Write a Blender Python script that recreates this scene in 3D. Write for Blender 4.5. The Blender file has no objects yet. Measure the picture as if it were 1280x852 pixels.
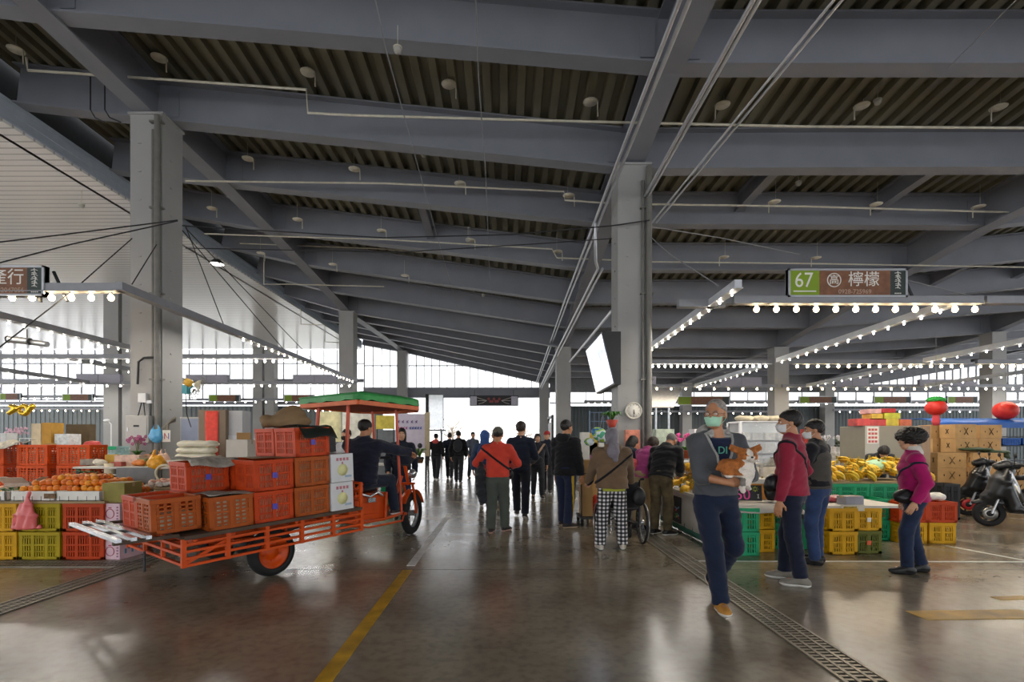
import bpy, bmesh, math, random
import numpy as np
from mathutils import Vector, Matrix, Euler
PI = math.pi
sc = bpy.context.scene
COL = sc.collection
rnd = random.Random(7)
F_PX, VX, VY, EYE = 640.0, 634.0, 551.0, 1.45     # focal length in pixels, vanishing point, eye height

def W(px, py, Y):
    """world point at depth Y that the photograph shows at pixel (px, py)"""
    return Vector(((px - VX) * Y / F_PX, Y, EYE + (VY - py) * Y / F_PX))
def GY(py):
    return EYE * F_PX / (py - VY)
def G(px, py):
    Y = GY(py)
    return Vector(((px - VX) * Y / F_PX, Y, 0.0))

def lin(c):
    return c / 12.92 if c <= 0.04045 else ((c + 0.055) / 1.055) ** 2.4
def rgb(h):
    h = h.lstrip('#')
    return tuple(lin(int(h[i:i + 2], 16) / 255.0) for i in (0, 2, 4)) + (1.0,)

_M = {}
def mat(name, col, rough=0.6, metal=0.0, var=0.12, scale=8.0, bump=0.0, bscale=60.0, spec=0.5, coat=0.0, trans=0.0, alpha=1.0, sheen=0.0):
    """principled material whose colour is broken up by object-space noise"""
    if name in _M: return _M[name]
    m = bpy.data.materials.new(name); m.use_nodes = True
    nt = m.node_tree; N = nt.nodes; L = nt.links
    b = N['Principled BSDF']
    c = rgb(col) if isinstance(col, str) else col
    b.inputs['Base Color'].default_value = c
    b.inputs['Roughness'].default_value = rough
    b.inputs['Metallic'].default_value = metal
    b.inputs['Specular IOR Level'].default_value = spec
    if coat: b.inputs['Coat Weight'].default_value = coat; b.inputs['Coat Roughness'].default_value = 0.1
    if trans: b.inputs['Transmission Weight'].default_value = trans
    if alpha < 1: b.inputs['Alpha'].default_value = alpha
    if sheen: b.inputs['Sheen Weight'].default_value = sheen
    tc = N.new('ShaderNodeTexCoord')
    if var:
        no = N.new('ShaderNodeTexNoise'); no.inputs['Scale'].default_value = scale; no.inputs['Detail'].default_value = 4
        L.new(tc.outputs['Object'], no.inputs['Vector'])
        r = N.new('ShaderNodeValToRGB')
        r.color_ramp.elements[0].position = 0.3; r.color_ramp.elements[1].position = 0.7
        r.color_ramp.elements[0].color = tuple(x * (1 - var) for x in c[:3]) + (1,)
        r.color_ramp.elements[1].color = tuple(min(1, x * (1 + var)) for x in c[:3]) + (1,)
        L.new(no.outputs['Fac'], r.inputs['Fac']); L.new(r.outputs['Color'], b.inputs['Base Color'])
    if bump:
        n2 = N.new('ShaderNodeTexNoise'); n2.inputs['Scale'].default_value = bscale; n2.inputs['Detail'].default_value = 5
        L.new(tc.outputs['Object'], n2.inputs['Vector'])
        bp = N.new('ShaderNodeBump'); bp.inputs['Strength'].default_value = bump; bp.inputs['Distance'].default_value = 0.01
        L.new(n2.outputs['Fac'], bp.inputs['Height']); L.new(bp.outputs['Normal'], b.inputs['Normal'])
    _M[name] = m
    return m
def emit(name, col, strength):
    if name in _M: return _M[name]
    m = bpy.data.materials.new(name); m.use_nodes = True
    b = m.node_tree.nodes['Principled BSDF']
    b.inputs['Base Color'].default_value = rgb(col)
    b.inputs['Emission Color'].default_value = rgb(col)
    b.inputs['Emission Strength'].default_value = strength
    try: m.cycles.emission_sampling = 'NONE'
    except Exception: pass
    _M[name] = m
    return m
def fabric(name, col, var=0.15, rough=0.85, bump=0.25, bscale=25.0, sheen=0.15):
    return mat('fabric_' + name, col, rough=rough, var=var, scale=6, bump=bump, bscale=bscale, sheen=sheen, spec=0.25)

def tag(o, label=None, cat=None, group=None, kind=None):
    if label: o['label'] = label
    if cat: o['category'] = cat
    if group: o['group'] = group
    if kind: o['kind'] = kind
    return o
def link(o, parent=None):
    COL.objects.link(o)
    if parent is not None: o.parent = parent
    return o
def thing(name, label, cat, loc=(0, 0, 0), rz=0.0, group=None, rot=None):
    o = bpy.data.objects.new(name, None); link(o)
    o.empty_display_size = 0.1
    o.location = loc; o.rotation_euler = rot if rot is not None else (0, 0, rz)
    return tag(o, label, cat, group)

class MB:
    """collects shapes into ONE mesh"""
    def __init__(s): s.v = []; s.f = []; s.m = []; s.cur = 0; s.sm = []
    def mat(s, i): s.cur = i; return s
    def add(s, verts, faces, smooth=False):
        o = len(s.v); s.v += [tuple(v) for v in verts]
        for f in faces:
            s.f.append([i + o for i in f]); s.m.append(s.cur); s.sm.append(smooth)
        return s
    def box(s, c, d, R=None, taper=1.0):
        hx, hy, hz = d[0] / 2, d[1] / 2, d[2] / 2; c = Vector(c)
        vs = []
        for z in (-1, 1):
            k = taper if z > 0 else 1.0
            for x, y in ((-1, -1), (1, -1), (1, 1), (-1, 1)):
                p = Vector((x * hx * k, y * hy * k, z * hz))
                if R is not None: p = R @ p
                vs.append(c + p)
        return s.add(vs, [(3, 2, 1, 0), (4, 5, 6, 7), (0, 1, 5, 4), (1, 2, 6, 5), (2, 3, 7, 6), (3, 0, 4, 7)])
    def bx(s, x0, x1, y0, y1, z0, z1):
        return s.box(((x0 + x1) / 2, (y0 + y1) / 2, (z0 + z1) / 2), (abs(x1 - x0), abs(y1 - y0), abs(z1 - z0)))
    def bar(s, a, b, w, h=None, up=(0, 0, 1)):
        h = h or w; a = Vector(a); b = Vector(b); d = (b - a)
        if d.length < 1e-6: return s
        d.normalize(); u = Vector(up)
        if abs(d.dot(u)) > 0.98: u = Vector((0, 1, 0))
        x = d.cross(u).normalized(); z = x.cross(d).normalized()
        vs = []
        for p in (a, b):
            for i, j in ((-1, -1), (1, -1), (1, 1), (-1, 1)): vs.append(p + x * (i * w / 2) + z * (j * h / 2))
        return s.add(vs, [(3, 2, 1, 0), (4, 5, 6, 7), (0, 1, 5, 4), (1, 2, 6, 5), (2, 3, 7, 6), (3, 0, 4, 7)])
    def tube(s, pts, r, n=8, cap=True, closed=False):
        P = [Vector(p) for p in pts]; rs = r if isinstance(r, (list, tuple)) else [r] * len(P)
        vs = []; fs = []; prev = None; m = len(P)
        for i, p in enumerate(P):
            if closed: d = P[(i + 1) % m] - P[i - 1]
            else: d = P[min(i + 1, m - 1)] - P[max(i - 1, 0)]
            d.normalize()
            if prev is None:
                u = Vector((0, 0, 1)) if abs(d.z) < 0.9 else Vector((1, 0, 0))
                x = d.cross(u).normalized()
            else:
                x = (prev - d * prev.dot(d)).normalized()
            prev = x; y = d.cross(x)
            for k in range(n):
                a = 2 * PI * k / n; vs.append(p + (x * math.cos(a) + y * math.sin(a)) * rs[i])
        segs = m if closed else m - 1
        for i in range(segs):
            j = (i + 1) % m
            for k in range(n):
                k2 = (k + 1) % n; fs.append((i * n + k, i * n + k2, j * n + k2, j * n + k))
        s.add(vs, fs, True)
        if cap and not closed:
            s.add(vs[:n], [tuple(range(n))[::-1]]); s.add(vs[-n:], [tuple(range(n))])
        return s
    def lathe(s, prof, c=(0, 0, 0), n=20, R=None, smooth=True, cap=True):
        c = Vector(c); vs = []; fs = []
        for r, z in prof:
            for k in range(n):
                a = 2 * PI * k / n; p = Vector((r * math.cos(a), r * math.sin(a), z))
                if R is not None: p = R @ p
                vs.append(c + p)
        for i in range(len(prof) - 1):
            for k in range(n):
                k2 = (k + 1) % n; fs.append((i * n + k, i * n + k2, (i + 1) * n + k2, (i + 1) * n + k))
        s.add(vs, fs, smooth)
        if cap:
            if prof[0][0] > 1e-5: s.add(vs[:n], [tuple(range(n))[::-1]])
            if prof[-1][0] > 1e-5: s.add(vs[-n:], [tuple(range(n))])
        return s
    def ell(s, c, r, n=14, m=9, R=None):
        c = Vector(c); r = (r, r, r) if not isinstance(r, (tuple, list)) else r
        vs = []; fs = []
        for i in range(1, m):
            t = PI * i / m
            for k in range(n):
                a = 2 * PI * k / n
                p = Vector((r[0] * math.sin(t) * math.cos(a), r[1] * math.sin(t) * math.sin(a), r[2] * math.cos(t)))
                if R is not None: p = R @ p
                vs.append(c + p)
        top = Vector((0, 0, r[2])); bot = Vector((0, 0, -r[2]))
        if R is not None: top = R @ top; bot = R @ bot
        vs += [c + top, c + bot]; T = len(vs) - 2; B = T + 1
        for i in range(m - 2):
            for k in range(n):
                k2 = (k + 1) % n; fs.append((i * n + k, (i + 1) * n + k, (i + 1) * n + k2, i * n + k2))
        for k in range(n):
            k2 = (k + 1) % n; fs.append((T, k, k2)); fs.append((B, (m - 2) * n + k2, (m - 2) * n + k))
        return s.add(vs, fs, True)
    def prism(s, poly, h, axis='z', o=0.0):
        """extrude a closed 2D polygon (CCW) by h; axis z:(x,y) x:(y,z) y:(x,z)"""
        def P(a, b, t):
            return (a, b, t) if axis == 'z' else ((t, a, b) if axis == 'x' else (a, t, b))
        n = len(poly); vs = [P(a, b, o) for a, b in poly] + [P(a, b, o + h) for a, b in poly]
        fs = [tuple(range(n))[::-1], tuple(range(n, 2 * n))] + [(i, (i + 1) % n, n + (i + 1) % n, n + i) for i in range(n)]
        return s.add(vs, fs)
    def sheet(s, grid, t=0.0, smooth=True):
        """grid: rows of points; t: thickness along -normal (approx. -z)"""
        r = len(grid); c = len(grid[0]); vs = [Vector(p) for row in grid for p in row]; fs = []
        for i in range(r - 1):
            for j in range(c - 1): fs.append((i * c + j, i * c + j + 1, (i + 1) * c + j + 1, (i + 1) * c + j))
        if t:
            n0 = len(vs); lo = [v - Vector((0, 0, t)) for v in vs]
            fs2 = [tuple(k + n0 for k in f[::-1]) for f in fs]
            ring = [j for j in range(c)] + [i * c + c - 1 for i in range(1, r)] + [(r - 1) * c + j for j in range(c - 2, -1, -1)] + [i * c for i in range(r - 2, 0, -1)]
            ed = [(ring[(q + 1) % len(ring)], ring[q], ring[q] + n0, ring[(q + 1) % len(ring)] + n0) for q in range(len(ring))]
            return s.add(vs + lo, fs + fs2 + ed, smooth)
        return s.add(vs, fs, smooth)
    def mesh(s, name):
        me = bpy.data.meshes.new(name)
        me.from_pydata(s.v, [], s.f)
        me.polygons.foreach_set('material_index', s.m); me.polygons.foreach_set('use_smooth', s.sm)
        me.update()
        bm = bmesh.new(); bm.from_mesh(me); bmesh.ops.recalc_face_normals(bm, faces=bm.faces); bm.to_mesh(me); bm.free()
        return me
    def build(s, name, mats, parent=None, bevel=0.0, loc=None, rot=None):
        me = s.mesh(name)
        for m in (mats if isinstance(mats, (list, tuple)) else [mats]): me.materials.append(m)
        o = bpy.data.objects.new(name, me); link(o, parent)
        if loc is not None: o.location = loc
        if rot is not None: o.rotation_euler = rot
        if bevel:
            b = o.modifiers.new('bevel', 'BEVEL'); b.width = bevel; b.segments = 2; b.limit_method = 'ANGLE'
        return o
def kids(o):
    return [c for c in bpy.data.objects if c.parent is o]
class Proto:
    """remembers a thing with its parts so it can be copied quickly"""
    def __init__(s, root): s.root = root; s.used = False; s.tree = [(c, kids(c)) for c in kids(root)]
    def place(s, loc, rz=0.0, label=None, group=None, rot=None, scale=None):
        if not s.used: r = s.root; s.used = True
        else:
            r = s.root.copy(); link(r)
            for c, g in s.tree:
                d = c.copy(); link(d, r)
                for q in g:
                    e = q.copy(); link(e, d)
        r.location = loc; r.rotation_euler = rot if rot is not None else (0, 0, rz)
        if scale: r.scale = scale if isinstance(scale, tuple) else (scale,) * 3
        if label: r['label'] = label
        if group: r['group'] = group
        return r
def text_part(s, size, m, parent, loc, rot, ext=0.002, name='lettering', align='CENTER', squeeze=1.0):
    cu = bpy.data.curves.new(name, 'FONT'); cu.body = s; cu.size = size; cu.align_x = align; cu.align_y = 'CENTER'; cu.extrude = ext; cu.resolution_u = 3
    t = bpy.data.objects.new('tmp_text', cu); COL.objects.link(t)
    bpy.context.view_layer.update()
    dg = bpy.context.evaluated_depsgraph_get()
    me = bpy.data.meshes.new_from_object(t.evaluated_get(dg))
    bpy.data.objects.remove(t); bpy.data.curves.remove(cu)
    me.name = name; me.materials.clear(); me.materials.append(m)
    o = bpy.data.objects.new(name, me); link(o, parent); o.location = loc; o.rotation_euler = rot
    if squeeze != 1.0: o.scale = (squeeze, 1, 1)
    return o

# ---- implicit surfaces: fields on a grid, blended, then turned into one continuous mesh -----------------
class Field:
    def __init__(s, lo, hi, h):
        s.h = h; s.lo = np.array(lo, float); n = np.ceil((np.array(hi) - s.lo) / h).astype(int) + 1
        s.n = n; s.F = np.full(n, 9.0, np.float32)
        s.ax = [np.arange(n[i], dtype=np.float32) * h + s.lo[i] for i in range(3)]
    def copy(s):
        q = Field.__new__(Field); q.h = s.h; q.lo = s.lo; q.n = s.n; q.ax = s.ax; q.F = s.F.copy(); return q
    def sl(s, lo, hi):
        a = np.clip(np.floor((np.array(lo) - s.lo) / s.h).astype(int), 0, s.n - 1)
        b = np.clip(np.ceil((np.array(hi) - s.lo) / s.h).astype(int) + 1, 1, s.n)
        S = tuple(slice(a[i], b[i]) for i in range(3))
        return S, s.ax[0][S[0]][:, None, None], s.ax[1][S[1]][None, :, None], s.ax[2][S[2]][None, None, :]
    def put(s, S, d, k, mode='u'):
        A = s.F[S]
        if mode == 'u':
            if k > 0:
                t = np.clip(0.5 + 0.5 * (A - d) / k, 0, 1); s.F[S] = A * (1 - t) + d * t - k * t * (1 - t)
            else: s.F[S] = np.minimum(A, d)
        elif mode == 's':
            if k > 0:
                t = np.clip(0.5 - 0.5 * (A + d) / k, 0, 1); s.F[S] = A * (1 - t) - d * t + k * t * (1 - t)
            else: s.F[S] = np.maximum(A, -d)
    def cone(s, a, b, ra, rb, k=0.02, mode='u', flat=None):
        a = np.array(a, float); b = np.array(b, float); m = max(ra, rb) + 0.06 + k
        S, X, Y, Z = s.sl(np.minimum(a, b) - m, np.maximum(a, b) + m)
        ab = b - a; L2 = max(1e-9, float(ab @ ab))
        t = np.clip(((X - a[0]) * ab[0] + (Y - a[1]) * ab[1] + (Z - a[2]) * ab[2]) / L2, 0, 1)
        d = np.sqrt((X - a[0] - t * ab[0]) ** 2 + (Y - a[1] - t * ab[1]) ** 2 + (Z - a[2] - t * ab[2]) ** 2) - (ra + (rb - ra) * t)
        s.put(S, d, k, mode); return s
    def ell(s, c, r, R=None, k=0.02, mode='u'):
        c = np.array(c, float); m = max(r) + 0.05 + k
        S, X, Y, Z = s.sl(c - m, c + m)
        x = X - c[0]; y = Y - c[1]; z = Z - c[2]
        if R is not None:
            R = np.array(R)
            x, y, z = (R[0, 0] * x + R[1, 0] * y + R[2, 0] * z, R[0, 1] * x + R[1, 1] * y + R[2, 1] * z, R[0, 2] * x + R[1, 2] * y + R[2, 2] * z)
        q = np.sqrt((x / r[0]) ** 2 + (y / r[1]) ** 2 + (z / r[2]) ** 2)
        g = np.sqrt((x / r[0] ** 2) ** 2 + (y / r[1] ** 2) ** 2 + (z / r[2] ** 2) ** 2) + 1e-6
        d = np.where(q < 0.4, (q - 1) * min(r), q * (q - 1) / g)
        s.put(S, d, k, mode); return s
    def loft(s, secs, side, k=0.02):
        """elliptic sections [(centre, half width, half depth)] with one side vector"""
        for (c0, a0, b0), (c1, a1, b1) in zip(secs[:-1], secs[1:]):
            c0 = np.array(c0, float); c1 = np.array(c1, float); m = max(a0, a1, b0, b1) + 0.06
            S, X, Y, Z = s.sl(np.minimum(c0, c1) - m, np.maximum(c0, c1) + m)
            ax = c1 - c0; L = np.linalg.norm(ax); ax = ax / L
            sd = np.array(side, float); sd = sd - ax * (sd @ ax); sd /= np.linalg.norm(sd); fr = np.cross(ax, sd)
            x = X - c0[0]; y = Y - c0[1]; z = Z - c0[2]
            u = x * ax[0] + y * ax[1] + z * ax[2]; t = np.clip(u / L, 0, 1); e = u - t * L
            p = x * sd[0] + y * sd[1] + z * sd[2]; q = x * fr[0] + y * fr[1] + z * fr[2]
            a = a0 + (a1 - a0) * t; b = b0 + (b1 - b0) * t; w = np.minimum(a, b)
            d = (np.sqrt((p / a) ** 2 + (q / b) ** 2 + (e / (w * 0.7)) ** 2) - 1) * w
            s.put(S, d.astype(np.float32), k)
        return s
    def cut(s, c, n):
        """keep the side of the plane the normal points away from"""
        c = np.array(c, float); n = np.array(n, float); n /= np.linalg.norm(n)
        d = (s.ax[0][:, None, None] - c[0]) * n[0] + (s.ax[1][None, :, None] - c[1]) * n[1] + (s.ax[2][None, None, :] - c[2]) * n[2]
        s.F = np.maximum(s.F, d.astype(np.float32)); return s
    def plane(s, c, n):
        c = np.array(c, float); n = np.array(n, float); n /= np.linalg.norm(n)
        return ((s.ax[0][:, None, None] - c[0]) * n[0] + (s.ax[1][None, :, None] - c[1]) * n[1] + (s.ax[2][None, None, :] - c[2]) * n[2]).astype(np.float32)
    def wrinkle(s, amp, f=18.0, seed=0.0, stretch=(1, 1, 1.6)):
        X = s.ax[0][:, None, None] * f * stretch[0]; Y = s.ax[1][None, :, None] * f * stretch[1]; Z = s.ax[2][None, None, :] * f * stretch[2]
        w = np.sin(X + 1.3 * np.sin(Z * .7 + seed) + seed) * np.sin(Z + 1.1 * np.sin(Y * .8 + X * .5 + seed * 2)) + 0.5 * np.sin(1.9 * Y + 1.7 * Z - X + seed * 3)
        s.F = s.F + (amp * 0.66 * w).astype(np.float32); return s
    def to_mesh(s, name):
        F = s.F.copy(); F[0] = F[-1] = 1; F[:, 0] = F[:, -1] = 1; F[:, :, 0] = F[:, :, -1] = 1
        I = F < 0; n = np.array(F.shape)
        cnt = np.zeros(n - 1, np.float32); pos = np.zeros(tuple(n - 1) + (3,), np.float32)
        quads = []
        idx = -np.ones(n - 1, np.int64)
        edges = []
        for ax in range(3):
            A = [slice(None)] * 3; B = [slice(None)] * 3; A[ax] = slice(0, -1); B[ax] = slice(1, None)
            fa = F[tuple(A)]; fb = F[tuple(B)]; cr = np.argwhere(I[tuple(A)] != I[tuple(B)])
            if len(cr) == 0: continue
            va = fa[tuple(cr.T)]; vb = fb[tuple(cr.T)]; t = va / (va - vb)
            P = cr.astype(np.float32); P[:, ax] += t
            o1, o2 = [a for a in range(3) if a != ax]
            ok = (cr[:, o1] > 0) & (cr[:, o2] > 0) & (cr[:, o1] < n[o1] - 1) & (cr[:, o2] < n[o2] - 1)
            cr = cr[ok]; P = P[ok]; va = va[ok]
            four = []
            for d1, d2 in ((-1, -1), (0, -1), (0, 0), (-1, 0)):
                c = cr.copy(); c[:, o1] += d1; c[:, o2] += d2; four.append(c)
                np.add.at(cnt, tuple(c.T), 1)
                for q in range(3): np.add.at(pos[..., q], tuple(c.T), P[:, q])
            edges.append((ax, four, va < 0))
        cells = np.argwhere(cnt > 0)
        me = bpy.data.meshes.new(name)
        if len(cells) == 0: return me
        idx[tuple(cells.T)] = np.arange(len(cells))
        V = pos[tuple(cells.T)] / cnt[tuple(cells.T)][:, None] * s.h + s.lo
        Q = []
        for ax, four, ins in edges:
            q = np.stack([idx[tuple(c.T)] for c in four], 1)
            flip = ins if ax != 1 else ~ins
            q = np.where(flip[:, None], q, q[:, ::-1]); Q.append(q)
        Q = np.concatenate(Q).astype(np.int32)
        me.vertices.add(len(V)); me.vertices.foreach_set('co', V.astype(np.float32).ravel())
        me.loops.add(Q.size); me.loops.foreach_set('vertex_index', Q.ravel())
        me.polygons.add(len(Q)); me.polygons.foreach_set('loop_start', np.arange(0, Q.size, 4, dtype=np.int32))
        me.polygons.foreach_set('use_smooth', np.ones(len(Q), bool))
        me.update(calc_edges=True); me.validate()
        return me
    def build(s, name, m, parent=None):
        me = s.to_mesh(name); me.materials.append(m)
        o = bpy.data.objects.new(name, me); return link(o, parent)
# ============================ camera, world =============================================================
cam = bpy.data.cameras.new('camera'); co = bpy.data.objects.new('camera', cam); link(co)
cam.sensor_width = 36; cam.lens = 18.0; cam.sensor_fit = 'HORIZONTAL'
cam.shift_x = (640 - VX) / 1280; cam.shift_y = (VY - 426) / 1280
co.location = (0, 0, EYE); co.rotation_euler = (PI / 2, 0, 0); cam.clip_end = 500
sc.camera = co
sc.view_settings.view_transform = 'Standard'; sc.view_settings.look = 'None'; sc.view_settings.gamma = 1
sc.view_settings.use_curve_mapping = False; sc.view_settings.exposure = 0.40
try: sc.cycles.use_denoising = True
except Exception: pass
w = bpy.data.worlds.new('sky'); sc.world = w; w.use_nodes = True
nt = w.node_tree; bg = nt.nodes['Background']
bg.inputs['Color'].default_value = (0.96, 0.975, 1.0, 1); bg.inputs['Strength'].default_value = 2.3

# ============================ materials of the hall =====================================================
steel = mat('painted_steel', '#7f828b', rough=0.5, var=0.08, scale=1.5)
steel_col = mat('painted_column', '#9c9c9a', rough=0.55, var=0.06, scale=1.2)
deck_m = mat('deck_steel', '#7d7966', rough=0.45, metal=0.3, var=0.3, scale=0.7)
galv = mat('galvanised', '#b9bcc0', rough=0.3, metal=0.75, var=0.1)
dark_metal = mat('dark_metal', '#2e3032', rough=0.5, metal=0.3)
white_paint = mat('white_paint', '#e3e4e6', rough=0.4, var=0.04)

def floor_material():
    m = bpy.data.materials.new('polished_concrete'); m.use_nodes = True
    N = m.node_tree.nodes; L = m.node_tree.links; b = N['Principled BSDF']
    tc = N.new('ShaderNodeTexCoord')
    def noise(s, d=6, dist=0.0):
        n = N.new('ShaderNodeTexNoise'); n.inputs['Scale'].default_value = s; n.inputs['Detail'].default_value = d; n.inputs['Distortion'].default_value = dist
        L.new(tc.outputs['Object'], n.inputs['Vector']); return n
    n1 = noise(0.35, 8, 0.8); n2 = noise(1.6, 9, 0.5); n3 = noise(14, 4)
    r = N.new('ShaderNodeValToRGB'); e = r.color_ramp.elements
    e[0].position = 0.30; e[0].color = rgb('#62594d'); e[1].position = 0.72; e[1].color = rgb('#a69b87')
    mx = N.new('ShaderNodeMix'); mx.data_type = 'FLOAT'; mx.inputs[0].default_value = 0.45
    L.new(n1.outputs['Fac'], mx.inputs[2]); L.new(n2.outputs['Fac'], mx.inputs[3])
    L.new(mx.outputs[0], r.inputs['Fac'])
    mm = N.new('ShaderNodeMix'); mm.data_type = 'RGBA'; mm.blend_type = 'MULTIPLY'; mm.inputs[0].default_value = 0.35
    r2 = N.new('ShaderNodeValToRGB'); r2.color_ramp.elements[0].position = 0.35; r2.color_ramp.elements[0].color = (.45, .42, .38, 1); r2.color_ramp.elements[1].position = .55
    L.new(n3.outputs['Fac'], r2.inputs['Fac']); L.new(r.outputs['Color'], mm.inputs[6]); L.new(r2.outputs['Color'], mm.inputs[7])
    L.new(mm.outputs[2], b.inputs['Base Color'])
    rr = N.new('ShaderNodeMapRange'); rr.inputs[1].default_value = 0.3; rr.inputs[2].default_value = 0.7; rr.inputs[3].default_value = 0.17; rr.inputs[4].default_value = 0.27
    L.new(n2.outputs['Fac'], rr.inputs[0]); L.new(rr.outputs[0], b.inputs['Roughness'])
    bp = N.new('ShaderNodeBump'); bp.inputs['Strength'].default_value = 0.012; bp.inputs['Distance'].default_value = 0.02
    L.new(n2.outputs['Fac'], bp.inputs['Height']); L.new(bp.outputs['Normal'], b.inputs['Normal'])
    b.inputs['Specular IOR Level'].default_value = 0.6
    return m
floor_m = floor_material()
def struct(mb, name, m, **k):
    o = mb.build(name, m, **k); o['kind'] = 'structure'; return o

mb = MB(); mb.bx(-40, 40, -9, 33.9, -0.2, 0); struct(mb, 'floor', floor_m)
mb = MB(); mb.bx(-90, 90, 33.9, 140, -0.25, -0.05); struct(mb, 'ground', mat('outside_paving', '#b9b9b4', rough=0.8, var=0.1, scale=0.5))

# ============================ roof ======================================================================
ZB = [-.68, -.44, -.2, .04, .28, .52, .76, 1, 1.24, 1.48, 1.72, 1.96, 2.195, 2.43, 2.67, 2.91, 3.14, 3.38]
HE = [424] * 6 + [424, 418, 416, 416, 416, 408, 400, 402, 404, 406, 408, 405]
HL = [402] * 6 + [402, 397, 396, 387, 377, 365, 352, 360, 366, 371, 375, 374]
HR = [352] * 6 + [352, 336, 333, 314, 294, 276, 255, 258, 256, 253, 250, 242]
H3 = [352] * 6 + [352, 338, 330, 312, 294, 276, 255, 255, 252, 250, 248, 240]
H4 = [h + d for h, d in zip(H3, [60] * 10 + [54, 48, 40, 32, 26, 22, 18, 14])]
H5 = [h + d for h, d in zip(H3, [120] * 10 + [116, 112, 105, 98, 92, 88, 84, 80])]
XL = [-610, -437, 154, 740, 1325, 1910, 2400]
HH = [HE, HL, HR, H3, H4, H5, [h + 50 for h in H5]]
S = 1 / 64.0
XS = [x * S for x in XL]; YB = [z * 10 for z in ZB]
def roof_z(x, i):
    """underside of beam i at x"""
    for a in range(len(XS) - 1):
        if x <= XS[a + 1] or a == len(XS) - 2:
            t = (x - XS[a]) / (XS[a + 1] - XS[a]); return EYE + S * (HH[a][i] + (HH[a + 1][i] - HH[a][i]) * t)
def roof_zy(x, y):
    for i in range(len(YB) - 1):
        if y <= YB[i + 1] or i == len(YB) - 2:
            t = (y - YB[i]) / (YB[i + 1] - YB[i]); return roof_z(x, i) * (1 - t) + roof_z(x, i + 1) * t
DEPTH = 0.78
def ibeam(mb, a, b, w=0.30, d=DEPTH, tf=0.03):
    """steel I section from a to b; points lie on its underside"""
    a = Vector(a); b = Vector(b); up = Vector((0, 0, 1))
    mb.bar(a + up * tf / 2, b + up * tf / 2, w, tf); mb.bar(a + up * (d - tf / 2), b + up * (d - tf / 2), w, tf)
    mb.bar(a + up * d / 2, b + up * d / 2, 0.03, d - tf)
for i, y in enumerate(YB):
    mb = MB()
    for a in range(len(XS) - 1):
        ibeam(mb, (XS[a] + (0.02 if a else 0), y, roof_z(XS[a], i)), (XS[a + 1], y, roof_z(XS[a + 1], i)))
        if a:  # bolted splice plates beside the girder
            for sgn in (-1, 1):
                x = XS[a] + sgn * 0.33
                mb.box((x, y - 0.03, roof_z(x, i) + DEPTH / 2), (0.22, 0.02, 0.5))
    struct(mb, 'beam', steel)
for a in range(1, len(XS) - 1):
    mb = MB()
    for i in range(len(YB) - 1):
        ibeam(mb, (XS[a], YB[i], roof_z(XS[a], i) - 0.05), (XS[a], YB[i + 1], roof_z(XS[a], i + 1) - 0.05), w=0.36, d=DEPTH + 0.05)
    struct(mb, 'girder_beam', steel)
# secondary ties between two beams seen in the bays
for (x, i) in ((-2.2, 8), (5.6, 7), (8.9, 7), (14.2, 9), (17, 9)):
    mb = MB(); ibeam(mb, (x, YB[i], roof_z(x, i) + 0.35), (x, YB[i + 1], roof_z(x, i + 1) + 0.35), w=0.2, d=0.4)
    struct(mb, 'tie_beam', steel)
# corrugated deck: trapezoid ribs that run along the hall
prof = []
x = XS[0] - 0.2; PITCH = 0.31
while x < XS[-1]:
    prof += [(x, 0), (x + 0.13, 0), (x + 0.16, 0.11), (x + 0.28, 0.11)]; x += PITCH
rows = []
for i, y in enumerate(YB): rows.append([(px, y, roof_z(px, i) + DEPTH + pz) for px, pz in prof])
mb = MB(); mb.sheet(rows, smooth=False); struct(mb, 'ceiling', deck_m)
mb = MB()
mb.sheet([[(px, y, roof_z(px, i) + DEPTH + 0.25) for px in (XS[0] - .3, XS[1], XS[2], XS[3], XS[4], XS[5], XS[6])] for i, y in enumerate(YB)], t=0.08, smooth=False)
struct(mb, 'roof', mat('roof_top', '#8d9094', rough=0.6))

# pale metal soffit of the neighbouring hall and its fascia
ZW = EYE + 386 * S
def soffit_material():
    m = bpy.data.materials.new('pale_soffit'); m.use_nodes = True
    N = m.node_tree.nodes; L = m.node_tree.links; b = N['Principled BSDF']
    tc = N.new('ShaderNodeTexCoord'); wv = N.new('ShaderNodeTexWave'); wv.bands_direction = 'Y'; wv.inputs['Scale'].default_value = 1.4
    wv.inputs['Distortion'].default_value = 0
    L.new(tc.outputs['Object'], wv.inputs['Vector'])
    bp = N.new('ShaderNodeBump'); bp.inputs['Strength'].default_value = 0.25; bp.inputs['Distance'].default_value = 0.01
    r = N.new('ShaderNodeValToRGB'); r.color_ramp.elements[0].position = 0.04; r.color_ramp.elements[0].color = rgb('#c6c7cb'); r.color_ramp.elements[1].position = 0.16; r.color_ramp.elements[1].color = rgb('#f7f7f8')
    L.new(wv.outputs['Fac'], r.inputs['Fac']); L.new(r.outputs['Color'], b.inputs['Base Color'])
    L.new(wv.outputs['Fac'], bp.inputs['Height']); L.new(bp.outputs['Normal'], b.inputs['Normal'])
    b.inputs['Roughness'].default_value = 0.2; b.inputs['Metallic'].default_value = 0.15
    return m
mb = MB(); mb.bx(-40, XS[0], -7, 33.6, ZW, ZW + 0.06); o = struct(mb, 'ceiling_soffit', soffit_material())
fas = mat('fascia_blue_grey', '#b4c0cf', rough=0.45, metal=0.2, var=0.05)
mb = MB()
for k in range(6):
    mb.bar((XS[0] - 0.02, -7, ZW - 0.0 + 0.045 + k * 0.085), (XS[0] - 0.02, 33.6, ZW + 0.045 + k * 0.085), 0.05 if k % 2 else 0.03, 0.085)
struct(mb, 'trim_fascia', fas)
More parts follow.
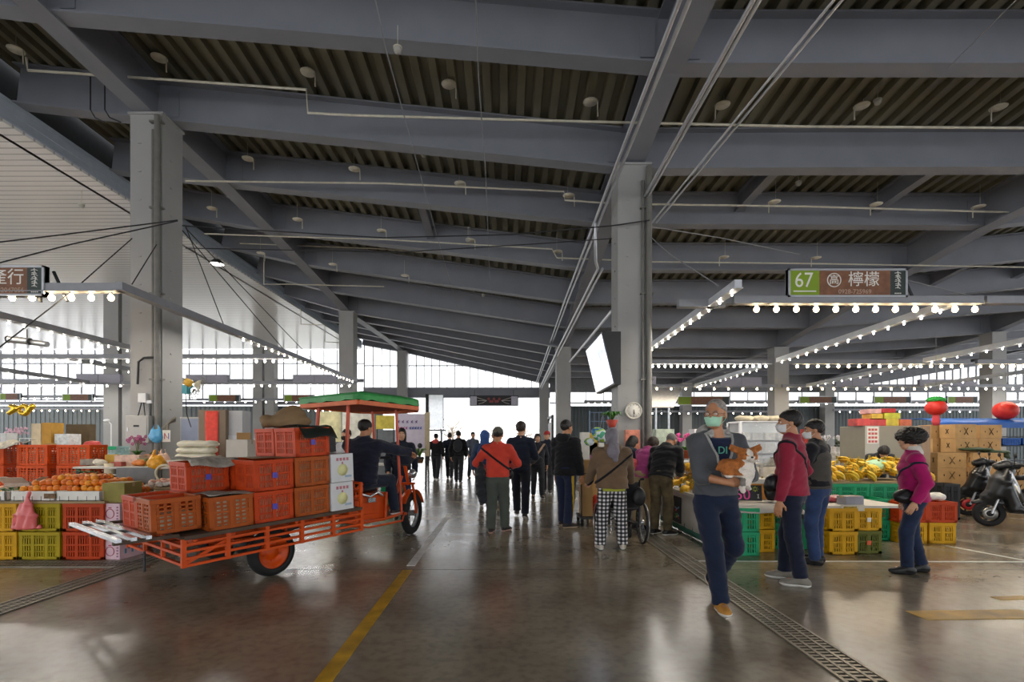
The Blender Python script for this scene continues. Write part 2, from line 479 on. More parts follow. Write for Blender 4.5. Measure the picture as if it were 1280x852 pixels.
mb = MB(); mb.bx(XS[0] - .5, XS[0] - .42, -7, 33.6, ZW, ZW + 1.6); mb.bx(XS[0] - .5, XS[0] - .02, -7, 33.6, ZW + .52, ZW + .56); struct(mb, 'wall_eave', mat('eave_dark', '#3b3e42', rough=.7))

mb = MB(); mb.bx(-40, 36, -8.9, -8.7, 4.6, 11); struct(mb, 'wall_sky_block', mat('sky_block_grey', '#9a9c9e', rough=.6))  # unseen wall behind the camera, added to keep sky light off the beam webs

# columns: .6 m square box columns with bolts and a rain pipe
def column(x, y, top, pipe=0, w=0.6):
    mb = MB(); mb.bx(x - w / 2, x + w / 2, y - w / 2, y + w / 2, 0, top)
    mb.bx(x - w / 2 - .06, x + w / 2 + .06, y - w / 2 - .06, y + w / 2 + .06, 0, 0.03)
    mb.bx(x - w / 2 - .03, x + w / 2 + .03, y - w / 2 - .03, y + w / 2 + .03, top - .04, top)
    z = 1.2
    while z < top - .3:
        for sx in (-0.12,): mb.box((x + sx, y - w / 2 - .008, z), (0.05, 0.016, 0.02))
        sd = 1 if x < 0 else -1
        mb.box((x + sd * (w / 2 + .008), y - .05, z - .2), (0.016, 0.05, 0.02))
        z += 0.53
    o = struct(mb, 'column', steel_col)
    if pipe:
        p = MB(); px = x + pipe * (w / 2 - .04)
        p.tube([(px, y - w / 2 - .075, 0.02), (px, y - w / 2 - .075, top - .1)], 0.055, 10)
        p.tube([(px - .1, y - w / 2 - .04, 0.02), (px - .1, y - w / 2 - .04, top - .35)], 0.03, 8)
        zz = 1.0
        while zz < top: p.box((px - .03, y - w / 2 - .04, zz), (0.24, 0.1, 0.03)); zz += 1.6
        q = p.build('rain_pipe', mat('grey_pipe', '#706f6a', rough=0.45), o)
YC = [9.9, 21.8, 33.1]
for j, y in enumerate(YC):
    for a in (1, 2, 3, 4):
        column(XS[a] + (0.06 if a == 1 else -0.03), y, roof_zy(XS[a], y) - 0.05, pipe=(1 if j == 0 and a < 3 else 0))
for y in (20.9, 33.0):
    for x in (-15.95, -15.2): column(x, y, ZW)

# ============================ end wall ===================================================================
YE = 33.7
glass = mat('frosted_glazing', '#ffffff', rough=0.35, var=0, trans=0.95, spec=0.3)
mull = mat('mullion_grey', '#8a8d93', rough=0.5)
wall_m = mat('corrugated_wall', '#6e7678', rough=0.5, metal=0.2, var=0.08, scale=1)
def glazing(name, x0, x1, zlo, ztop, step=0.52, rails=()):
    """mullions and one translucent sheet between x0 and x1, top following ztop(x)"""
    mb = MB(); n = max(1, round((x1 - x0) / step))
    for k in range(n + 1):
        x = x0 + (x1 - x0) * k / n
        if ztop(x) - zlo > 0.05: mb.bar((x, YE, zlo), (x, YE, ztop(x)), 0.05, 0.08)
    for z in rails: mb.bar((x0, YE - .02, z), (x1, YE - .02, z), 0.08, 0.07)
    mb.bar((x0, YE, zlo), (x1, YE, zlo), 0.1, 0.08)
    a = MB(); m = 16
    top = [(x0 + (x1 - x0) * k / m) for k in range(m + 1)]
    vs = [(x, YE + .04, zlo) for x in top] + [(x, YE + .04, max(zlo + .01, ztop(x))) for x in top]
    a.add(vs, [(k, k + 1, m + 2 + k, m + 1 + k) for k in range(m)])
    p = struct(a, name, glass)
    q = mb.build('window_frame', mull, p); return p
L_i = len(YB) - 1
glazing('window_1', -36, -9.4, 4.15, lambda x: ZW - 0.02, 0.9, rails=(5.35, 6.55))
glazing('window_2', -9.4, XS[1] - .3, 4.9, lambda x: roof_zy(x, YE) + .05, 0.55, rails=(6.4,))
glazing('window_3', XS[1] + .35, XS[2] - .3, 4.9, lambda x: roof_zy(x, YE) + .05, 0.52, rails=(6.4,))
glazing('window_4', 2.8, 36, 3.95, lambda x: 4.66, 1.2)
glazing('window_5', 23.6, 34, 5.05, lambda x: 5.15 + (x - 23.6) * 0.17, 0.52)
mb = MB(); mb.bx(-9.4, XS[2] + .4, YE - .25, YE + .05, 4.32, 4.92); mb.bx(-9.4, XS[2] + .4, YE - .32, YE + .12, 4.29, 4.34); mb.bx(-9.4, XS[2] + .4, YE - .32, YE + .12, 4.9, 4.95)
struct(mb, 'lintel_beam', steel)
def corr(x0, x1, z0, z1, y, pitch=0.3, d=0.05):
    mb = MB(); pr = []; x = x0
    while x < x1:
        pr += [(x, y), (x + pitch * .4, y), (x + pitch * .5, y - d), (x + pitch * .9, y - d)]; x += pitch
    mb.sheet([[(a, b, z0) for a, b in pr], [(a, b, z1) for a, b in pr]], smooth=False)
    mb.bx(x0, x1, y + .03, y + .1, z0, z1)
    return mb
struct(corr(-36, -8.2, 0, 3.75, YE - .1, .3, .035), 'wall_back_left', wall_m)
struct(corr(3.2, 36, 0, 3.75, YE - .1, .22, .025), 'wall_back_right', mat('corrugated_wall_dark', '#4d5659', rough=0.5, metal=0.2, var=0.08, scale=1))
mb = MB(); mb.bx(2.8, 23.6, YE - .05, YE + .1, 4.66, 7.2); mb.bx(23.6, 36, YE - .05, YE + .1, 4.66, 5.02)
n = 14
vs = []
for k in range(n + 1):
    x = 23.6 + (36 - 23.6) * k / n; vs += [(x, YE, 5.15 + (x - 23.6) * .17), (x, YE, 9.5)]
mb.add(vs, [(2 * k, 2 * k + 2, 2 * k + 3, 2 * k + 1) for k in range(n)])
struct(mb, 'wall_back_upper', mat('upper_wall_grey', '#74777c', rough=0.6))
mb = MB()
for z in (3.82, 5.3): mb.bx(-36, -9.4, YE - .22, YE - .02, z, z + .22)
struct(mb, 'trim_purlin', steel)

# ============================ floor marks and drains =====================================================
ylw = mat('floor_yellow', '#b98f1a', rough=0.4, var=0.35, scale=5); wht = mat('floor_white', '#c9c9c4', rough=0.4, var=0.3, scale=4)
def strip(name, a, b, w, m, z=0.004):
    a = Vector(a); b = Vector(b); d = (b - a).normalized(); n = Vector((d.y, -d.x, 0)) * w / 2
    mb = MB(); q = [a - n, a + n, b + n, b - n]
    mb.add([(p.x, p.y, 0.0005) for p in q] + [(p.x, p.y, z) for p in q], [(4, 5, 6, 7), (0, 1, 5, 4), (1, 2, 6, 5), (2, 3, 7, 6), (3, 0, 4, 7)])
    o = struct(mb, name, m)
    return o
XY = -1.10
strip('trim_1', (XY, 1.0, 0), (XY - .02, 5.75, 0), 0.11, ylw)
strip('trim_2', (XY - .02, 5.95, 0), (XY - .05, 10.2, 0), 0.10, wht)
strip('trim_3', G(868, 701), G(1290, 702), 0.045, wht)
strip('trim_4', G(1178, 681), G(1290, 702), 0.05, wht)
strip('trim_5', G(1145, 769), G(1290, 767), 0.22, ylw)
strip('trim_6', G(1245, 748), G(1290, 746), 0.10, ylw)
strip('trim_7', (-8, 5.78, 0), (10, 5.78, 0), 0.008, dark_metal, z=0.0015)
grate = mat('drain_grate', '#7d776b', rough=0.45, metal=0.5, var=0.25, scale=3)
def drain(name, a, b, w, y_dir=True):
    mb = MB(); a = Vector(a); b = Vector(b); L = (b - a).length; d = (b - a) / L; n = Vector((d.y, -d.x, 0))
    for q in (-.5, -.18, .18, .5): mb.bar(a + n * q * w + Vector((0, 0, .006)), b + n * q * w + Vector((0, 0, .006)), 0.022, 0.012)
    t = 0
    while t < L:
        p = a + d * t; mb.bar(p - n * w / 2 + Vector((0, 0, .004)), p + n * w / 2 + Vector((0, 0, .004)), 0.022, 0.008); t += 0.05
    o = struct(mb, name, grate)
    c = MB(); z = Vector((0, 0, .0015)); c.add([a - n * w / 2 + z, a + n * w / 2 + z, b + n * w / 2 + z, b - n * w / 2 + z], [(0, 1, 2, 3)]); q = c.build('drain_channel', mat('drain_dark', '#3a3630', rough=0.8), o)
DR = G(1065, 852).x; DL = G(8, 772).x
drain('trim_drain', (2.16, 1.5, 0), (2.16, 24, 0), 0.26)
drain('trim_drain', (-4.36, 2.0, 0), (-4.36, 24, 0), 0.26)
drain('trim_drain', (-12, 6.02, 0), (-4.5, 6.02, 0), 0.26)
# ============================ figures ====================================================================
skin_m = mat('skin', '#c89878', rough=0.5, var=0.06, scale=12, bump=0.05, bscale=200)
skin_tan = mat('skin_tan', '#b57f5c', rough=0.5, var=0.07, scale=12, bump=0.05, bscale=200)
hair_black = mat('hair_black', '#17130f', rough=0.55, var=0.3, scale=60, bump=0.5, bscale=140)
hair_brown = mat('hair_brown', '#2a1c14', rough=0.55, var=0.3, scale=60, bump=0.5, bscale=140)
hair_grey = mat('hair_grey', '#6d6863', rough=0.6, var=0.3, scale=60, bump=0.5, bscale=140)
eye_m = mat('eye_white', '#e9e4dc', rough=0.2, var=0); iris_m = mat('iris', '#1d120b', rough=0.2, var=0); lip_m = mat('lip', '#a4625a', rough=0.5, var=0.05)
rubber = mat('rubber_black', '#17171a', rough=0.7, var=0.15); sole_white = mat('sole_white', '#d8d6cf', rough=0.6, var=0.05)

def v3(*a): return np.array(a, float)
def ik(a, b, l1, l2, pole):
    d = b - a; D = np.linalg.norm(d); mx = (l1 + l2) * 0.998
    if D > mx: b = a + d / D * mx; d = b - a; D = mx
    u = d / D; x = (l1 * l1 - l2 * l2 + D * D) / (2 * D); hgt = math.sqrt(max(0, l1 * l1 - x * x))
    p = np.array(pole, float); p = p - u * (p @ u); p /= (np.linalg.norm(p) + 1e-9)
    return a + u * x + p * hgt, b
def rot(axis, deg):
    return np.array(Matrix.Rotation(math.radians(deg), 3, axis))

class Person:
    def __init__(s, label, H, pos, face, h=0.01, lean=0, side=0, twist=0, head=(0, 0), pel=None, feet=None, footyaw=(8, -8), footpitch=(0, 0),
                 hands=None, poles=None, build=1.0, skin=None, curl=(35, 35), palm=None, kneepole=None, group=None, hunch=0.0, hdir=None):
        s.H = H; s.s = H / 1.7; k = s.s; s.b = build; s.h = h; s.skin = skin or skin_m; s.curl = curl; s.footyaw = footyaw; s.footpitch = footpitch
        s.root = thing('person', label, 'person', (pos[0], pos[1], 0), -math.radians(face), group)
        s.pel = v3(*(pel or (0, 0, .925 * k)))
        s.M = rot('Z', twist) @ rot('X', -lean) @ rot('Y', side)
        U = s.U
        s.waist = U(0, 0, 1.08); s.chest = U(0, .01 - hunch * .3, 1.26); s.neck = U(0, -.012 + hunch, 1.43); s.belly = U(0, .02, 1.08)
        s.sh = [U(-.175 * build, hunch * .6, 1.352), U(.175 * build, hunch * .6, 1.352)]
        s.hip = [s.pel + v3(-.088, 0, -.03) * k, s.pel + v3(.088, 0, -.03) * k]
        s.R = s.M @ rot('Z', head[0]) @ rot('X', head[1])
        s.hb = U(0, .0 + hunch, 1.48)                       # pivot under the skull
        s.hc = s.hb + s.R @ (v3(0, .022, .105) * k)
        feet = feet or ((-.10, 0, .085), (.10, .0, .085))
        s.kn = []; s.an = []; s.el = []; s.wr = []
        for i in (0, 1):
            kp = (kneepole or ((-.1, 1, 0), (.1, 1, 0)))[i]
            kk, aa = ik(s.hip[i], v3(*feet[i]), .415 * k, .40 * k, kp); s.kn.append(kk); s.an.append(aa)
        hands = hands or (None, None)
        for i in (0, 1):
            sg = -1 if i == 0 else 1
            t = hands[i]
            t = U(sg * .27 * (0.5 + build / 2), .03, .86) if t is None else (v3(*t))
            p = (poles or ((-.5, -1, -.1), (.5, -1, -.1)))[i]
            e, wv = ik(s.sh[i], t, .285 * k, .25 * k, p); s.el.append(e); s.wr.append(wv)
        s.palm = palm or ((1, 0, 0), (-1, 0, 0)); s.hdir = hdir or (None, None)
        J = np.array([s.hc + v3(0, 0, .14), s.hc - v3(0, 0, .1)] + s.kn + s.an + s.el + s.wr + s.sh + s.hip)
        s.lo = J.min(0) - .24; s.hi = J.max(0) + .24; s.lo[2] = min(s.lo[2], -.01)
        s.lo[2] = max(s.lo[2], -.02) if pel is None else J[:, 2].min() - .12
    def U(s, x, y, z): return s.pel + s.M @ (v3(x, y, z - .925) * s.s)
    def hd(s, x, y, z): return s.hc + s.R @ (v3(x, y, z) * s.s)
    def field(s, lo=None, hi=None, h=None): return Field(s.lo if lo is None else lo, s.hi if hi is None else hi, h or s.h)
    def hfield(s, pad=.2, h=None): return Field(s.hc - pad, s.hc + pad, h or min(s.h, .008))
    # --- bare body -------------------------------------------------------------------------------------
    def head_sdf(s, f):
        k = s.s; R = s.R; E = lambda c, r, kk=.02, mode='u': f.ell(s.hd(*c), [q * k for q in r], R, kk, mode)
        E((0, -.014, .03), (.074, .094, .085)); E((0, .026, -.03), (.060, .068, .082), .03); E((0, .052, -.083), (.036, .034, .03), .03)
        E((0, .074, .024), (.046, .018, .012), .02)
        E((-.036, .064, -.028), (.022, .02, .02), .02); E((.036, .064, -.028), (.022, .02, .02), .02)
        E((-.031, .099, .002), (.017, .014, .012), .012, 's'); E((.031, .099, .002), (.017, .014, .012), .012, 's')
        f.cone(s.hd(0, .086, .006), s.hd(0, .106, -.028), .009 * k, .013 * k, .012)
        E((0, .089, -.056), (.022, .010, .007), .008); E((0, .087, -.067), (.018, .010, .007), .006)
        for sx in (-1, 1): E((sx * .078, -.006, -.012), (.010, .022, .032), .01)
    def hand_frame(s, i):
        d = s.wr[i] - s.el[i]; d /= np.linalg.norm(d)
        if s.hdir[i] is not None: d = v3(*s.hdir[i]); d /= np.linalg.norm(d)
        n = v3(*s.palm[i]); n = n - d * (n @ d); n /= np.linalg.norm(n)
        t = np.cross(d, n) * (-1 if i == 1 else 1)          # towards the thumb side
        return d, n, t
    def hand_sdf(s, f, i):
        k = s.s; w = s.wr[i]; d, n, t = s.hand_frame(i)
        r = lambda a: a * k
        f.cone(w, w + d * r(.04), r(.026), r(.024), .01)
        for q in (-.026, -.009, .009, .026): f.cone(w + d * r(.03) + t * r(q * .7), w + d * r(.088) + t * r(q), r(.015), r(.012), .012)
        c = math.radians(s.curl[i]); L = (.040, .044, .040, .032)
        for j, q in enumerate((.028, .0095, -.0095, -.027)):
            p = w + d * r(.09) + t * r(q); a = c * .55; rr = .0092
            for seg in (1.0, .62, .5):
                v = d * math.cos(a) + n * math.sin(a) + t * (q * 1.5)
                p2 = p + v * r(L[j] * seg); f.cone(p, p2, r(rr), r(rr * .92), .003); p = p2; rr *= .93; a += c * .75
        p = w + d * r(.028) + t * r(.026); v = d * .62 + t * .7 + n * .42; p2 = p + v * r(.036); f.cone(p, p2, r(.0135), r(.011), .008)
        v = d * .85 + t * .25 + n * .5; p3 = p2 + v * r(.032); f.cone(p2, p3, r(.011), r(.009), .004)
    def body(s):
        k = s.s; h = min(s.h, .0095); f = s.field(h=h)
        s.head_sdf(f)
        f.cone(s.neck, s.hd(0, -.012, -.045), .054 * k, .050 * k, .02)
        f.loft([(s.pel + v3(0, 0, -.02), .13 * k, .09 * k), (s.waist, .12 * k, .085 * k), (s.chest, .14 * k, .09 * k), (s.neck, .07 * k, .055 * k)], s.M[:, 0], .04)
        for i in (0, 1):
            f.cone(s.sh[i], s.el[i], .044 * k, .036 * k); f.cone(s.el[i], s.wr[i], .038 * k, .0255 * k); s.hand_sdf(f, i)
            f.cone(s.hip[i], s.kn[i], .07 * k, .048 * k); f.cone(s.kn[i], s.an[i], .05 * k, .035 * k)
            tip = s.an[i] + s.footv(i) * .1 * k + v3(0, 0, -.035) * k; f.cone(s.an[i] + v3(0, 0, -.03) * k, tip, .035 * k, .028 * k)
        o = f.build('body', s.skin, s.root); s.bodyobj = o
        return s
    def footv(s, i):
        a = math.radians(s.footyaw[i]); p = math.radians(s.footpitch[i]); return v3(-math.sin(a) * math.cos(p), math.cos(a) * math.cos(p), math.sin(p))
    # --- clothes ---------------------------------------------------------------------------------------
    def top_field(s, hem=.88, w=1.0, loose=1.0, sleeve=1.0, bulk=0.0, seed=1.0, wr=.006, flare=1.0, collar=1.455):
        k = s.s; b = s.b; f = s.field()
        A = lambda z, a, d, y=0.0: (s.U(0, y, z), a * k * w * b, d * k * w)
        f.loft([A(hem, .172 * flare, .128 * flare), A(1.08, .160, .118, .01), A(1.25, .172, .122, .012), A(1.345, .150, .098), A(collar, .066, .066)], s.M[:, 0], .03)
        for i in (0, 1): f.cone(s.sh[i], s.neck + (s.sh[i] - s.neck) * .25, .064 * k, .05 * k, .04)
        f.cut(s.U(0, 0, hem), s.M @ v3(0, 0, -1))
        f.cut(s.U(0, 0, collar + .03), s.M @ v3(0, -.3, 1))
        for i in (0, 1):
            g = s.field(); r = loose * (1 + bulk)
            g.cone(s.sh[i], s.el[i], .066 * k * r, .054 * k * r, .02)
            if sleeve > 0:
                e = s.el[i] + (s.wr[i] - s.el[i]) * sleeve
                g.cone(s.el[i], e + (s.wr[i] - s.el[i]) * .1, .055 * k * r, .044 * k * r, .02); g.cut(e, s.wr[i] - s.el[i])
            else:
                e = s.sh[i] + (s.el[i] - s.sh[i]) * (1 + sleeve); g.cut(e, s.el[i] - s.sh[i])
            t = np.clip(.5 + .5 * (f.F - g.F) / .035, 0, 1); f.F = f.F * (1 - t) + g.F * t - .035 * t * (1 - t)
        if wr: f.wrinkle(wr * .8, 17, seed, (1, 1, 1.9)); f.wrinkle(wr * .4, 34, seed + 2)
        s.topF = f; return f
    def top(s, m, name='jacket', **kw):
        f = s.top_field(**kw); o = f.build(name, m, s.root); return o
    def trouser_field(s, loose=1.0, cuff=.05, rise=1.04, seed=3.0, wr=.006, hipw=1.0):
        k = s.s; f = s.field()
        wst = s.pel + (s.U(0, 0, rise) - s.pel)
        f.loft([(s.pel + v3(0, 0, -.07) * k, .155 * k * hipw, .112 * k * hipw), (s.pel + v3(0, -.01, .02) * k, .160 * k * hipw, .118 * k * hipw), (wst, .138 * k * hipw, .100 * k * hipw)], (1, 0, 0), .03)
        for i in (0, 1):
            g = s.field(); hp = s.hip[i] + v3(0, 0, -.04) * k
            g.cone(hp, s.kn[i], .094 * k * (.6 + .4 * loose) * hipw, .066 * k * loose, .03); g.cone(s.kn[i], s.an[i], .067 * k * loose, .058 * k * loose, .03)
            ax = s.an[i] - s.kn[i]; ax /= np.linalg.norm(ax); g.cut(s.an[i] - ax * (cuff - .05) * k, ax)
            t = np.clip(.5 + .5 * (f.F - g.F) / .03, 0, 1); f.F = f.F * (1 - t) + g.F * t - .03 * t * (1 - t)
        f.cut(wst, s.M @ v3(0, 0, 1))
        if wr: f.wrinkle(wr * .6, 15, seed, (1, 1, 2.0)); f.wrinkle(wr * .45, 30, seed + 1, (1, 1, 1.6))
        s.trF = f; return f
    def trousers(s, m, name='trousers', **kw):
        return s.trouser_field(**kw).build(name, m, s.root)
    def band(s, F, cond, m, name, grow=.004):
        """a strip that lies on a garment where cond (a field) is negative"""
        q = F.copy(); q.F = np.maximum(F.F - grow, cond); return q.build(name, m, s.root)
    def strap(s, c, n, width, m, name='bag_strap', keep=None, F=None):
        F = F or s.topF; cond = np.abs(F.plane(c, n)) - width / 2
        if keep is not None: cond = np.maximum(cond, F.plane(*keep))
        q = F.copy(); q.F = np.maximum(F.F - .008, cond); return q.build(name, m, s.root)
    def shoes(s, m, sole=None, size=1.0, sole_h=.026, boot=0.0):
        k = s.s * size
        for i in (0, 1):
            a = s.an[i]; d = s.footv(i); u = v3(0, 0, 1) - d * d[2]; u /= np.linalg.norm(u); sd = np.cross(d, u)
            h = min(s.h, .007); f = Field(a - .25, a + .25, h)
            base = a - u * .085 * s.s
            R = np.stack([sd, d, u], 1)
            f.ell(base + d * -.035 * k + u * .042 * k, (.037 * k, .055 * k, .046 * k), R); f.ell(base + d * .10 * k + u * .03 * k, (.047 * k, .085 * k, .036 * k), R, .03)
            f.ell(base + d * .03 * k + u * .05 * k, (.038 * k, .08 * k, .04 * k), R, .03); f.cone(base + u * .06 * k - d * .01, base + u * (.10 + boot) * k - d * .012, .042 * k, .042 * k, .02)
            f.cut(base + u * (.105 + boot) * k, u); f.cut(base, -u)
            sh = f.build('shoe', m, s.root)
            if sole is not None:
                q = f.copy(); q.F = np.maximum(f.F - .005, q.plane(base + u * sole_h * k, u)); so = q.build('sole', sole, sh)
        return s
    # --- head dressing -----------------------------------------------------------------------------------
    def hair(s, m, style='short', seed=0.0, amp=.004, vol=1.0):
        k = s.s; f = s.hfield(.30 if style in ('long', 'bob', 'perm') else .19); R = s.R; v = vol
        f.ell(s.hd(0, -.016, .034), (.083 * k * v, .104 * k * v, .092 * k * v), R, 0)
        if style == 'short': f.cut(s.hd(0, 0, -.004), R @ v3(0, .72, -1))
        elif style == 'crop': f.cut(s.hd(0, .0, .022), R @ v3(0, .58, -1)); f.ell(s.hd(0, .085, .075), (.045 * k, .04 * k, .035 * k), R, .012, 's')
        elif style == 'bald': 
            f.cut(s.hd(0, 0, -.02), R @ v3(0, .55, -1)); f.ell(s.hd(0, .03, .10), (.075 * k, .10 * k, .06 * k), R, .01, 's')
        elif style == 'long':
            f.ell(s.hd(0, -.05, -.05), (.082 * k, .07 * k, .13 * k), R, .03); f.ell(s.hd(-.066, -.01, -.05), (.026 * k, .05 * k, .10 * k), R, .02); f.ell(s.hd(.066, -.01, -.05), (.026 * k, .05 * k, .10 * k), R, .02)
            f.ell(s.hd(0, .085, -.03), (.056 * k, .06 * k, .085 * k), R, .012, 's')
        elif style == 'bob':
            f.ell(s.hd(0, -.035, -.01), (.098 * k, .085 * k, .10 * k), R, .03); f.ell(s.hd(0, .085, -.03), (.06 * k, .06 * k, .08 * k), R, .012, 's')
        elif style == 'perm':
            f.F[:] = 9; f.ell(s.hd(0, -.018, .045), (.15 * k, .158 * k, .108 * k), R, 0); f.ell(s.hd(0, .10, -.045), (.07 * k, .06 * k, .085 * k), R, .012, 's')
            f.cut(s.hd(0, 0, -.045), R @ v3(0, .1, -1)); f.wrinkle(.010, 85, seed); f.wrinkle(.007, 170, seed + 1)
        elif style == 'tousled':
            f.ell(s.hd(0, -.01, .06), (.088 * k, .10 * k, .085 * k), R, .02); f.cut(s.hd(0, 0, -.004), R @ v3(0, .62, -1)); f.wrinkle(.006, 90, seed)
        if amp: f.wrinkle(amp, 110, seed + .5, (1, 1, .6))
        return f.build('hair', m, s.root)
    def face(s, brow=hair_black):
        for sx in (-1, 1):
            mb = MB(); mb.ell(s.hd(sx * .031, .0765, .002), .0112 * s.s, 12, 8); e = mb.build('eye', eye_m, s.root)
            mb = MB(); mb.ell(s.hd(sx * .031, .0835, .002), .0052 * s.s, 10, 6); mb.build('iris', iris_m, e)
            mb = MB(); mb.tube([s.hd(sx * .016, .094, .020), s.hd(sx * .032, .091, .025), s.hd(sx * .048, .079, .021)], [.003 * s.s, .0042 * s.s, .0025 * s.s], 6); mb.build('eyebrow', brow, s.root)
        mb = MB(); mb.tube([s.hd(-.022, .088, -.062), s.hd(0, .0985, -.061), s.hd(.022, .088, -.062)], [.003 * s.s, .0058 * s.s, .003 * s.s], 8); mb.build('lips', lip_m, s.root)
    def mask(s, m):
        k = s.s; f = s.hfield(.17, .006); s.head_sdf(f); f.F = f.F - .007
        c = np.maximum(f.plane(s.hd(0, 0, -.012), s.R @ v3(0, .15, 1)), -f.plane(s.hd(0, 0, -.104), s.R @ v3(0, -.1, 1)))
        c = np.maximum(c, -f.plane(s.hd(0, .036, 0), s.R @ v3(0, 1, 0)))
        q = f.copy(); q.F = np.maximum(f.F, c); q.ell(s.hd(0, .088, -.05), (.05 * k, .03 * k, .04 * k), s.R, .02)
        o = q.build('face_mask', m, s.root)
        for sx in (-1, 1):
            mb = MB()
            for z in (-.02, -.085): mb.tube([s.hd(sx * .055, .055, z), s.hd(sx * .078, .01, z * .5 - .01), s.hd(sx * .086, -.014, -.012)], .0017, 5)
            mb.build('ear_loop', m, o)
    def glasses(s, m):
        mb = MB()
        for sx in (-1, 1):
            P = [s.hd(sx * .033 + .024 * math.cos(t), .103 - abs(.024 * math.cos(t) * sx + .0) * .15, .0 + .017 * math.sin(t)) for t in np.linspace(0, 2 * PI, 17)[:-1]]
            mb.tube(P, .0016, 5, closed=True); mb.tube([s.hd(sx * .057, .098, .004), s.hd(sx * .080, .04, .004), s.hd(sx * .083, -.01, .0)], .0016, 5)
        mb.tube([s.hd(-.010, .105, .004), s.hd(.010, .105, .004)], .0016, 5)
        mb.build('glasses', m, s.root)
    def cap(s, m, brim=True):
        k = s.s; f = s.hfield(.24); R = s.R
        f.ell(s.hd(0, -.014, .046), (.089 * k, .108 * k, .092 * k), R, 0); f.cut(s.hd(0, 0, .038), R @ v3(0, .25, -1))
        if brim:
            g = s.hfield(.24); g.ell(s.hd(0, .12, .048), (.078 * k, .085 * k, .03 * k), R, 0); g.cut(s.hd(0, .1, .052), R @ v3(0, .2, 1)); g.cut(s.hd(0, .1, .040), R @ v3(0, -.2, -1))
            f.F = np.minimum(f.F, g.F)
        return f.build('cap', m, s.root)
    def hood_up(s, m):
        k = s.s; f = s.hfield(.26); R = s.R
        f.ell(s.hd(0, -.03, .035), (.105 * k, .12 * k, .115 * k), R, 0); f.cone(s.hd(0, -.03, -.02), s.neck, .10 * k, .105 * k, .04)
        f.ell(s.hd(0, .12, -.02), (.066 * k, .075 * k, .095 * k), R, .02, 's'); f.wrinkle(.006, 30, 2)
        return f.build('hood', m, s.root)
    def hood_down(s, m, name='hood', w=1.0):
        k = s.s; f = s.field(); M = s.M
        f.ell(s.U(0, -.10, 1.42), (.125 * k * w, .06 * k, .085 * k), M, 0); f.cone(s.U(-.085, -.05, 1.45), s.U(-.07, .055, 1.43), .034 * k, .020 * k, .04); f.cone(s.U(.085, -.05, 1.45), s.U(.07, .065, 1.41), .034 * k, .020 * k, .04)
        f.ell(s.U(0, -.06, 1.49), (.07 * k, .055 * k, .05 * k), M, .02, 's'); f.wrinkle(.005, 28, 1)
        return f.build(name, m, s.root)
    def scarf_head(s, m):
        k = s.s; f = s.hfield(.34); R = s.R
        f.ell(s.hd(0, -.012, .03), (.092 * k, .112 * k, .105 * k), R, 0); f.cone(s.hd(0, -.03, -.02), s.U(0, -.09, 1.40), .085 * k, .10 * k, .04); f.cone(s.U(0, -.10, 1.42), s.U(.02, -.145, 1.27), .085 * k, .04 * k, .04)
        f.ell(s.hd(0, .12, -.02), (.066 * k, .07 * k, .095 * k), R, .02, 's'); f.wrinkle(.010, 34, 2, (1, 1, .5))
        return f.build('headscarf', m, s.root)
    def loose(s, f, name, m, label, cat='bag'):
        o = f.build(name, m); o.location = s.root.location; o.rotation_euler = s.root.rotation_euler; tag(o, label, cat)
        for c in kids(s.root):
            if c.name.startswith('bag_strap') and cat == 'bag': c.parent = o
        return o
    def pack(s, m, label, size=1.0, z=1.22):
        k = s.s * size; f = s.field(); c = s.U(0, -.19, z)
        f.ell(c, (.15 * k, .085 * k, .20 * k), s.M, 0); f.ell(s.U(0, -.22, z - .07), (.12 * k, .08 * k, .11 * k), s.M, .03); f.wrinkle(.006, 22, 4)
        return s.loose(f, 'backpack', m, label)
navy = fabric('navy', '#1c2233'); dkblack = fabric('black', '#15161a'); denim = fabric('denim', '#22304a', var=0.25); charcoal = fabric('charcoal', '#2c2e33')
def plaid_material():
    m = bpy.data.materials.new('plaid_cotton'); m.use_nodes = True
    N = m.node_tree.nodes; L = m.node_tree.links; b = N['Principled BSDF']; tc = N.new('ShaderNodeTexCoord')
    sx = N.new('ShaderNodeSeparateXYZ'); L.new(tc.outputs['Object'], sx.inputs[0])
    outs = []
    for ax, s in (('X', 1 / .052), ('Z', 1 / .052)):
        a = N.new('ShaderNodeMath'); a.operation = 'MULTIPLY'; a.inputs[1].default_value = s; L.new(sx.outputs[ax], a.inputs[0])
        f = N.new('ShaderNodeMath'); f.operation = 'FRACT'; L.new(a.outputs[0], f.inputs[0])
        g = N.new('ShaderNodeMath'); g.operation = 'GREATER_THAN'; g.inputs[1].default_value = 0.5; L.new(f.outputs[0], g.inputs[0]); outs.append(g)
    ad = N.new('ShaderNodeMath'); ad.operation = 'ADD'; L.new(outs[0].outputs[0], ad.inputs[0]); L.new(outs[1].outputs[0], ad.inputs[1])
    hf = N.new('ShaderNodeMath'); hf.operation = 'MULTIPLY'; hf.inputs[1].default_value = 0.5; L.new(ad.outputs[0], hf.inputs[0])
    r = N.new('ShaderNodeValToRGB'); r.color_ramp.interpolation = 'CONSTANT'; e = r.color_ramp.elements
    e[0].position = 0; e[0].color = rgb('#0d0d10'); e[1].position = .4; e[1].color = rgb('#5a5a5e'); e2 = e.new(.9); e2.color = rgb('#e6e4e2')
    L.new(hf.outputs[0], r.inputs['Fac']); L.new(r.outputs['Color'], b.inputs['Base Color']); b.inputs['Roughness'].default_value = .85
    return m
def at(px, pyfoot): 
    p = G(px, pyfoot); return (p.x, p.y)

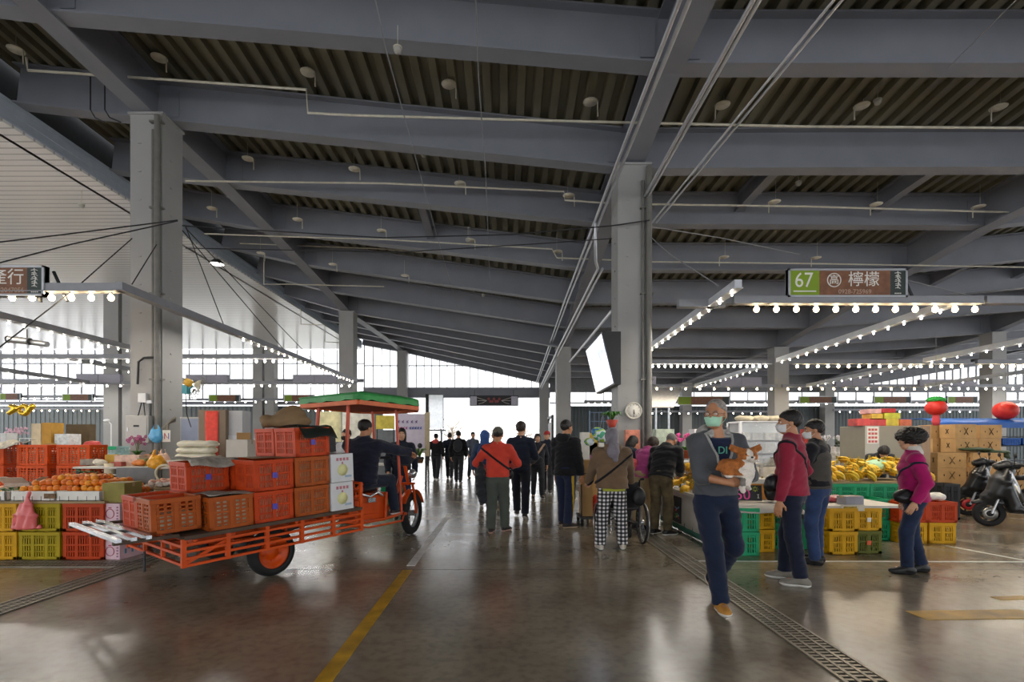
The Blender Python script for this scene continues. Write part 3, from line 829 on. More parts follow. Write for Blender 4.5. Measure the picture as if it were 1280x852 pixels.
# 1. man with the dog -------------------------------------------------------------------------------------
greyj = fabric('grey_jacket', '#4a4c50', bump=.35); greylin = fabric('grey_lining', '#9c9a96'); navytee = fabric('navy_tee', '#131c38'); jean_dark = fabric('dark_jeans', '#131d34', var=.2)
tanm = mat('tan_suede', '#b98235', rough=.8, var=.15, scale=20, bump=.2)
px_, py_ = at(893, 757)
dogman = P = Person('grey haired man in a mask and grey hooded jacket cradling the small dog', 1.81, (px_, py_ - .02), 176, h=.0075, lean=2, head=(-46, -3), skin=skin_tan,
    feet=((-.11, -.26, .18), (.05, .20, .088)), footpitch=(-40, 4), footyaw=(4, -10), kneepole=((-.6, 1, 0), (.1, 1, 0)),
    hands=((-.105, .285, 1.155), (-.02, .275, 1.10)), poles=((-.75, -.6, -.5), (.9, -.55, -.5)), palm=((.2, -.7, .7), (-.2, -.8, .55)), curl=(40, 34), hdir=((.98, .12, .1), (-.95, .1, .12)))
P.body(); P.face(hair_grey); P.hair(mat('hair_silver', '#8f8780', rough=.6, var=.3, scale=60, bump=.5, bscale=140), 'crop', 1, .002, .97); P.mask(mat('mask_green', '#a9d9bd', rough=.7, var=.05)); P.glasses(dark_metal)
F = P.top_field(hem=.93, w=1.06, loose=1.12, sleeve=.30, seed=1.2, wr=.008)
tee = F.copy(); tee.F = np.maximum(F.F + .012, 0 * F.F)
# open front: cut a V from the chest, leave a tee under it
k = P.s
v1 = F.plane(P.U(0, 0, 1.06), P.M @ v3(.95, 0, -.30)); v2 = F.plane(P.U(0, 0, 1.06), P.M @ v3(-.95, 0, -.30)); v3_ = -F.plane(P.U(0, .035, 1.2), P.M @ v3(0, 1, 0))
V = np.maximum(np.maximum(v1, v2), v3_)
J = F.copy(); J.F = np.maximum(F.F, -V); J.build('jacket', greyj, P.root)
t2 = F.copy(); t2.F = np.maximum(np.maximum(F.F + .012, V - .03), F.plane(P.U(0, .0, 1.405), P.M @ v3(0, .25, 1))); ts = t2.build('tee_shirt', navytee, P.root)
text_part('DI', .088, mat('print_green', '#5fae9a', rough=.8), ts, tuple(P.U(.012, .137, 1.292)), (PI / 2, 0, PI), .003, name='tee_print')
P.hood_down(greylin)
q = F.copy(); q.F = np.maximum(np.maximum(F.F - .005, np.abs(V) - .010), F.plane(P.U(0, .04, 1), P.M @ v3(0, -1, 0))); q.build('zip_band', greylin, P.root)
P.trousers(jean_dark, loose=1.12, rise=.98, cuff=.03, wr=.008); P.shoes(tanm, sole_white)

# 2. man in red, 3. man in the vest, 4. lady in pink ------------------------------------------------------------
x, y = at(989, 727)
P = Person('man in a dark red pullover standing with his back half turned at the fruit stall', 1.76, (x, y - .03), -48, h=.008, head=(24, 0), hands=((-.25, .06, .845), (.27, .10, .93)), skin=skin_tan, build=1.0,
           feet=((-.12, -.10, .085), (.10, .10, .085)), footyaw=(14, 8), lean=1)
P.body(); P.face(); P.hair(hair_black, 'short', 2, .005, 1.06); P.top(fabric('dark_red', '#8e2339', bump=.35), 'pullover', hem=.87, w=1.12, loose=1.03, seed=2.2)
P.mask(mat('mask_white', '#dcdcdc', rough=.7, var=.03))
P.strap(P.U(0, 0, 1.16), P.M @ v3(.72, 0, .70), .03, dkblack); P.trousers(fabric('navy_slacks', '#171d30'), loose=1.12, wr=.007, rise=.94); P.shoes(mat('shoe_grey', '#7f7a70', rough=.7), sole_white)
f = P.field(); f.ell(P.U(-.17, .135, .99), (.10, .07, .095), P.M, 0); f.ell(P.U(-.17, .165, .965), (.075, .055, .065), P.M, .02); f.wrinkle(.004, 30); P.loose(f, 'shoulder_bag', mat('bag_black', '#121317', rough=.45, var=.1), 'black shoulder bag at the hip of the man in the dark red pullover')

x, y = at(1023, 704)
P = Person('man in a grey vest over a black tee standing behind the red pullover man', 1.70, (x, y), -38, h=.009, head=(30, -4), hands=((-.20, .20, .98), (.06, .27, .965)), poles=((-.9, -.5, -.3), (.9, -.45, -.35)), skin=skin_tan, build=1.06, feet=((-.10, 0, .085), (.11, .05, .085)), lean=2)
P.body(); P.face(); P.hair(hair_black, 'short', 3, .004, 1.04); P.mask(_M['mask_white'])
F = P.top_field(hem=.92, w=1.06, loose=1.12, sleeve=-.12, seed=3.1); P.topF = F
F.build('tee_shirt', dkblack, P.root)
g = P.field(); k = P.s; A = lambda z, a, d: (P.U(0, .008, z), a * k * 1.1, d * k * 1.1)
g.loft([A(.89, .175, .132), A(1.08, .166, .124), A(1.25, .172, .126), A(1.385, .135, .09), A(1.45, .08, .075)], P.M[:, 0], .03); g.cut(P.U(0, 0, .89), P.M @ v3(0, 0, -1)); g.cut(P.U(0, 0, 1.475), P.M @ v3(0, -.3, 1)); g.wrinkle(.005, 20, 1)
g.build('vest', fabric('vest_grey', '#4b4842'), P.root)
P.trousers(fabric('blue_jeans', '#2b3e62', var=.3), loose=1.1, cuff=.02); P.shoes(mat('shoe_black', '#131314', rough=.5), rubber)
d, n, t = P.hand_frame(1); mb = MB(); mb.lathe([(.033, -.012), (.036, 0), (.033, .012)], tuple(P.wr[1] - d * .03), 14, Matrix(np.stack([n, t, d], 1).tolist())); mb.build('wrist_watch', dkblack, P.root)

x, y = at(1143, 716)
P = Person('lady with a black perm in a magenta sweater and jeans', 1.57, (x, y), -62, h=.0085, head=(6, 0), hands=((-.24, .04, .80), (.25, .03, .80)), build=.98, feet=((-.10, .08, .085), (.09, -.08, .085)), footyaw=(4, 10), lean=2)
P.body(); P.face(); P.hair(hair_black, 'perm', 1.0); P.top(fabric('magenta', '#a5155f', bump=.35), 'sweater', hem=.86, w=1.14, loose=1.22, seed=4.0, flare=1.06)
P.strap(P.U(0, 0, 1.15), P.M @ v3(.55, 0, .83), .022, navy)
f = P.field(); f.cone(P.U(0, -.02, 1.43), P.U(0, .0, 1.505), .078, .068, 0); f.cut(P.U(0, 0, 1.51), P.M @ v3(0, 0, 1)); f.build('roll_collar', fabric('cream', '#c9c2ba'), P.root)
f = P.field(); f.ell(P.U(-.185, .13, .93), (.06, .095, .08), P.M, 0); f.ell(P.U(-.20, .15, .91), (.05, .07, .055), P.M, .02); f.wrinkle(.005, 32, 2); P.loose(f, 'shoulder_bag', _M['bag_black'], 'black shoulder bag carried in front by the magenta lady')
P.trousers(fabric('jeans_pink_lady', '#1e2a44', var=.25), loose=1.1, rise=1.0); P.shoes(_M['shoe_black'], rubber)

# 5. woman with the wheelchair, 6. stooping man, 7. two women behind -------------------------------------------
x, y = at(765, 686)
P = Person('woman in a grey headscarf, brown hooded top and checked trousers pushing the wheelchair', 1.62, (x, y), 3, h=.009, head=(0, -6), hands=((-.29, .30, .84), (.31, .30, .84)), build=1.12, palm=((.3, 0, -1), (-.3, 0, -1)), curl=(70, 70), hdir=((0, 1, -.2), (0, 1, -.2)), feet=((-.16, -.02, .085), (.15, .03, .085)))
P.body(); P.scarf_head(fabric('grey_scarf', '#7f7a82', var=.3)); F = P.top(fabric('brown_top', '#6f5a45', bump=.35), 'hooded_top', hem=.86, w=1.16, loose=1.28, seed=5, flare=1.05)
P.hood_down(_M['fabric_brown_top']); P.strap(P.U(.02, 0, 1.14), P.M @ v3(-.62, 0, .78), .03, dkblack)
f = P.field(); f.loft([(P.U(0, 0, .80), .185, .14), (P.U(0, 0, .90), .185, .138)], (1, 0, 0)); f.cut(P.U(0, 0, .825), v3(0, 0, -1)); f.cut(P.U(0, 0, .9), v3(0, 0, 1)); f.build('undershirt', fabric('lime', '#a3a83a'), P.root)
P.trousers(plaid_material(), loose=1.3, cuff=.02, wr=.007, hipw=1.05); P.shoes(mat('shoe_cream', '#c9bfb0', rough=.7), sole_white)

x, y = at(826, 668)
P = Person('balding man in a black padded jacket stooping over the banana stall', 1.69, (x, y), 42, h=.010, lean=24, head=(-6, -30), hands=((-.16, .42, .93), (.12, .44, .92)), build=1.06, skin=skin_tan, hunch=.05, feet=((-.10, -.02, .085), (.10, .02, .085)), footyaw=(-6, -30))
P.body(); P.hair(hair_grey, 'bald', 1, .002); P.mask(mat('mask_black', '#1a1b1e', rough=.7)); P.top(fabric('black_puffer', '#17181b', bump=.5, bscale=14), 'jacket', hem=.88, w=1.12, loose=1.3, seed=6, wr=.009)
P.trousers(mat('camouflage', '#5c5038', rough=.85, var=.5, scale=9), loose=1.15); P.shoes(_M['shoe_black'], sole_white)

x, y = (800 - VX) * 8.45 / F_PX, 8.45
P = Person('woman in a pink jacket bending to the fruit beside the column', 1.60, (x, y), 62, h=.011, lean=20, head=(-4, -26), hands=((-.12, .42, .92), (.14, .40, .92)), hunch=.03)
P.body(); P.hair(hair_brown, 'bob', 2); P.top(fabric('pink', '#b04a83'), 'jacket', hem=.88, w=1.05, loose=1.2, seed=7); P.trousers(fabric('beige', '#a08a66'), loose=1.1); P.shoes(_M['shoe_black'], rubber)
f = P.field(); f.ell(P.U(-.12, -.12, 1.05), (.10, .10, .15), P.M, 0); f.wrinkle(.005, 30); P.loose(f, 'backpack', fabric('coral', '#cf5a5a'), 'coral pink bag on the back of the pink jacket woman')
P = Person('dark haired woman in a navy coat hidden behind the pink jacket woman', 1.60, ((778 - VX) * 9.0 / F_PX, 9.0), 62, h=.012, lean=18, head=(0, -24), hands=((-.12, .4, .92), (.14, .4, .92)))
P.body(); P.hair(hair_black, 'long', 2); P.top(navy, 'coat', hem=.8, w=1.04, loose=1.2, seed=8); P.trousers(charcoal); P.shoes(_M['shoe_black'], rubber)

# 8. people walking in the aisle ---------------------------------------------------------------------------------
x, y = at(622, 665)
P = Person('man in a bright red shirt and grey cap walking away, dark jacket on his arm', 1.665, (x, y), 4, h=.009, head=(-4, -10), hands=((-.22, .20, .99), (.18, .27, 1.02)), poles=((-1, -.6, -.4), (1, -.6, -.4)), build=1.05, feet=((-.10, -.06, .085), (.11, .10, .085)), footyaw=(-4, -30), skin=skin_tan)
P.body(); P.hair(hair_black, 'short', 1, .003); P.cap(fabric('cap_grey', '#5d5a50')); P.top(fabric('bright_red', '#c8402f', bump=.35), 'shirt', hem=.90, w=1.08, loose=1.2, sleeve=.75, seed=9)
P.strap(P.U(0, 0, 1.17), P.M @ v3(.60, 0, .8), .035, dkblack); P.trousers(fabric('grey_green', '#4c524b'), loose=1.3, cuff=.03, wr=.008); P.shoes(mat('shoe_dark', '#251d1d', rough=.6), mat('sole_pink', '#c9a59a', rough=.6))
f = P.field(); f.loft([(P.U(-.27, .06, 1.10), .04, .10), (P.U(-.29, .02, .90), .075, .12), (P.U(-.27, .0, .64), .085, .11), (P.U(-.22, 0, .50), .06, .08)], (1, 0, 0), .03); f.wrinkle(.018, 18, 3); P.loose(f, 'carried_jacket', charcoal, 'charcoal jacket hanging from the left arm of the red shirt man', 'jacket')
f = P.field(); f.ell(P.U(.19, .12, .93), (.06, .09, .08), P.M, 0); P.loose(f, 'shoulder_bag', _M['bag_black'], 'small black bag at the right hip of the bright red shirt man')

x, y = at(651, 647)
P = Person('tall man in a navy jacket walking away beside the red shirt man', 1.80, (x, y), 6, h=.011, head=(-10, 0), hands=((-.22, .16, .98), (.20, .26, 1.05)), feet=((-.09, .24, .085), (.09, -.16, .10)), footpitch=(0, -18))
P.body(); P.hair(hair_brown, 'tousled', 1, .004, 1.05); P.top(navy, 'jacket', hem=.86, w=1.05, loose=1.2, seed=10); P.trousers(fabric('navy_dark', '#191c27'), loose=1.15); P.shoes(_M['shoe_dark'], sole_white)

x, y = at(707, 658)
P = Person('man in a black jacket and navy track trousers with a yellow side stripe', 1.80, (x, y), 38, h=.009, head=(-14, -2), hands=((-.24, .06, .86), (.25, .10, .86)), build=1.03, feet=((-.12, .10, .085), (.10, -.10, .085)), footyaw=(-4, -34), skin=skin_tan)
P.body(); P.face(); P.hair(hair_black, 'short', 4, .004, 1.03); P.top(dkblack, 'jacket', hem=.82, w=1.13, loose=1.3, seed=11, wr=.008); P.hood_down(dkblack)
F = P.trouser_field(loose=1.2, cuff=.03); F.build('trousers', fabric('track_navy', '#1d2740'), P.root)
cond = np.maximum(np.abs(F.plane((P.hip[1] + P.an[1]) / 2, (0, 1, 0.03))) - .022, -F.plane((P.hip[1] + P.kn[1]) / 2, (1, 0, 0))); P.band(F, cond, mat('stripe_yellow', '#b99a22', rough=.7), 'yellow_stripe')
P.shoes(_M['shoe_dark'], mat('sole_beige', '#b9a48c', rough=.6))

def walker(label, H, px, Yd, face, cl, tr, hairm=hair_black, style='short', dx=0, hem=.88, pack=None, hood=None, cap=None, phase=.16, h=.014, up=None, fc=False, wide=1.08, group=None):
    x = (px - VX) * Yd / F_PX
    P = Person(label, H, (x, Yd), face, h=h, head=(rnd.uniform(-8, 8), -2), feet=((-.09, phase, .085), (.09, -phase, .10)), footpitch=(0, -15), hands=((-.25, -.05, .86 * H / 1.7), (.25, .12, .88 * H / 1.7)), group=group)
    P.body()
    if fc: P.face()
    if up: P.hood_up(up)
    else: P.hair(hairm, style, rnd.random() * 5, .003)
    P.top(cl, 'jacket', hem=hem, w=wide, loose=1.22, seed=rnd.random() * 9); P.trousers(tr, loose=1.12); P.shoes(_M['shoe_black'], sole_white)
    if pack: P.pack(pack, 'dark blue backpack under the blue hood' if up else 'black backpack on the man nearest the bright exit')
    if hood: P.hood_down(hood)
    if cap: P.cap(cap)
    return P
P = walker('woman in a dark coat facing the camera with a beige bag strap', 1.64, 672, 13.0, 176, fabric('dark_coat', '#22252e'), charcoal, hair_brown, 'bob', hem=.80, fc=True, h=.011)
P.strap(P.U(0, 0, 1.2), P.M @ v3(.8, 0, .6), .05, fabric('beige_strap', '#b99a80'), keep=(P.U(0, .02, 1.2), P.M @ v3(0, -1, 0)))
f = P.field(); f.ell(P.U(.02, .17, 1.0), (.15, .06, .11), P.M, 0); P.loose(f, 'handbag', charcoal, 'dark handbag held by the woman facing the camera')
P = walker('man in a dark anorak and red cap partly behind the woman facing the camera', 1.72, 684, 14.3, 190, navy, charcoal, cap=fabric('red_cap', '#b3302c'), h=.013)
P = walker('person in a blue hood walking away left of the red shirt man', 1.66, 606, 11.2, 4, fabric('slate_blue', '#3a4a66'), charcoal, up=fabric('blue_hood', '#3f5f9a'), pack=fabric('blue_pack', '#2f4470'), h=.011, wide=1.15)
P = walker('dark haired person in black beside the blue hood', 1.68, 619, 12.2, 4, dkblack, charcoal, h=.012)
P = walker('slim dark figure at the edge of the bright exit', 1.80, 591, 20.0, 150, fabric('blue_grey', '#5a6270'), charcoal, wide=.95)
P = walker('man in a dark jacket with a black backpack walking out to the exit', 1.80, 573, 17.6, 2, dkblack, charcoal, pack=charcoal, h=.013)
P = walker('man in a navy coat walking left of the backpack man', 1.76, 562, 19.6, 2, navy, charcoal, h=.014)
P = walker('person in black with a coral red hood hanging down the back', 1.72, 545, 19.2, 6, dkblack, charcoal, hood=fabric('coral_hood', '#d0544f'), cap=dkblack, h=.013)
P = walker('woman with long dark hair in a dark hooded coat standing behind the tricycle', 1.69, 502, 9.6, 165, fabric('ink_coat', '#1b2230'), denim, hair_black, 'long', hem=.80, fc=True, phase=.03, h=.010)
P = walker('stall keeper in a white top and mask seen past the canopy post', 1.68, 434, 9.9, 200, fabric('white_top', '#c9c9cc'), charcoal, fc=False, phase=.02, h=.011); P.mask(_M['mask_black'])
P = walker('dark figure standing far off by the corrugated wall', 1.70, 1053, 17.0, 170, dkblack, charcoal, phase=.02)
x = (1094 - VX) * 9.6 / F_PX
P = Person('dark haired stall keeper bent low behind the heaped bananas', 1.60, (x, 9.6), 200, h=.012, lean=46, head=(0, -20), hands=((-.15, .45, .62), (.15, .45, .62)))
P.body(); P.hair(hair_black, 'bob', 2); P.top(charcoal, 'jacket', hem=.9, loose=1.2); P.trousers(charcoal); P.shoes(_M['shoe_black'], rubber)
# ---- the small dog in the man's arms -------------------------------------------------------------------------
DC = W(924, 583, 4.16)
dog = thing('dog', 'small tan and white dog with large ears held by the masked man', 'dog', DC)
f = Field((-.30, -.20, -.28), (.30, .22, .26), .0065)
f.ell((-.055, .02, -.005), (.088, .07, .068), Matrix.Rotation(.25, 3, 'Y'), 0); f.ell((.045, -.01, -.035), (.075, .062, .085), None, .05); f.cone((.03, -.02, .02), (.045, -.03, .075), .055, .052, .04)
f.ell((.042, -.045, .092), (.068, .058, .056), None, .02); f.ell((.042, -.095, .073), (.030, .04, .024), None, .025); f.ell((.0, -.06, .075), (.03, .035, .03), None, .03); f.ell((.085, -.06, .075), (.03, .035, .03), None, .03)
for sx, tx in ((-1, -.075), (1, .150)):
    b0 = (.042 + sx * .045, -.03, .125); f.cone(b0, (tx, -.025, .150), .030, .020, .02); f.cone((.042 + sx * .075, -.025, .14), (tx + sx * .004, -.02, .178), .024, .008, .015); f.ell((.042 + sx * .082, -.052, .148), (.022, .018, .022), None, .012, 's')
f.cone((.02, -.05, -.07), (-.015, -.085, -.165), .028, .020, .02); f.cone((-.015, -.085, -.165), (-.02, -.11, -.185), .022, .02, .015); f.cone((.075, -.03, -.08), (.04, -.06, -.16), .026, .018, .02); f.ell((.04, -.075, -.172), (.02, .03, .016), None, .01)
f.cone((-.10, .03, 0), (-.09, -.02, -.07), .05, .03, .03); f.cone((-.11, .05, .02), (-.15, .06, -.02), .03, .015, .03)
f.wrinkle(.003, 90, 1); f.wrinkle(.0018, 190, 2)
me = f.to_mesh('body')
fur_t = mat('fur_tan', '#a9642c', rough=.85, var=.3, scale=30, bump=.6, bscale=160); fur_w = mat('fur_white', '#e2d8cc', rough=.85, var=.12, scale=30, bump=.6, bscale=160); fur_g = mat('fur_grey', '#7d766e', rough=.85, var=.25, scale=30, bump=.6, bscale=160)
for m in (fur_w, fur_t, fur_g): me.materials.append(m)
C = np.zeros(len(me.polygons) * 3, np.float32); me.polygons.foreach_get('center', C); C = C.reshape(-1, 3); x, y, z = C.T
idx = np.zeros(len(C), np.int32)
idx[(x < -.01 + .02 * np.sin(z * 60)) & (z > -.07)] = 1
idx[(z > .045) & (np.abs(x - .042) > .016 + .010 * np.sin(z * 70)) & (z > .06 + .3 * np.maximum(0, .03 - np.abs(x - .042)))] = 1
idx[(np.abs(x - .042) < .034) & (y < -.085) & (z < .085)] = 0
idx[(x < .012) & (z < -.085) & (z > -.15)] = 2
me.polygons.foreach_set('material_index', idx)
o = bpy.data.objects.new('body', me); link(o, dog)
for sx in (-1, 1): mb = MB(); mb.ell((.042 + sx * .030, -.094, .100), (.0095, .008, .0095), 12, 8); mb.build('eye', iris_m, dog)
mb = MB(); mb.ell((.042, -.134, .080), (.0105, .008, .008), 10, 7); mb.build('nose', rubber, dog)
# ============================ plastic crates, boxes ======================================================
def plastic(name, col): return mat('plastic_' + name, col, rough=0.5, var=0.10, scale=5, spec=.25)
cr_orange = plastic('orange', '#c04608'); cr_orange2 = plastic('brown_orange', '#a24c12'); cr_red = plastic('red_orange', '#b83c08')
cr_yellow = plastic('yellow', '#d09c0a'); cr_lemon = plastic('mustard', '#a8930e'); cr_green = plastic('green', '#1f9a68'); cr_olive = plastic('olive', '#5f6420')
label_blue = mat('label_blue', '#4a45b0', rough=.5); label_white = mat('label_white', '#dedbd2', rough=.5); label_orange = mat('label_orange', '#d4582c', rough=.5)
foam = mat('foam_white', '#e2dfd6', rough=.7, var=.06, scale=10); kraft = mat('kraft_card', '#a98352', rough=.75, var=.12, scale=4); kraft_dark = mat('kraft_dark', '#7d6344', rough=.8, var=.15, scale=4)
newsprint = mat('newsprint', '#9b958a', rough=.85, var=.35, scale=14)
def crate_mesh(L, Wd, H, style='slit'):
    """open crate: L along x, Wd along y; lattice walls, corner posts, folded rim"""
    mb = MB(); t = .012
    mb.bx(-L / 2, L / 2, -Wd / 2, Wd / 2, 0, .012)
    for sx in (-1, 1):
        for sy in (-1, 1): mb.bx(sx * L / 2, sx * (L / 2 - .045), sy * Wd / 2, sy * (Wd / 2 - .045), 0, H)
    for (ax, ln, of) in (('x', L, Wd), ('y', Wd, L)):
        for sg in (-1, 1):
            def B(a0, a1, z0, z1, dep=t, out=0.0):
                o1 = sg * (of / 2 - .004 + out); o0 = sg * (of / 2 - .004 - dep)
                if ax == 'x': mb.bx(a0, a1, o0, o1, z0, z1)
                else: mb.bx(o0, o1, a0, a1, z0, z1)
            B(-ln / 2, ln / 2, H - .045, H, .02, .010); B(-ln / 2, ln / 2, 0, .04, t, .004); B(-ln / 2, ln / 2, H * .50, H * .50 + .022, t, .002)
            n = 3 if ln > .45 else 2
            for q in range(1, n): x = -ln / 2 + ln * q / n; B(x - .02, x + .02, 0, H, t, .005)
            m = int(ln / (.028 if style == 'slit' else .06)); rw = .0085 if style == 'slit' else .012
            for q in range(1, m): x = -ln / 2 + ln * q / m; B(x - rw, x + rw, .03, H - .03, t * .6)
            rows = (.27, .77) if style == 'slit' else (.16, .28, .40, .62, .74, .86)
            for q in rows: B(-ln / 2, ln / 2, H * q, H * q + .018, t * .7)
    return mb
def crate_proto(label, L, Wd, H, m, style='slit', filler=None, tagm=None, tag_face=-1, fill=.8):
    r = thing('crate', label, 'crate')
    crate_mesh(L, Wd, H, style).build('basket', m, r, bevel=.003)
    if filler is not None:
        mb = MB(); mb.bx(-L / 2 + .03, L / 2 - .03, -Wd / 2 + .03, Wd / 2 - .03, .02, H * fill); mb.build('contents', filler, r, bevel=.03)
    if tagm is not None:
        mb = MB(); mb.bx(-.026, .026, -Wd / 2 - .012, -Wd / 2 - .004, H * .40, H * .58) if tag_face < 0 else mb.bx(L / 2 + .004, L / 2 + .012, -.04, .04, H * .38, H * .66)
        mb.build('paper_tag', tagm, r)
    return Proto(r)
def card_box(name, label, L, Wd, H, m, open_top=False, cat='box', tape=True, group=None):
    r = thing(name, label, cat, group=group)
    mb = MB(); 
    if open_top:
        t = .006
        mb.bx(-L / 2, L / 2, -Wd / 2, Wd / 2, 0, t); mb.bx(-L / 2, L / 2, -Wd / 2, -Wd / 2 + t, 0, H); mb.bx(-L / 2, L / 2, Wd / 2 - t, Wd / 2, 0, H); mb.bx(-L / 2, -L / 2 + t, -Wd / 2, Wd / 2, 0, H); mb.bx(L / 2 - t, L / 2, -Wd / 2, Wd / 2, 0, H)
        mb.build('carton', m, r)
        f = MB(); f.bar((-L / 2, -Wd / 2 - .10, H + .05), (L / 2, -Wd / 2 - .10, H + .05), .004, .004)
        f = MB(); f.add([(-L / 2, -Wd / 2, H), (L / 2, -Wd / 2, H), (L / 2 - .02, -Wd / 2 - .11, H + .08), (-L / 2 + .02, -Wd / 2 - .11, H + .08)], [(0, 1, 2, 3)])
        f.add([(L / 2, -Wd / 2, H), (L / 2, Wd / 2, H), (L / 2 + .11, Wd / 2 - .02, H + .07), (L / 2 + .11, -Wd / 2 + .02, H + .07)], [(0, 1, 2, 3)])
        f.add([(-L / 2, -Wd / 2, H), (-L / 2, Wd / 2, H), (-L / 2 - .10, Wd / 2 - .02, H + .08), (-L / 2 - .10, -Wd / 2 + .02, H + .08)], [(0, 1, 2, 3)])
        o = f.build('flaps', m, r); s = o.modifiers.new('t', 'SOLIDIFY'); s.thickness = .005
    else:
        mb.bx(-L / 2, L / 2, -Wd / 2, Wd / 2, 0, H); mb.build('carton', m, r, bevel=.004)
        if tape:
            q = MB(); q.bx(-L / 2 - .001, L / 2 + .001, -.025, .025, H * .78, H + .0015); q.build('tape', mat('parcel_tape', '#b59a6a', rough=.3), r)
            q = MB(); q.bx(-L / 2 - .0008, L / 2 + .0008, -.0015, .0015, H, H + .002)
    return Proto(r)
# ============================ the cargo tricycle ==========================================================
TH = math.radians(38); TO = Vector((-3.03, 5.90, 0)); PT = math.radians(2.3)
tr = thing('cargo_tricycle', 'orange three wheeled cargo tricycle with a slatted flatbed and green canopy', 'tricycle', TO, -TH)
def T(r, u, z=0): return TO + Vector((r * math.cos(TH) + u * math.sin(TH), -r * math.sin(TH) + u * math.cos(TH), z))
def bed_z(u): return .60 + u * math.tan(PT)
TROT = Euler((PT, 0, -TH), 'XYZ').to_matrix().to_euler()
t_or = mat('tricycle_orange', '#c64808', rough=.42, var=.12, scale=6, spec=.3); t_dk = mat('tricycle_board', '#4a3a2c', rough=.75, var=.3, scale=5)
t_steel = mat('rack_steel', '#c9ced3', rough=.22, metal=.8); tyre = mat('tyre', '#121214', rough=.8, var=.15); seat_m = mat('seat_black', '#1b1b1d', rough=.5)
HW = .75; U0, U1 = -.90, 1.05
def bp(r, u, dz=0): return (r, u, bed_z(u) + dz)
# flatbed: board, side rails, posts
mb = MB(); mb.add([bp(-HW, U0, -.03), bp(HW, U0, -.03), bp(HW, U1, -.03), bp(-HW, U1, -.03), bp(-HW, U0, 0), bp(HW, U0, 0), bp(HW, U1, 0), bp(-HW, U1, 0)], [(3, 2, 1, 0), (4, 5, 6, 7), (0, 1, 5, 4), (1, 2, 6, 5), (2, 3, 7, 6), (3, 0, 4, 7)])
mb.bar(bp(HW + .01, U0, -.012), bp(HW + .01, U1, -.012), .05, .035); mb.build('bed_board', t_dk, tr)
for sg in (-1, 1):
    mb = MB(); x = sg * (HW + .01)
    for dz in (-.075, -.14, -.205, -.27): mb.bar(bp(x, U0, dz), bp(x, U1, dz), .03, .024)
    n = 5
    for k in range(n + 1):
        u = U0 + (U1 - U0) * k / n; mb.bar(bp(x, u, -.285), bp(x, u, -.02), .035, .04)
    mb.bar(bp(x - sg * .015, U0, -.26), bp(x - sg * .015, U0 + .38, -.10), .02, .03)
    mb.build('side_rail', t_or, tr)
mb = MB()
for dz in (-.09, -.17, -.26): mb.bar(bp(-HW, U0, dz), bp(HW, U0, dz), .03, .024)
for k in range(4): mb.bar(bp(-HW + 2 * HW * k / 3, U0, -.27), bp(-HW + 2 * HW * k / 3, U0, -.02), .03, .03)
mb.build('rear_rail', t_or, tr)
# chassis below the bed
mb = MB()
for x in (-.38, .38): mb.bar(bp(x, U0 + .02, -.13), bp(x, U1 + .25, -.13), .05, .08)
for k in range(6): u = U0 + .1 + k * .34; mb.bar(bp(-HW, u, -.06), bp(HW, u, -.06), .035, .04)
mb.tube([(-.60, 0, .25), (.60, 0, .25)], .035, 10)
for x in (-.4, .4):
    mb.bar((x, -.3, .40), (x, .3, .40), .05, .02); mb.bar((x, -.28, .42), (x, -.24, .50), .03); mb.bar((x, .28, .42), (x, .24, .52), .03); mb.bar((x, 0, .25), (x, 0, .41), .06, .06)
mb.build('chassis', t_or, tr)
mb = MB(); mb.ell((0, 0, .27), (.13, .12, .12)); mb.tube([(0, .1, .3), (0, .9, .42)], .03, 8); mb.build('axle_housing', dark_metal, tr)
mb = MB(); mb.tube([(-.1, U0 - .05, .33), (-.1, U0 - .05, .12)], .012, 6); mb.build('drop_stay', dark_metal, tr)
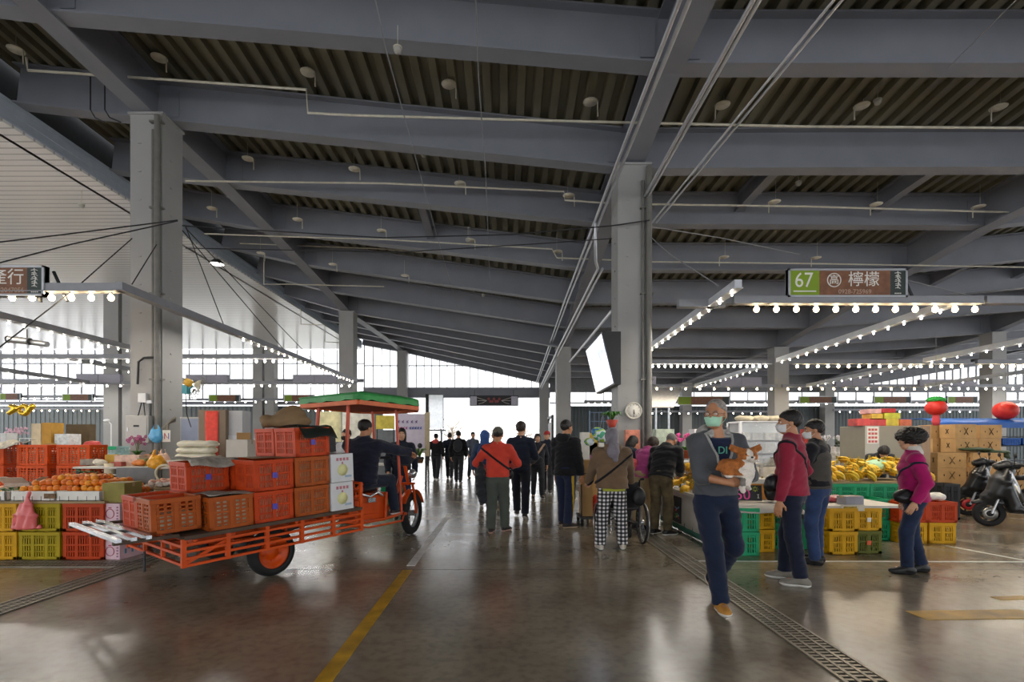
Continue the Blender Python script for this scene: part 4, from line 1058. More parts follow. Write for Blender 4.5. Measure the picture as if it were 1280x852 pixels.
# folding rack at the tail
mb = MB()
for u in (U0 - .50, U0 - .39, U0 - .28): mb.bar((-.72, u, .605), (.78, u, .605), .045, .03)
mb.build('tail_rack', t_steel, tr); mb = MB()
for r in (-.72, .03, .70): mb.bar((r, U0 - .52, .575), (r, U0 - .02, .575), .04, .03)
mb.build('rack_arms', t_dk, tr)
def wheel(c, R, wd, axis_rot, name, spokes=False):
    Rm = Matrix.Rotation(axis_rot, 3, 'Z') @ Matrix.Rotation(PI / 2, 3, 'Y')
    mb = MB(); pr = []
    for k in range(13):
        a = -PI / 2 + PI * k / 12; pr.append((R - wd * .42 * (1 - math.cos(a)), wd / 2 * math.sin(a)))
    pr = [(R * .66, -wd * .42)] + pr + [(R * .66, wd * .42)]
    mb.lathe(pr, c, 36, Rm, cap=False)
    w = mb.build(name, tyre, tr)
    mb = MB(); 
    if spokes:
        mb.lathe([(R * .70, -.02), (R * .72, 0), (R * .70, .02), (R * .64, .018), (R * .64, -.018), (R * .70, -.02)], c, 30, Rm, cap=False); mb.lathe([(.045, -.05), (.045, .05)], c, 14, Rm)
        for k in range(18):
            a = 2 * PI * k / 18; p0 = Rm @ Vector((.04 * math.cos(a), .04 * math.sin(a), .03 * (-1) ** k)); p1 = Rm @ Vector((R * .66 * math.cos(a + .15), R * .66 * math.sin(a + .15), 0))
            mb.tube([Vector(c) + p0, Vector(c) + p1], .003, 5)
        mb.build('spoked_rim', mat('rim_grey', '#8d8f92', rough=.35, metal=.6), w)
    else:
        mb.lathe([(0.0, .018), (.05, .02), (.06, .005), (R * .30, .0), (R * .40, -.018), (R * .52, .02), (R * .60, .03), (R * .68, .045), (R * .70, .04), (R * .66, -.03)], c, 32, Rm, cap=False)
        for k in range(5):
            a = 2 * PI * k / 5; p = Rm @ Vector((.085 * math.cos(a), .085 * math.sin(a), .012)); mb.ell(Vector(c) + p, .013, 8, 6)
        mb.build('rim', t_or, w)
    return w
wheel((.62, 0, .255), .255, .17, 0, 'rear_wheel'); wheel((-.62, 0, .255), .255, .17, PI, 'rear_wheel')
FW = (-.08, 2.60, .33); STEER = math.radians(24)
wheel(FW, .33, .095, STEER, 'front_wheel', True)
# front frame: headboard, seat box, down tubes
mb = MB()
for x in (-.42, .42): mb.bar(bp(x, U1, -.02), bp(x, U1, .42), .035, .035)
for dz in (.09, .2, .31, .41): mb.bar(bp(-.42, U1, dz), bp(.42, U1, dz), .03, .035)
mb.bar(bp(HW, U1, -.28), bp(HW, U1, .30), .035, .035)
for dz in (-.04, .08, .19, .29): mb.bar(bp(.42, U1 + .01, dz), bp(HW, U1 + .01, dz), .03, .03)
mb.build('headboard', t_or, tr)
mb = MB()
for x in (-.30, .30):
    mb.tube([bp(x, U1, -.22), (x, 1.35, .36), (x, 1.75, .37), (x * .9, 2.1, .40)], .022, 8)
    mb.tube([(x, 1.30, .36), (x, 1.28, .80), (x, 1.40, .88)], .022, 8); mb.tube([(x, 1.78, .37), (x, 1.80, .74)], .022, 8)
mb.tube([(-.30, 2.1, .40), (-.30, 2.16, .40), (.30, 2.16, .40), (.30, 2.1, .40)], .02, 8)
mb.tube([(0, 1.75, .37), (0, 2.1, .48), (-.03, 2.28, .74), (-.05, 2.36, .92)], .035, 10)
mb.tube([(.3, 1.2, .34), (.52, 1.35, .33), (.52, 1.9, .35), (.3, 2.12, .40)], .014, 6); mb.tube([(-.3, 1.2, .34), (-.52, 1.35, .33), (-.52, 1.9, .35), (-.3, 2.12, .40)], .014, 6)
mb.tube([(.33, 1.28, .74), (.33, 1.22, 1.0)], .016, 6)
mb.build('front_frame', t_or, tr)
mb = MB(); mb.bx(-.26, .26, 1.33, 1.80, .38, .72); mb.bx(-.28, .28, 1.31, 1.83, .70, .74); mb.bx(.255, .275, 1.42, 1.7, .46, .62); mb.build('motor_box', t_or, tr, bevel=.012)
mb = MB(); mb.bx(-.24, .24, 1.28, 1.70, .76, .86); mb.build('seat', seat_m, tr, bevel=.03)
mb = MB(); mb.bx(.27, .30, 1.5, 1.62, .62, .68); mb.tube([(.29, 1.40, .74), (.31, 1.52, .70), (.31, 1.64, .75), (.29, 1.74, .70)], .02, 8); mb.build('control_pipes', t_steel, tr)
mb = MB(); mb.bx(-.30, .30, 1.82, 2.15, .385, .40); mb.build('foot_board', mat('foot_steel', '#83715f', rough=.5, metal=.3, var=.25), tr, bevel=.004)
# fork and bars turn with the steering
Rs = Matrix.Rotation(STEER, 3, 'Z'); c0 = Vector(FW)
def fk(x, y, z): return c0 + Rs @ Vector((x, y, z - .33))
mb = MB()
for x in (-.075, .075): mb.tube([fk(x, 0, .33), fk(x, -.06, .62), fk(x, -.14, .80)], .02, 8)
mb.bar(fk(-.11, -.14, .80), fk(.11, -.14, .80), .05, .03); mb.tube([fk(0, -.12, .78), fk(0, -.24, 1.08)], .025, 8)
mb.build('fork', t_or, tr)
mb = MB(); P_ = []
for k in range(10): a = math.radians(20 + 130 * k / 9); P_.append((math.cos(a) * .37, math.sin(a) * .37))
mb.sheet([[fk(q, y, .33 + z) for y, z in P_] for q in (-.055, 0, .055)], t=.006); mb.build('mudguard', t_or, tr)
HBL, HBR = fk(-.36, -.40, 1.20), fk(.36, -.40, 1.20)
mb = MB(); mb.tube([HBL, fk(-.20, -.30, 1.20), fk(-.06, -.24, 1.08), fk(.06, -.24, 1.08), fk(.20, -.30, 1.20), HBR], .014, 8); hb = mb.build('handlebar', dark_metal, tr)
mb = MB()
for a, b in ((fk(.22, -.31, 1.20), HBR), (fk(-.22, -.31, 1.20), HBL)): mb.tube([a, b], .02, 8)
mb.build('grip', rubber, hb)
mb = MB(); mb.tube([fk(.2, -.3, 1.2), fk(.22, -.22, 1.34)], .007, 6); mb.ell(fk(.23, -.21, 1.38), (.05, .02, .04)); mb.build('mirror', dark_metal, hb)
mb = MB(); mb.lathe([(.03, -.05), (.07, 0), (.075, .05), (.0, .06)], fk(0, -.02, .94), 16, Rs @ Matrix.Rotation(-PI / 2, 3, 'X')); mb.build('head_lamp', t_steel, tr)
# canopy on four posts
CZ = 1.945; cu0, cu1, cr0, cr1 = 1.08, 2.30, -.64, .66
cz = lambda u: CZ - (u - cu0) * .032
post_m = mat('post_red_orange', '#c94d2a', rough=.4, var=.1)
for r, u, ub in ((.34, cu0 + .08, U1 + .03), (-.34, cu0 + .08, U1 + .03)): mb = MB(); mb.tube([bp(r * 1.1, ub, -.02), (r, u, cz(u))], .024, 8); mb.build('canopy_post', post_m, tr)
for r in (-.27, .27): mb = MB(); mb.tube([(r, 2.10, .40), (r, 2.0, cz(2.0))], .02, 8); mb.build('canopy_post', post_m, tr)
mb = MB()
ring = [(cr0, cu0), (cr1, cu0), (cr1, cu1 - .25), (cr1 - .3, cu1), (cr0 + .3, cu1), (cr0, cu1 - .25)]
for a, b in zip(ring, ring[1:] + ring[:1]): mb.bar((a[0], a[1], cz(a[1]) - .012), (b[0], b[1], cz(b[1]) - .012), .05, .055)
for r in (-.4, 0, .4): mb.bar((r, cu0, cz(cu0)), (r, cu1, cz(cu1)), .03)
cf = mb.build('canopy_frame', mat('canopy_trim', '#cf6a3c', rough=.6, var=.1), tr)
mb = MB()
rows = []
nr, nu = 13, 13
for i in range(nu):
    u = cu0 - .03 + (cu1 - cu0 + .06) * i / (nu - 1); row = []
    for j in range(nr):
        r = cr0 - .03 + (cr1 - cr0 + .06) * j / (nr - 1)
        e = max(abs(j / (nr - 1) * 2 - 1), abs(i / (nu - 1) * 2 - 1))
        if u > cu1 - .25:
            lim = cr1 - (u - (cu1 - .25)) * 1.0; lo = cr0 + (u - (cu1 - .25)) * 1.0; r = min(max(r, lo), lim)
        row.append((r, u, cz(u) + .105 + .10 * (1 - e ** 1.6) + .012 * math.sin(j * 1.9) * math.sin(i * 1.3) * (1 - e)))
    rows.append(row)
mb.sheet(rows, t=.012)
skirt = []
for a, b in zip(ring, ring[1:] + ring[:1]):
    n = 10
    for k in range(n):
        t = k / n; x = a[0] + (b[0] - a[0]) * t; y = a[1] + (b[1] - a[1]) * t; cxx, cyy = (cr0 + cr1) / 2, (cu0 + cu1) / 2
        skirt.append((x + (x - cxx) * .03, y + (y - cyy) * .03, k))
top = [(x, y, cz(y) + .108) for x, y, k in skirt]; bot = [(x * 1.0 + (x - .0) * .015, y, cz(y) + .022 - .012 * math.sin(k * 2.1)) for x, y, k in skirt]
mb.sheet([top + top[:1], bot + bot[:1]])
mb.build('canvas', mat('canvas_green', '#1f8a3a', rough=.5, var=.22, scale=5, bump=.3, bscale=8), tr)

mb = MB(); mb.sheet([[(r, u, cz(u) - .012) for r in (cr0, -.4, 0, .4, cr1)] for u in (cu0, 1.5, 1.9, cu1 - .2)], t=.006); mb.build('canopy_lining', mat('lining_rust', '#a8492f', rough=.8, var=.15, scale=5), tr)

# ---- driver ------------------------------------------------------------------------------------------------
dl = T(.13, 1.50)
kk = 1.74 / 1.7
DA = math.radians(38 - 14)
def ft(r, u, z):
    x, y = r - .13, u - 1.50; return (x * math.cos(DA) + y * math.sin(DA), -x * math.sin(DA) + y * math.cos(DA), z)
hR, hL = HBR, HBL
P = Person('driver in a dark blue jacket sitting at the handlebars of the cargo tricycle', 1.74, (dl.x, dl.y), 14, h=.0085, lean=8, head=(-16, -2), pel=(0, 0, .96), build=1.26,
    feet=(ft(-.20, 2.02, .49), ft(.24, 2.00, .49)), hands=(ft(hL.x + .03, hL.y - .05, 1.25), ft(hR.x - .03, hR.y - .05, 1.25)), poles=((-1, -.3, -.6), (1, -.3, -.6)), kneepole=((-.15, 1, .9), (.2, 1, .9)),
    palm=((0, 0, -1), (0, 0, -1)), curl=(62, 62), hdir=((0, 1, -.15), (0, 1, -.15)), skin=skin_tan)
P.body(); P.face(); P.hair(hair_black, 'short', 6, .004, 1.02); P.top(fabric('driver_navy', '#1d2030', bump=.4), 'jacket', hem=.83, w=1.13, loose=1.3, seed=12.4, wr=.009); P.trousers(fabric('driver_slacks', '#1c2434'), loose=1.2, cuff=.02); P.shoes(_M['shoe_dark'], sole_white)

# ---- load --------------------------------------------------------------------------------------------------
def load(proto, r, u, z, label, group=None, dr=0.0, lift=0.002):
    """put a thing whose x axis runs along u on the bed; r, u at the centre of its base"""
    return proto.place(T(r, u, bed_z(u) + z + lift), label=label, group=group, rot=(Matrix.Rotation(-TH, 4, 'Z') @ Matrix.Rotation(PT, 4, 'X') @ Matrix.Rotation(PI / 2 + dr, 4, 'Z')).to_euler())
CU, CR, CH = .42, .44, .325
white_fill = mat('packed_paper', '#b9a993', rough=.85, var=.4, scale=16)
g0 = 'orange crates loaded on the tricycle'
pa = crate_proto('x', CU, CR, CH, cr_orange2, 'grid', white_fill, None, fill=.55); pb = crate_proto('x', CU, CR, CH, cr_orange2, 'grid', white_fill, None, fill=.93)
pc = crate_proto('x', CU, CR, CH, cr_red, 'slit', white_fill, label_blue, fill=.93); pd = crate_proto('x', CU, CR, CH, cr_orange2, 'slit', white_fill, None, fill=.95); pr_ = crate_proto('x', CU, CR, CH, cr_red, 'slit', white_fill, None, fill=.6)
load(pa, .40, -.90, .03, 'brown orange open crate at the tail corner of the tricycle load', g0)
load(pr_, .05, -.90, .03, 'red orange open crate beside the tail corner crate', g0)
load(pb, .51, -.45, 0, 'single brown orange crate topped with newspaper near the tail', g0)
load(pc, .52, -.02, 0, 'lower crate with a blue tag over the tricycle wheel', g0); load(pc, .52, -.02, CH + .005, 'upper crate with a blue tag under flattened card', g0)
load(pd, .52, .42, 0, 'bottom crate of the tallest front stack beside white cartons', g0); load(pd, .52, .42, CH + .005, 'middle crate of the tallest front stack beside white cartons', g0)
load(pc, .52, .42, 2 * CH + .01, 'top crate of the front stack under the black sheet', g0); 
for k in range(2): load(pr_, .06, .42, k * (CH + .005), ('bottom', 'middle')[k] + ' crate of the inner front stack on the tricycle', g0)
load(pr_, .06, .42, 2 * CH + .01, 'top crate of the inner front stack under the brown sack', g0)
for k in range(2): load(pr_, .06, -.02, k * (CH + .005), ('bottom', 'top')[k] + ' crate of the inner stack over the axle', g0)
load(pc, -.02, -.46, 0, 'bottom crate of the rear inner stack under spread newspaper', g0); load(pc, -.02, -.46, CH + .005, 'top crate of the rear inner stack under spread newspaper', g0)
# papers, card, sack, sheet on top
def paper(name, label, cat, r, u, z, su, sr, m, amp=.02, seed=0, droop=0.0, dr=0.0, t=.002):
    n = 12; rows = []
    for i in range(n):
        row = []
        for j in range(n):
            a = (i / (n - 1) - .5); b = (j / (n - 1) - .5)
            zz = amp * (math.sin(a * 7 + seed) * math.sin(b * 6 + seed * 2) * .5 + .5) - droop * max(0, b - .25) ** 1.2 * 2
            row.append((a * su, -b * sr, zz))
        rows.append(row)
    mb = MB(); mb.sheet(rows, t=t); o = mb.build(name, m)
    o.location = T(r, u, bed_z(u) + z); o.rotation_euler = (0, PT * 0, PI / 2 - TH + dr)
    return tag(o, label, cat)
paper('newspaper', 'crumpled newspaper over the rear inner crate stack', 'newspaper', .05, -.42, 2 * CH + .02, .50, .52, newsprint, .035, 1, .22)
paper('newspaper', 'newspaper lying on the single brown orange crate', 'newspaper', .51, -.45, CH + .008, .43, .44, newsprint, .02, 2)
paper('cardboard_sheet', 'flattened cardboard sheet on the blue tagged crates', 'cardboard', .46, .0, 2 * CH + .015, .42, .52, kraft_dark, .015, 3)
paper('plastic_sheet', 'black plastic sheet with a pale edge draped over the top crate', 'sheet', .58, .46, 3 * CH + .02, .42, .52, mat('sheet_black', '#1f2622', rough=.35, var=.2), .03, 4, .35)
f = Field((-.32, -.2, -.05), (.32, .2, .35), .012); f.ell((0.02, 0, .07), (.24, .13, .11), None, 0); f.ell((.05, 0, .15), (.15, .10, .10), None, .05); f.ell((-.22, 0, .07), (.08, .08, .07), None, .02); f.cut((0, 0, 0), (0, 0, -1)); f.wrinkle(.014, 20, 2)
o = f.build('paper_sack', kraft_dark); o.location = T(.30, .36, bed_z(.4) + 3 * CH + .02); o.rotation_euler = (0, 0, -TH + .9); tag(o, 'crumpled brown paper sack on the top of the tricycle load', 'sack')
# white cartons
wb = mat('carton_white', '#cfd0d2', rough=.5, var=.04)
r_ = thing('carton', 'x', 'carton'); mb = MB(); mb.bx(-.15, .15, -.22, .22, 0, .33); mb.build('box', wb, r_, bevel=.004)
mb = MB(); mb.lathe([(0, 0), (.07, .0), (.07, .002), (0, .002)], (0, -.2205, .14), 24, Matrix.Rotation(PI / 2, 3, 'X')); mb.build('fruit_print', mat('print_yellow', '#d7d59a', rough=.6), r_)
mb = MB(); 
for k in range(4): mb.bx(-.08 + k * .045, -.05 + k * .045, -.2225, -.22, .25, .285)
mb.bx(-.01, .01, -.2225, -.22, .21, .235); mb.build('red_print', mat('print_red', '#b5707a', rough=.6), r_)
mb = MB(); mb.bx(.03, .12, -.2225, -.22, .05, .075); mb.build('blue_print', mat('print_blue', '#8fa6b8', rough=.6), r_)
pw = Proto(r_)
load(pw, .53, .80, 0, 'lower white carton with a yellow fruit print behind the driver', 'white cartons on the tricycle'); load(pw, .53, .80, .335, 'upper white carton with a yellow fruit print behind the driver', 'white cartons on the tricycle')
bx_ = card_box('carton', 'dark red and black carton behind the upper white carton', .32, .30, .22, mat('carton_black', '#1f1f22', rough=.6, var=.6, scale=30), tape=False)
load(bx_, .16, .84, .67, 'dark printed carton behind the canopy post'); 
for k in range(2): load(pr_, .14, .84, k * (CH + .005), ('lower', 'upper')[k] + ' crate hidden behind the white cartons', g0)
# ============================ stall light frames, bulbs and signs ==========================================
bar_m = mat('bar_grey', '#8e9095', rough=.45, metal=.2, var=.06); bulb_warm = emit('bulb_warm', '#ffe2b0', 30.0); bulb_cool = emit('bulb_cool', '#fff2e2', 30.0)
socket = mat('socket_white', '#d8d6d0', rough=.5, var=0)
_bw = MB(); _bw.ell((0, 0, -.085), (.042, .042, .048), 12, 8); BULB_W = _bw.mesh('bulb_warm'); BULB_W.materials.append(bulb_warm)
_bc = MB(); _bc.ell((0, 0, -.08), (.038, .038, .045), 10, 7); BULB_C = _bc.mesh('bulb_cool'); BULB_C.materials.append(bulb_cool)
_bs = MB(); _bs.lathe([(.018, -.05), (.02, 0)], n=8); SOCK = _bs.mesh('socket'); SOCK.materials.append(socket)
LAMPS = []
def light_bar(label, a, b, n, warm=False, power=0, group=None, start=.04, end=.96, w=.10, h=.12, mm=None, bs=None):
    bs = bs or (.42 if abs(Vector(b).y - Vector(a).y) > 1 else (.95 if a[1] < 9 else .8))
    a = Vector(a); b = Vector(b); L = (b - a).length; d = (b - a) / L; yaw = math.atan2(d.y, d.x)
    r = thing('light_bar', label, 'light bar', a, yaw, group)
    mb = MB(); mb.bar((0, 0, h / 2), (L, 0, h / 2), w, h); mb.bar((0, 0, .005), (L, 0, .005), w + .04, .012); mb.build('beam_channel', mm or bar_m, r)
    for k in range(n):
        x = L * (start + (end - start) * (k / max(1, n - 1)))
        s_ = bpy.data.objects.new('bulb', BULB_W if warm else BULB_C); link(s_, r); s_.location = (x, 0, 0); s_.scale = (bs,) * 3
        q = bpy.data.objects.new('bulb_socket', SOCK); link(q, s_)
    if power: LAMPS.append(((a + b) / 2 + Vector((0, 0, -.02)), L * (end - start), yaw, power, warm))
    return r
ZF = 3.6
# left of the aisle (rows going away) and right of it
light_bar('bulb bar below the brown sign at the far left edge', (-10.2, 7.4, ZF), (-5.54, 7.4, ZF), 16, True, 130)
light_bar('long sloping looking light bar crossing in front of the left column', (-5.54, 7.3, ZF), (-5.54, 18.8, ZF), 24, False, 110, start=.3)
light_bar('light bar receding at the left edge toward the column base', (-8.9, 6.2, ZF), (-8.95, 12.9, ZF), 14, False, 80, start=.4)
light_bar('bulb bar of the second left row ending at the column', (-15.5, 13.4, ZF), (-9.7, 13.4, ZF), 18, False, 110)
light_bar('bulb bar of the second left row between column and aisle bar', (-8.7, 13.4, ZF), (-5.55, 13.4, ZF), 14, False, 90)
light_bar('bulb bar of the third left row behind the column', (-20.0, 19.4, ZF), (-13.9, 19.4, ZF), 12, False, 90)
light_bar('bulb bar of the third left row above the canopy', (-12.6, 19.4, ZF), (-5.7, 19.4, ZF), 22, False, 90)
light_bar('bulb bar of the fourth left row at the left edge', (-25, 25.4, ZF), (-16.5, 25.4, ZF), 14, False, 80)
light_bar('bulb bar of the fourth left row right of the column', (-15.4, 25.4, 3.45), (-6.0, 25.4, 3.45), 18, False, 80)
light_bar('bulb bar near the back wall on the left', (-32, 31.0, 3.35), (-21, 31.0, 3.35), 22, True, 90)
light_bar('bulb bar near the back wall above the crates', (-13.6, 31.0, 3.35), (-7.4, 31.0, 3.35), 14, True, 70)
light_bar('receding light bar of the third left row', (-11.6, 13.6, ZF), (-11.7, 19.3, ZF), 12, False, 0)
light_bar('receding light bar left of the second left row', (-15.6, 13.5, ZF), (-15.7, 19.2, ZF), 10, False, 0)
light_bar('bulb bar under the green 67 sign', (3.55, 8.05, ZF), (7.45, 8.05, ZF), 12, True, 150, start=.095, end=.975)
light_bar('bare bar right of the 67 sign frame', (7.5, 8.05, ZF), (11.2, 8.05, ZF), 0)
light_bar('bare bar between the column and the 67 sign', (2.75, 8.25, ZF), (3.5, 8.25, ZF), 0)
lbm = mat('bar_pale', '#cfd3da', rough=.4, metal=.2, var=.05)
light_bar('pale receding light bar right of the clock column', (3.25, 7.2, ZF), (3.38, 12.6, ZF), 12, False, 80, mm=lbm)
light_bar('pale receding light bar below the 67 sign', (7.12, 8.2, ZF), (7.40, 14.0, ZF), 14, False, 100, mm=lbm)
light_bar('pale receding light bar at the right edge', (11.3, 8.3, ZF), (11.42, 14.0, ZF), 14, False, 80, mm=lbm)
light_bar('dense bulb bar of the second right row beside the column', (3.0, 14.3, ZF), (7.4, 14.3, ZF), 24, False, 130)
light_bar('bulb bar of the second right row below the 67 sign', (7.9, 14.3, ZF), (12.9, 14.3, ZF), 17, True, 120)
light_bar('bulb bar of the second right row at the right edge', (13.1, 14.3, ZF), (15.8, 14.3, ZF), 9, True, 80)
light_bar('bulb bar of the third right row behind the masked man', (5.2, 20.5, ZF), (10.8, 20.5, ZF), 10, True, 70)
light_bar('bulb bar of the third right row over the vest man', (11.0, 20.5, ZF), (17.0, 20.5, ZF), 13, True, 80)
light_bar('bulb bar of the third right row over the strawberry lantern', (17.2, 20.5, ZF), (21.5, 20.5, ZF), 12, False, 80)
light_bar('receding light bar of the second right row', (7.5, 15.2, ZF), (7.5, 20.4, ZF), 12, False, 0, mm=lbm)
light_bar('receding light bar behind the 67 sign row', (11.7, 14.4, ZF), (11.9, 20.3, ZF), 12, False, 0, mm=lbm)
light_bar('receding light bar over the cardboard boxes', (16.4, 14.4, ZF), (16.6, 20.3, ZF), 12, False, 0, mm=lbm)
for k, (x0, x1, y, z) in enumerate(((4.0, 9.6, 26.6, 3.45), (9.9, 18.5, 26.6, 3.45), (19, 27, 26.6, 3.45), (8, 17, 31.4, 3.2), (20, 30, 31.4, 3.3))):
    light_bar('far bulb bar number %s from the column on the right side' % ('one', 'two', 'three', 'four', 'five')[k], (x0, y, z), (x1, y, z), 16, False, 70)

def shop_sign(name_label, x0, x1, y, z0, z1, num, title, phone, ring=None, detail=True, green=True, crop_left=False):
    r = thing('shop_sign', name_label, 'sign', ((x0 + x1) / 2, y, z0)); w = x1 - x0; h = z1 - z0
    alu = mat('sign_frame', '#b9bcc1', rough=.35, metal=.5, var=.03)
    mb = MB(); mb.bx(-w / 2, w / 2, 0, .07, 0, h); mb.build('sign_box', mat('sign_back', '#a5a3b0', rough=.5, var=.05), r)
    mb = MB()
    for a in (((-w / 2), (w / 2), 0, .03), ((-w / 2), (w / 2), h - .03, h)): mb.bx(a[0], a[1], -.02, .08, a[2], a[3])
    for x in (-w / 2, w / 2 - .03): mb.bx(x, x + .03, -.02, .08, 0, h)
    mb.build('sign_frame', alu, r)
    wood = mat('sign_wood', '#7c5136', rough=.5, var=.25, scale=9); gr = mat('sign_green', '#7f9c12', rough=.5, var=.03); dk = mat('sign_slate', '#2b3835', rough=.5, var=.05)
    xg = -w / 2 + .03 + (.245 * w if green else 0); xd = w / 2 - .03 - .125 * w
    if green: mb = MB(); mb.bx(-w / 2 + .03, xg, -.008, 0, .03, h - .03); mb.build('number_panel', gr, r)
    mb = MB(); mb.bx(xg, xd, -.008, 0, .03, h - .03); mb.build('wood_panel', wood, r)
    mb = MB(); mb.bx(xd, w / 2 - .03, -.008, 0, .03, h - .03); mb.build('slate_panel', dk, r)
    lt = mat('sign_letter', '#e8e6df', rough=.5, var=0); ln = mat('sign_letter_dim', '#b59a86', rough=.5, var=0)
    F0 = (PI / 2, 0, 0)
    if green and num: 
        text_part(num, h * .74, lt, r, ((-w / 2 + xg) / 2, -.01, h * .58), F0, name='number', squeeze=.9)
        mb = MB(); mb.bx(-w / 2 + .08, xg - .05, -.011, -.008, h * .19, h * .23); mb.build('underline', lt, r)
    if title:
        cx = (xg + xd) / 2
        text_part(title, h * .56, lt, r, (cx + (.075 * w if ring else 0) if green else xd - .04, -.01, h * .60), F0, name='shop_name', align='CENTER' if green else 'RIGHT')
        if ring:
            rx = cx - .175 * w; mb = MB(); P = [(rx + h * .235 * math.cos(t), -.010, h * .60 + h * .235 * math.sin(t)) for t in np.linspace(0, 2 * PI, 33)[:-1]]
            mb.tube(P, .008, 6, closed=True); mb.build('ring', lt, r); text_part(ring, h * .36, lt, r, (rx, -.01, h * .595), F0, name='ring_character')
    if phone: text_part(phone, h * .22, ln, r, ((xg + xd) / 2 if green else xd - .04, -.010, h * .19), F0, name='phone_number', align='CENTER' if green else 'RIGHT')
    if detail:
        mb = MB(); cx = (xd + w / 2 - .03) / 2; rr = random.Random(3)   # brush written market name
        for k in range(4):
            z = h * (.80 - k * .145); s = .016
            mb.tube([(cx - .045 + rr.uniform(-.01, .01), -.011, z + .02), (cx + .01, -.011, z + .03), (cx + .045, -.011, z + rr.uniform(.0, .03))], s * .35, 5)
            mb.tube([(cx + rr.uniform(-.02, .02), -.011, z + .05), (cx + rr.uniform(-.01, .02), -.011, z - .025)], s * .4, 5)
            mb.tube([(cx - .04, -.011, z - .02), (cx + .0, -.011, z - .005), (cx + .035, -.011, z - .03)], s * .32, 5)
        for k in range(4): mb.bx(cx - .05 + k * .027, cx - .032 + k * .027, -.012, -.008, h * .12, h * .15)
        mb.build('brush_writing', lt, r)
    for x in (-w / 2 + .15, w / 2 - .15): mb = MB(); mb.bar((x, .1, -.06), (x, .1, .02), .03); mb.build('bracket', dark_metal, r)
    if detail: mb = MB(); mb.bar((w / 2 + .02, .12, h * .9), (w / 2 + .22, .12, -.04), .03); mb.build('side_brace', dark_metal, r)
    return r
pS = W(985, 373, 8.0); pE = W(1133.5, 336, 8.0)
shop_sign('green and brown sign numbered 67 above the warm bulb bar', pS.x, pE.x, 8.0, pS.z + .02, pE.z, '67', '檸檬', '0928-725969', ring='高')
pS = W(-95, 370, 7.35); pE = W(56, 332, 7.35)
shop_sign('brown sign cut by the left edge of the picture', pS.x, pE.x, 7.35, pS.z, pE.z, None, '產行', '0932047056', green=False)
for k, (xa, xb, ya, yb, Y, lab) in enumerate(((847, 912, 506, 495, 26.4, 'small far sign above the masked man'), (999, 1046, 504, 495, 26.4, 'small far sign right of the vest man'), (1092, 1139, 504, 495, 26.4, 'small far sign left of the strawberry lantern'), (1184, 1222, 504, 495, 26.4, 'small far sign right of the strawberry lantern'),
        (78, 116, 501, 492, 25.2, 'small far sign left of the double column'), (261, 300, 502, 493, 25.2, 'small far sign above the red banner cabinet'), (355, 393, 502, 493, 25.2, 'small far sign left of the green canopy'), (0, 26, 500, 491, 25.2, 'small far sign at the left edge'))):
    a = W(xa, ya, Y); b = W(xb, yb, Y); shop_sign(lab, a.x, b.x, Y, a.z, b.z, None, None, None, detail=False)
# purple grey backs of sign boxes on the third rows
for k, (xa, xb, ya, yb, Y, lab) in enumerate(((95, 150, 478, 467, 19.3, 'grey sign box back behind the left column'), (232, 284, 478, 468, 19.3, 'grey sign box back right of the left column'), (366, 420, 478, 468, 19.3, 'grey sign box back above the canopy'),
        (902, 952, 482, 471, 20.4, 'mauve sign box back left of the far right column'), (1045, 1086, 482, 472, 20.4, 'mauve sign box back over the vest man'), (1150, 1222, 482, 474, 20.4, 'mauve sign box back over the cardboard boxes'), (811, 820, 480, 470, 14.2, 'mauve sign box end beside the clock column'))):
    a = W(xa, ya, Y); b = W(xb, yb, Y); r = thing('sign_box', lab, 'sign', ((a.x + b.x) / 2, Y, a.z))
    w_ = b.x - a.x; h_ = b.z - a.z
    mb = MB(); mb.bx(-w_ / 2, w_ / 2, 0, .15, 0, h_); mb.build('casing', _M['sign_back'], r); mb = MB(); mb.bx(-.01, .01, -.01, .16, 0, h_); mb.bx(-w_ / 2, w_ / 2, -.01, .16, h_ - .02, h_); mb.build('seam_frame', bar_m, r)
# banner over the exit
a = W(587, 507, 31.5); b = W(648, 494, 31.5); r = thing('hanging_sign', 'dark banner sign with a red emblem hanging over the bright exit', 'sign', ((a.x + b.x) / 2, 31.5, a.z)); w_ = b.x - a.x; h_ = b.z - a.z
mb = MB(); mb.bx(-w_ / 2, w_ / 2, 0, .1, 0, h_); mb.build('board', mat('banner_dark', '#2d2c30', rough=.5), r)
for sx in (-1, 1): mb = MB(); mb.bx(sx * w_ * .42 - .2, sx * w_ * .42 + .2, -.01, 0, .05, h_ - .05); mb.build('end_panel', mat('banner_lilac', '#c9c8d6', rough=.5), r)
mb = MB()
for k in range(7): mb.ell(((k - 3) * .11, -.012, h_ / 2 + .1 * math.cos(k * 2.1)), (.08, .01, .09), 10, 6)
mb.build('red_emblem', mat('emblem_red', '#9c4a48', rough=.5, var=.3), r)
mb = MB()
for sx in (-1, 1):
    for q in range(3): mb.tube([(sx * .45, -.012, h_ / 2), (sx * (.7 + q * .1), -.012, h_ / 2 + (q - 1) * .14), (sx * (.95 + q * .07), -.012, h_ / 2 + (q - 1) * .2)], .02, 5)
mb.build('white_flourish', mat('flourish', '#b9b6b0', rough=.5), r)
for sx in (-1, 1): mb = MB(); mb.tube([(sx * w_ * .4, .05, h_), (sx * w_ * .4, .05, h_ + .35)], .015, 6); mb.build('hanger', dark_metal, r)

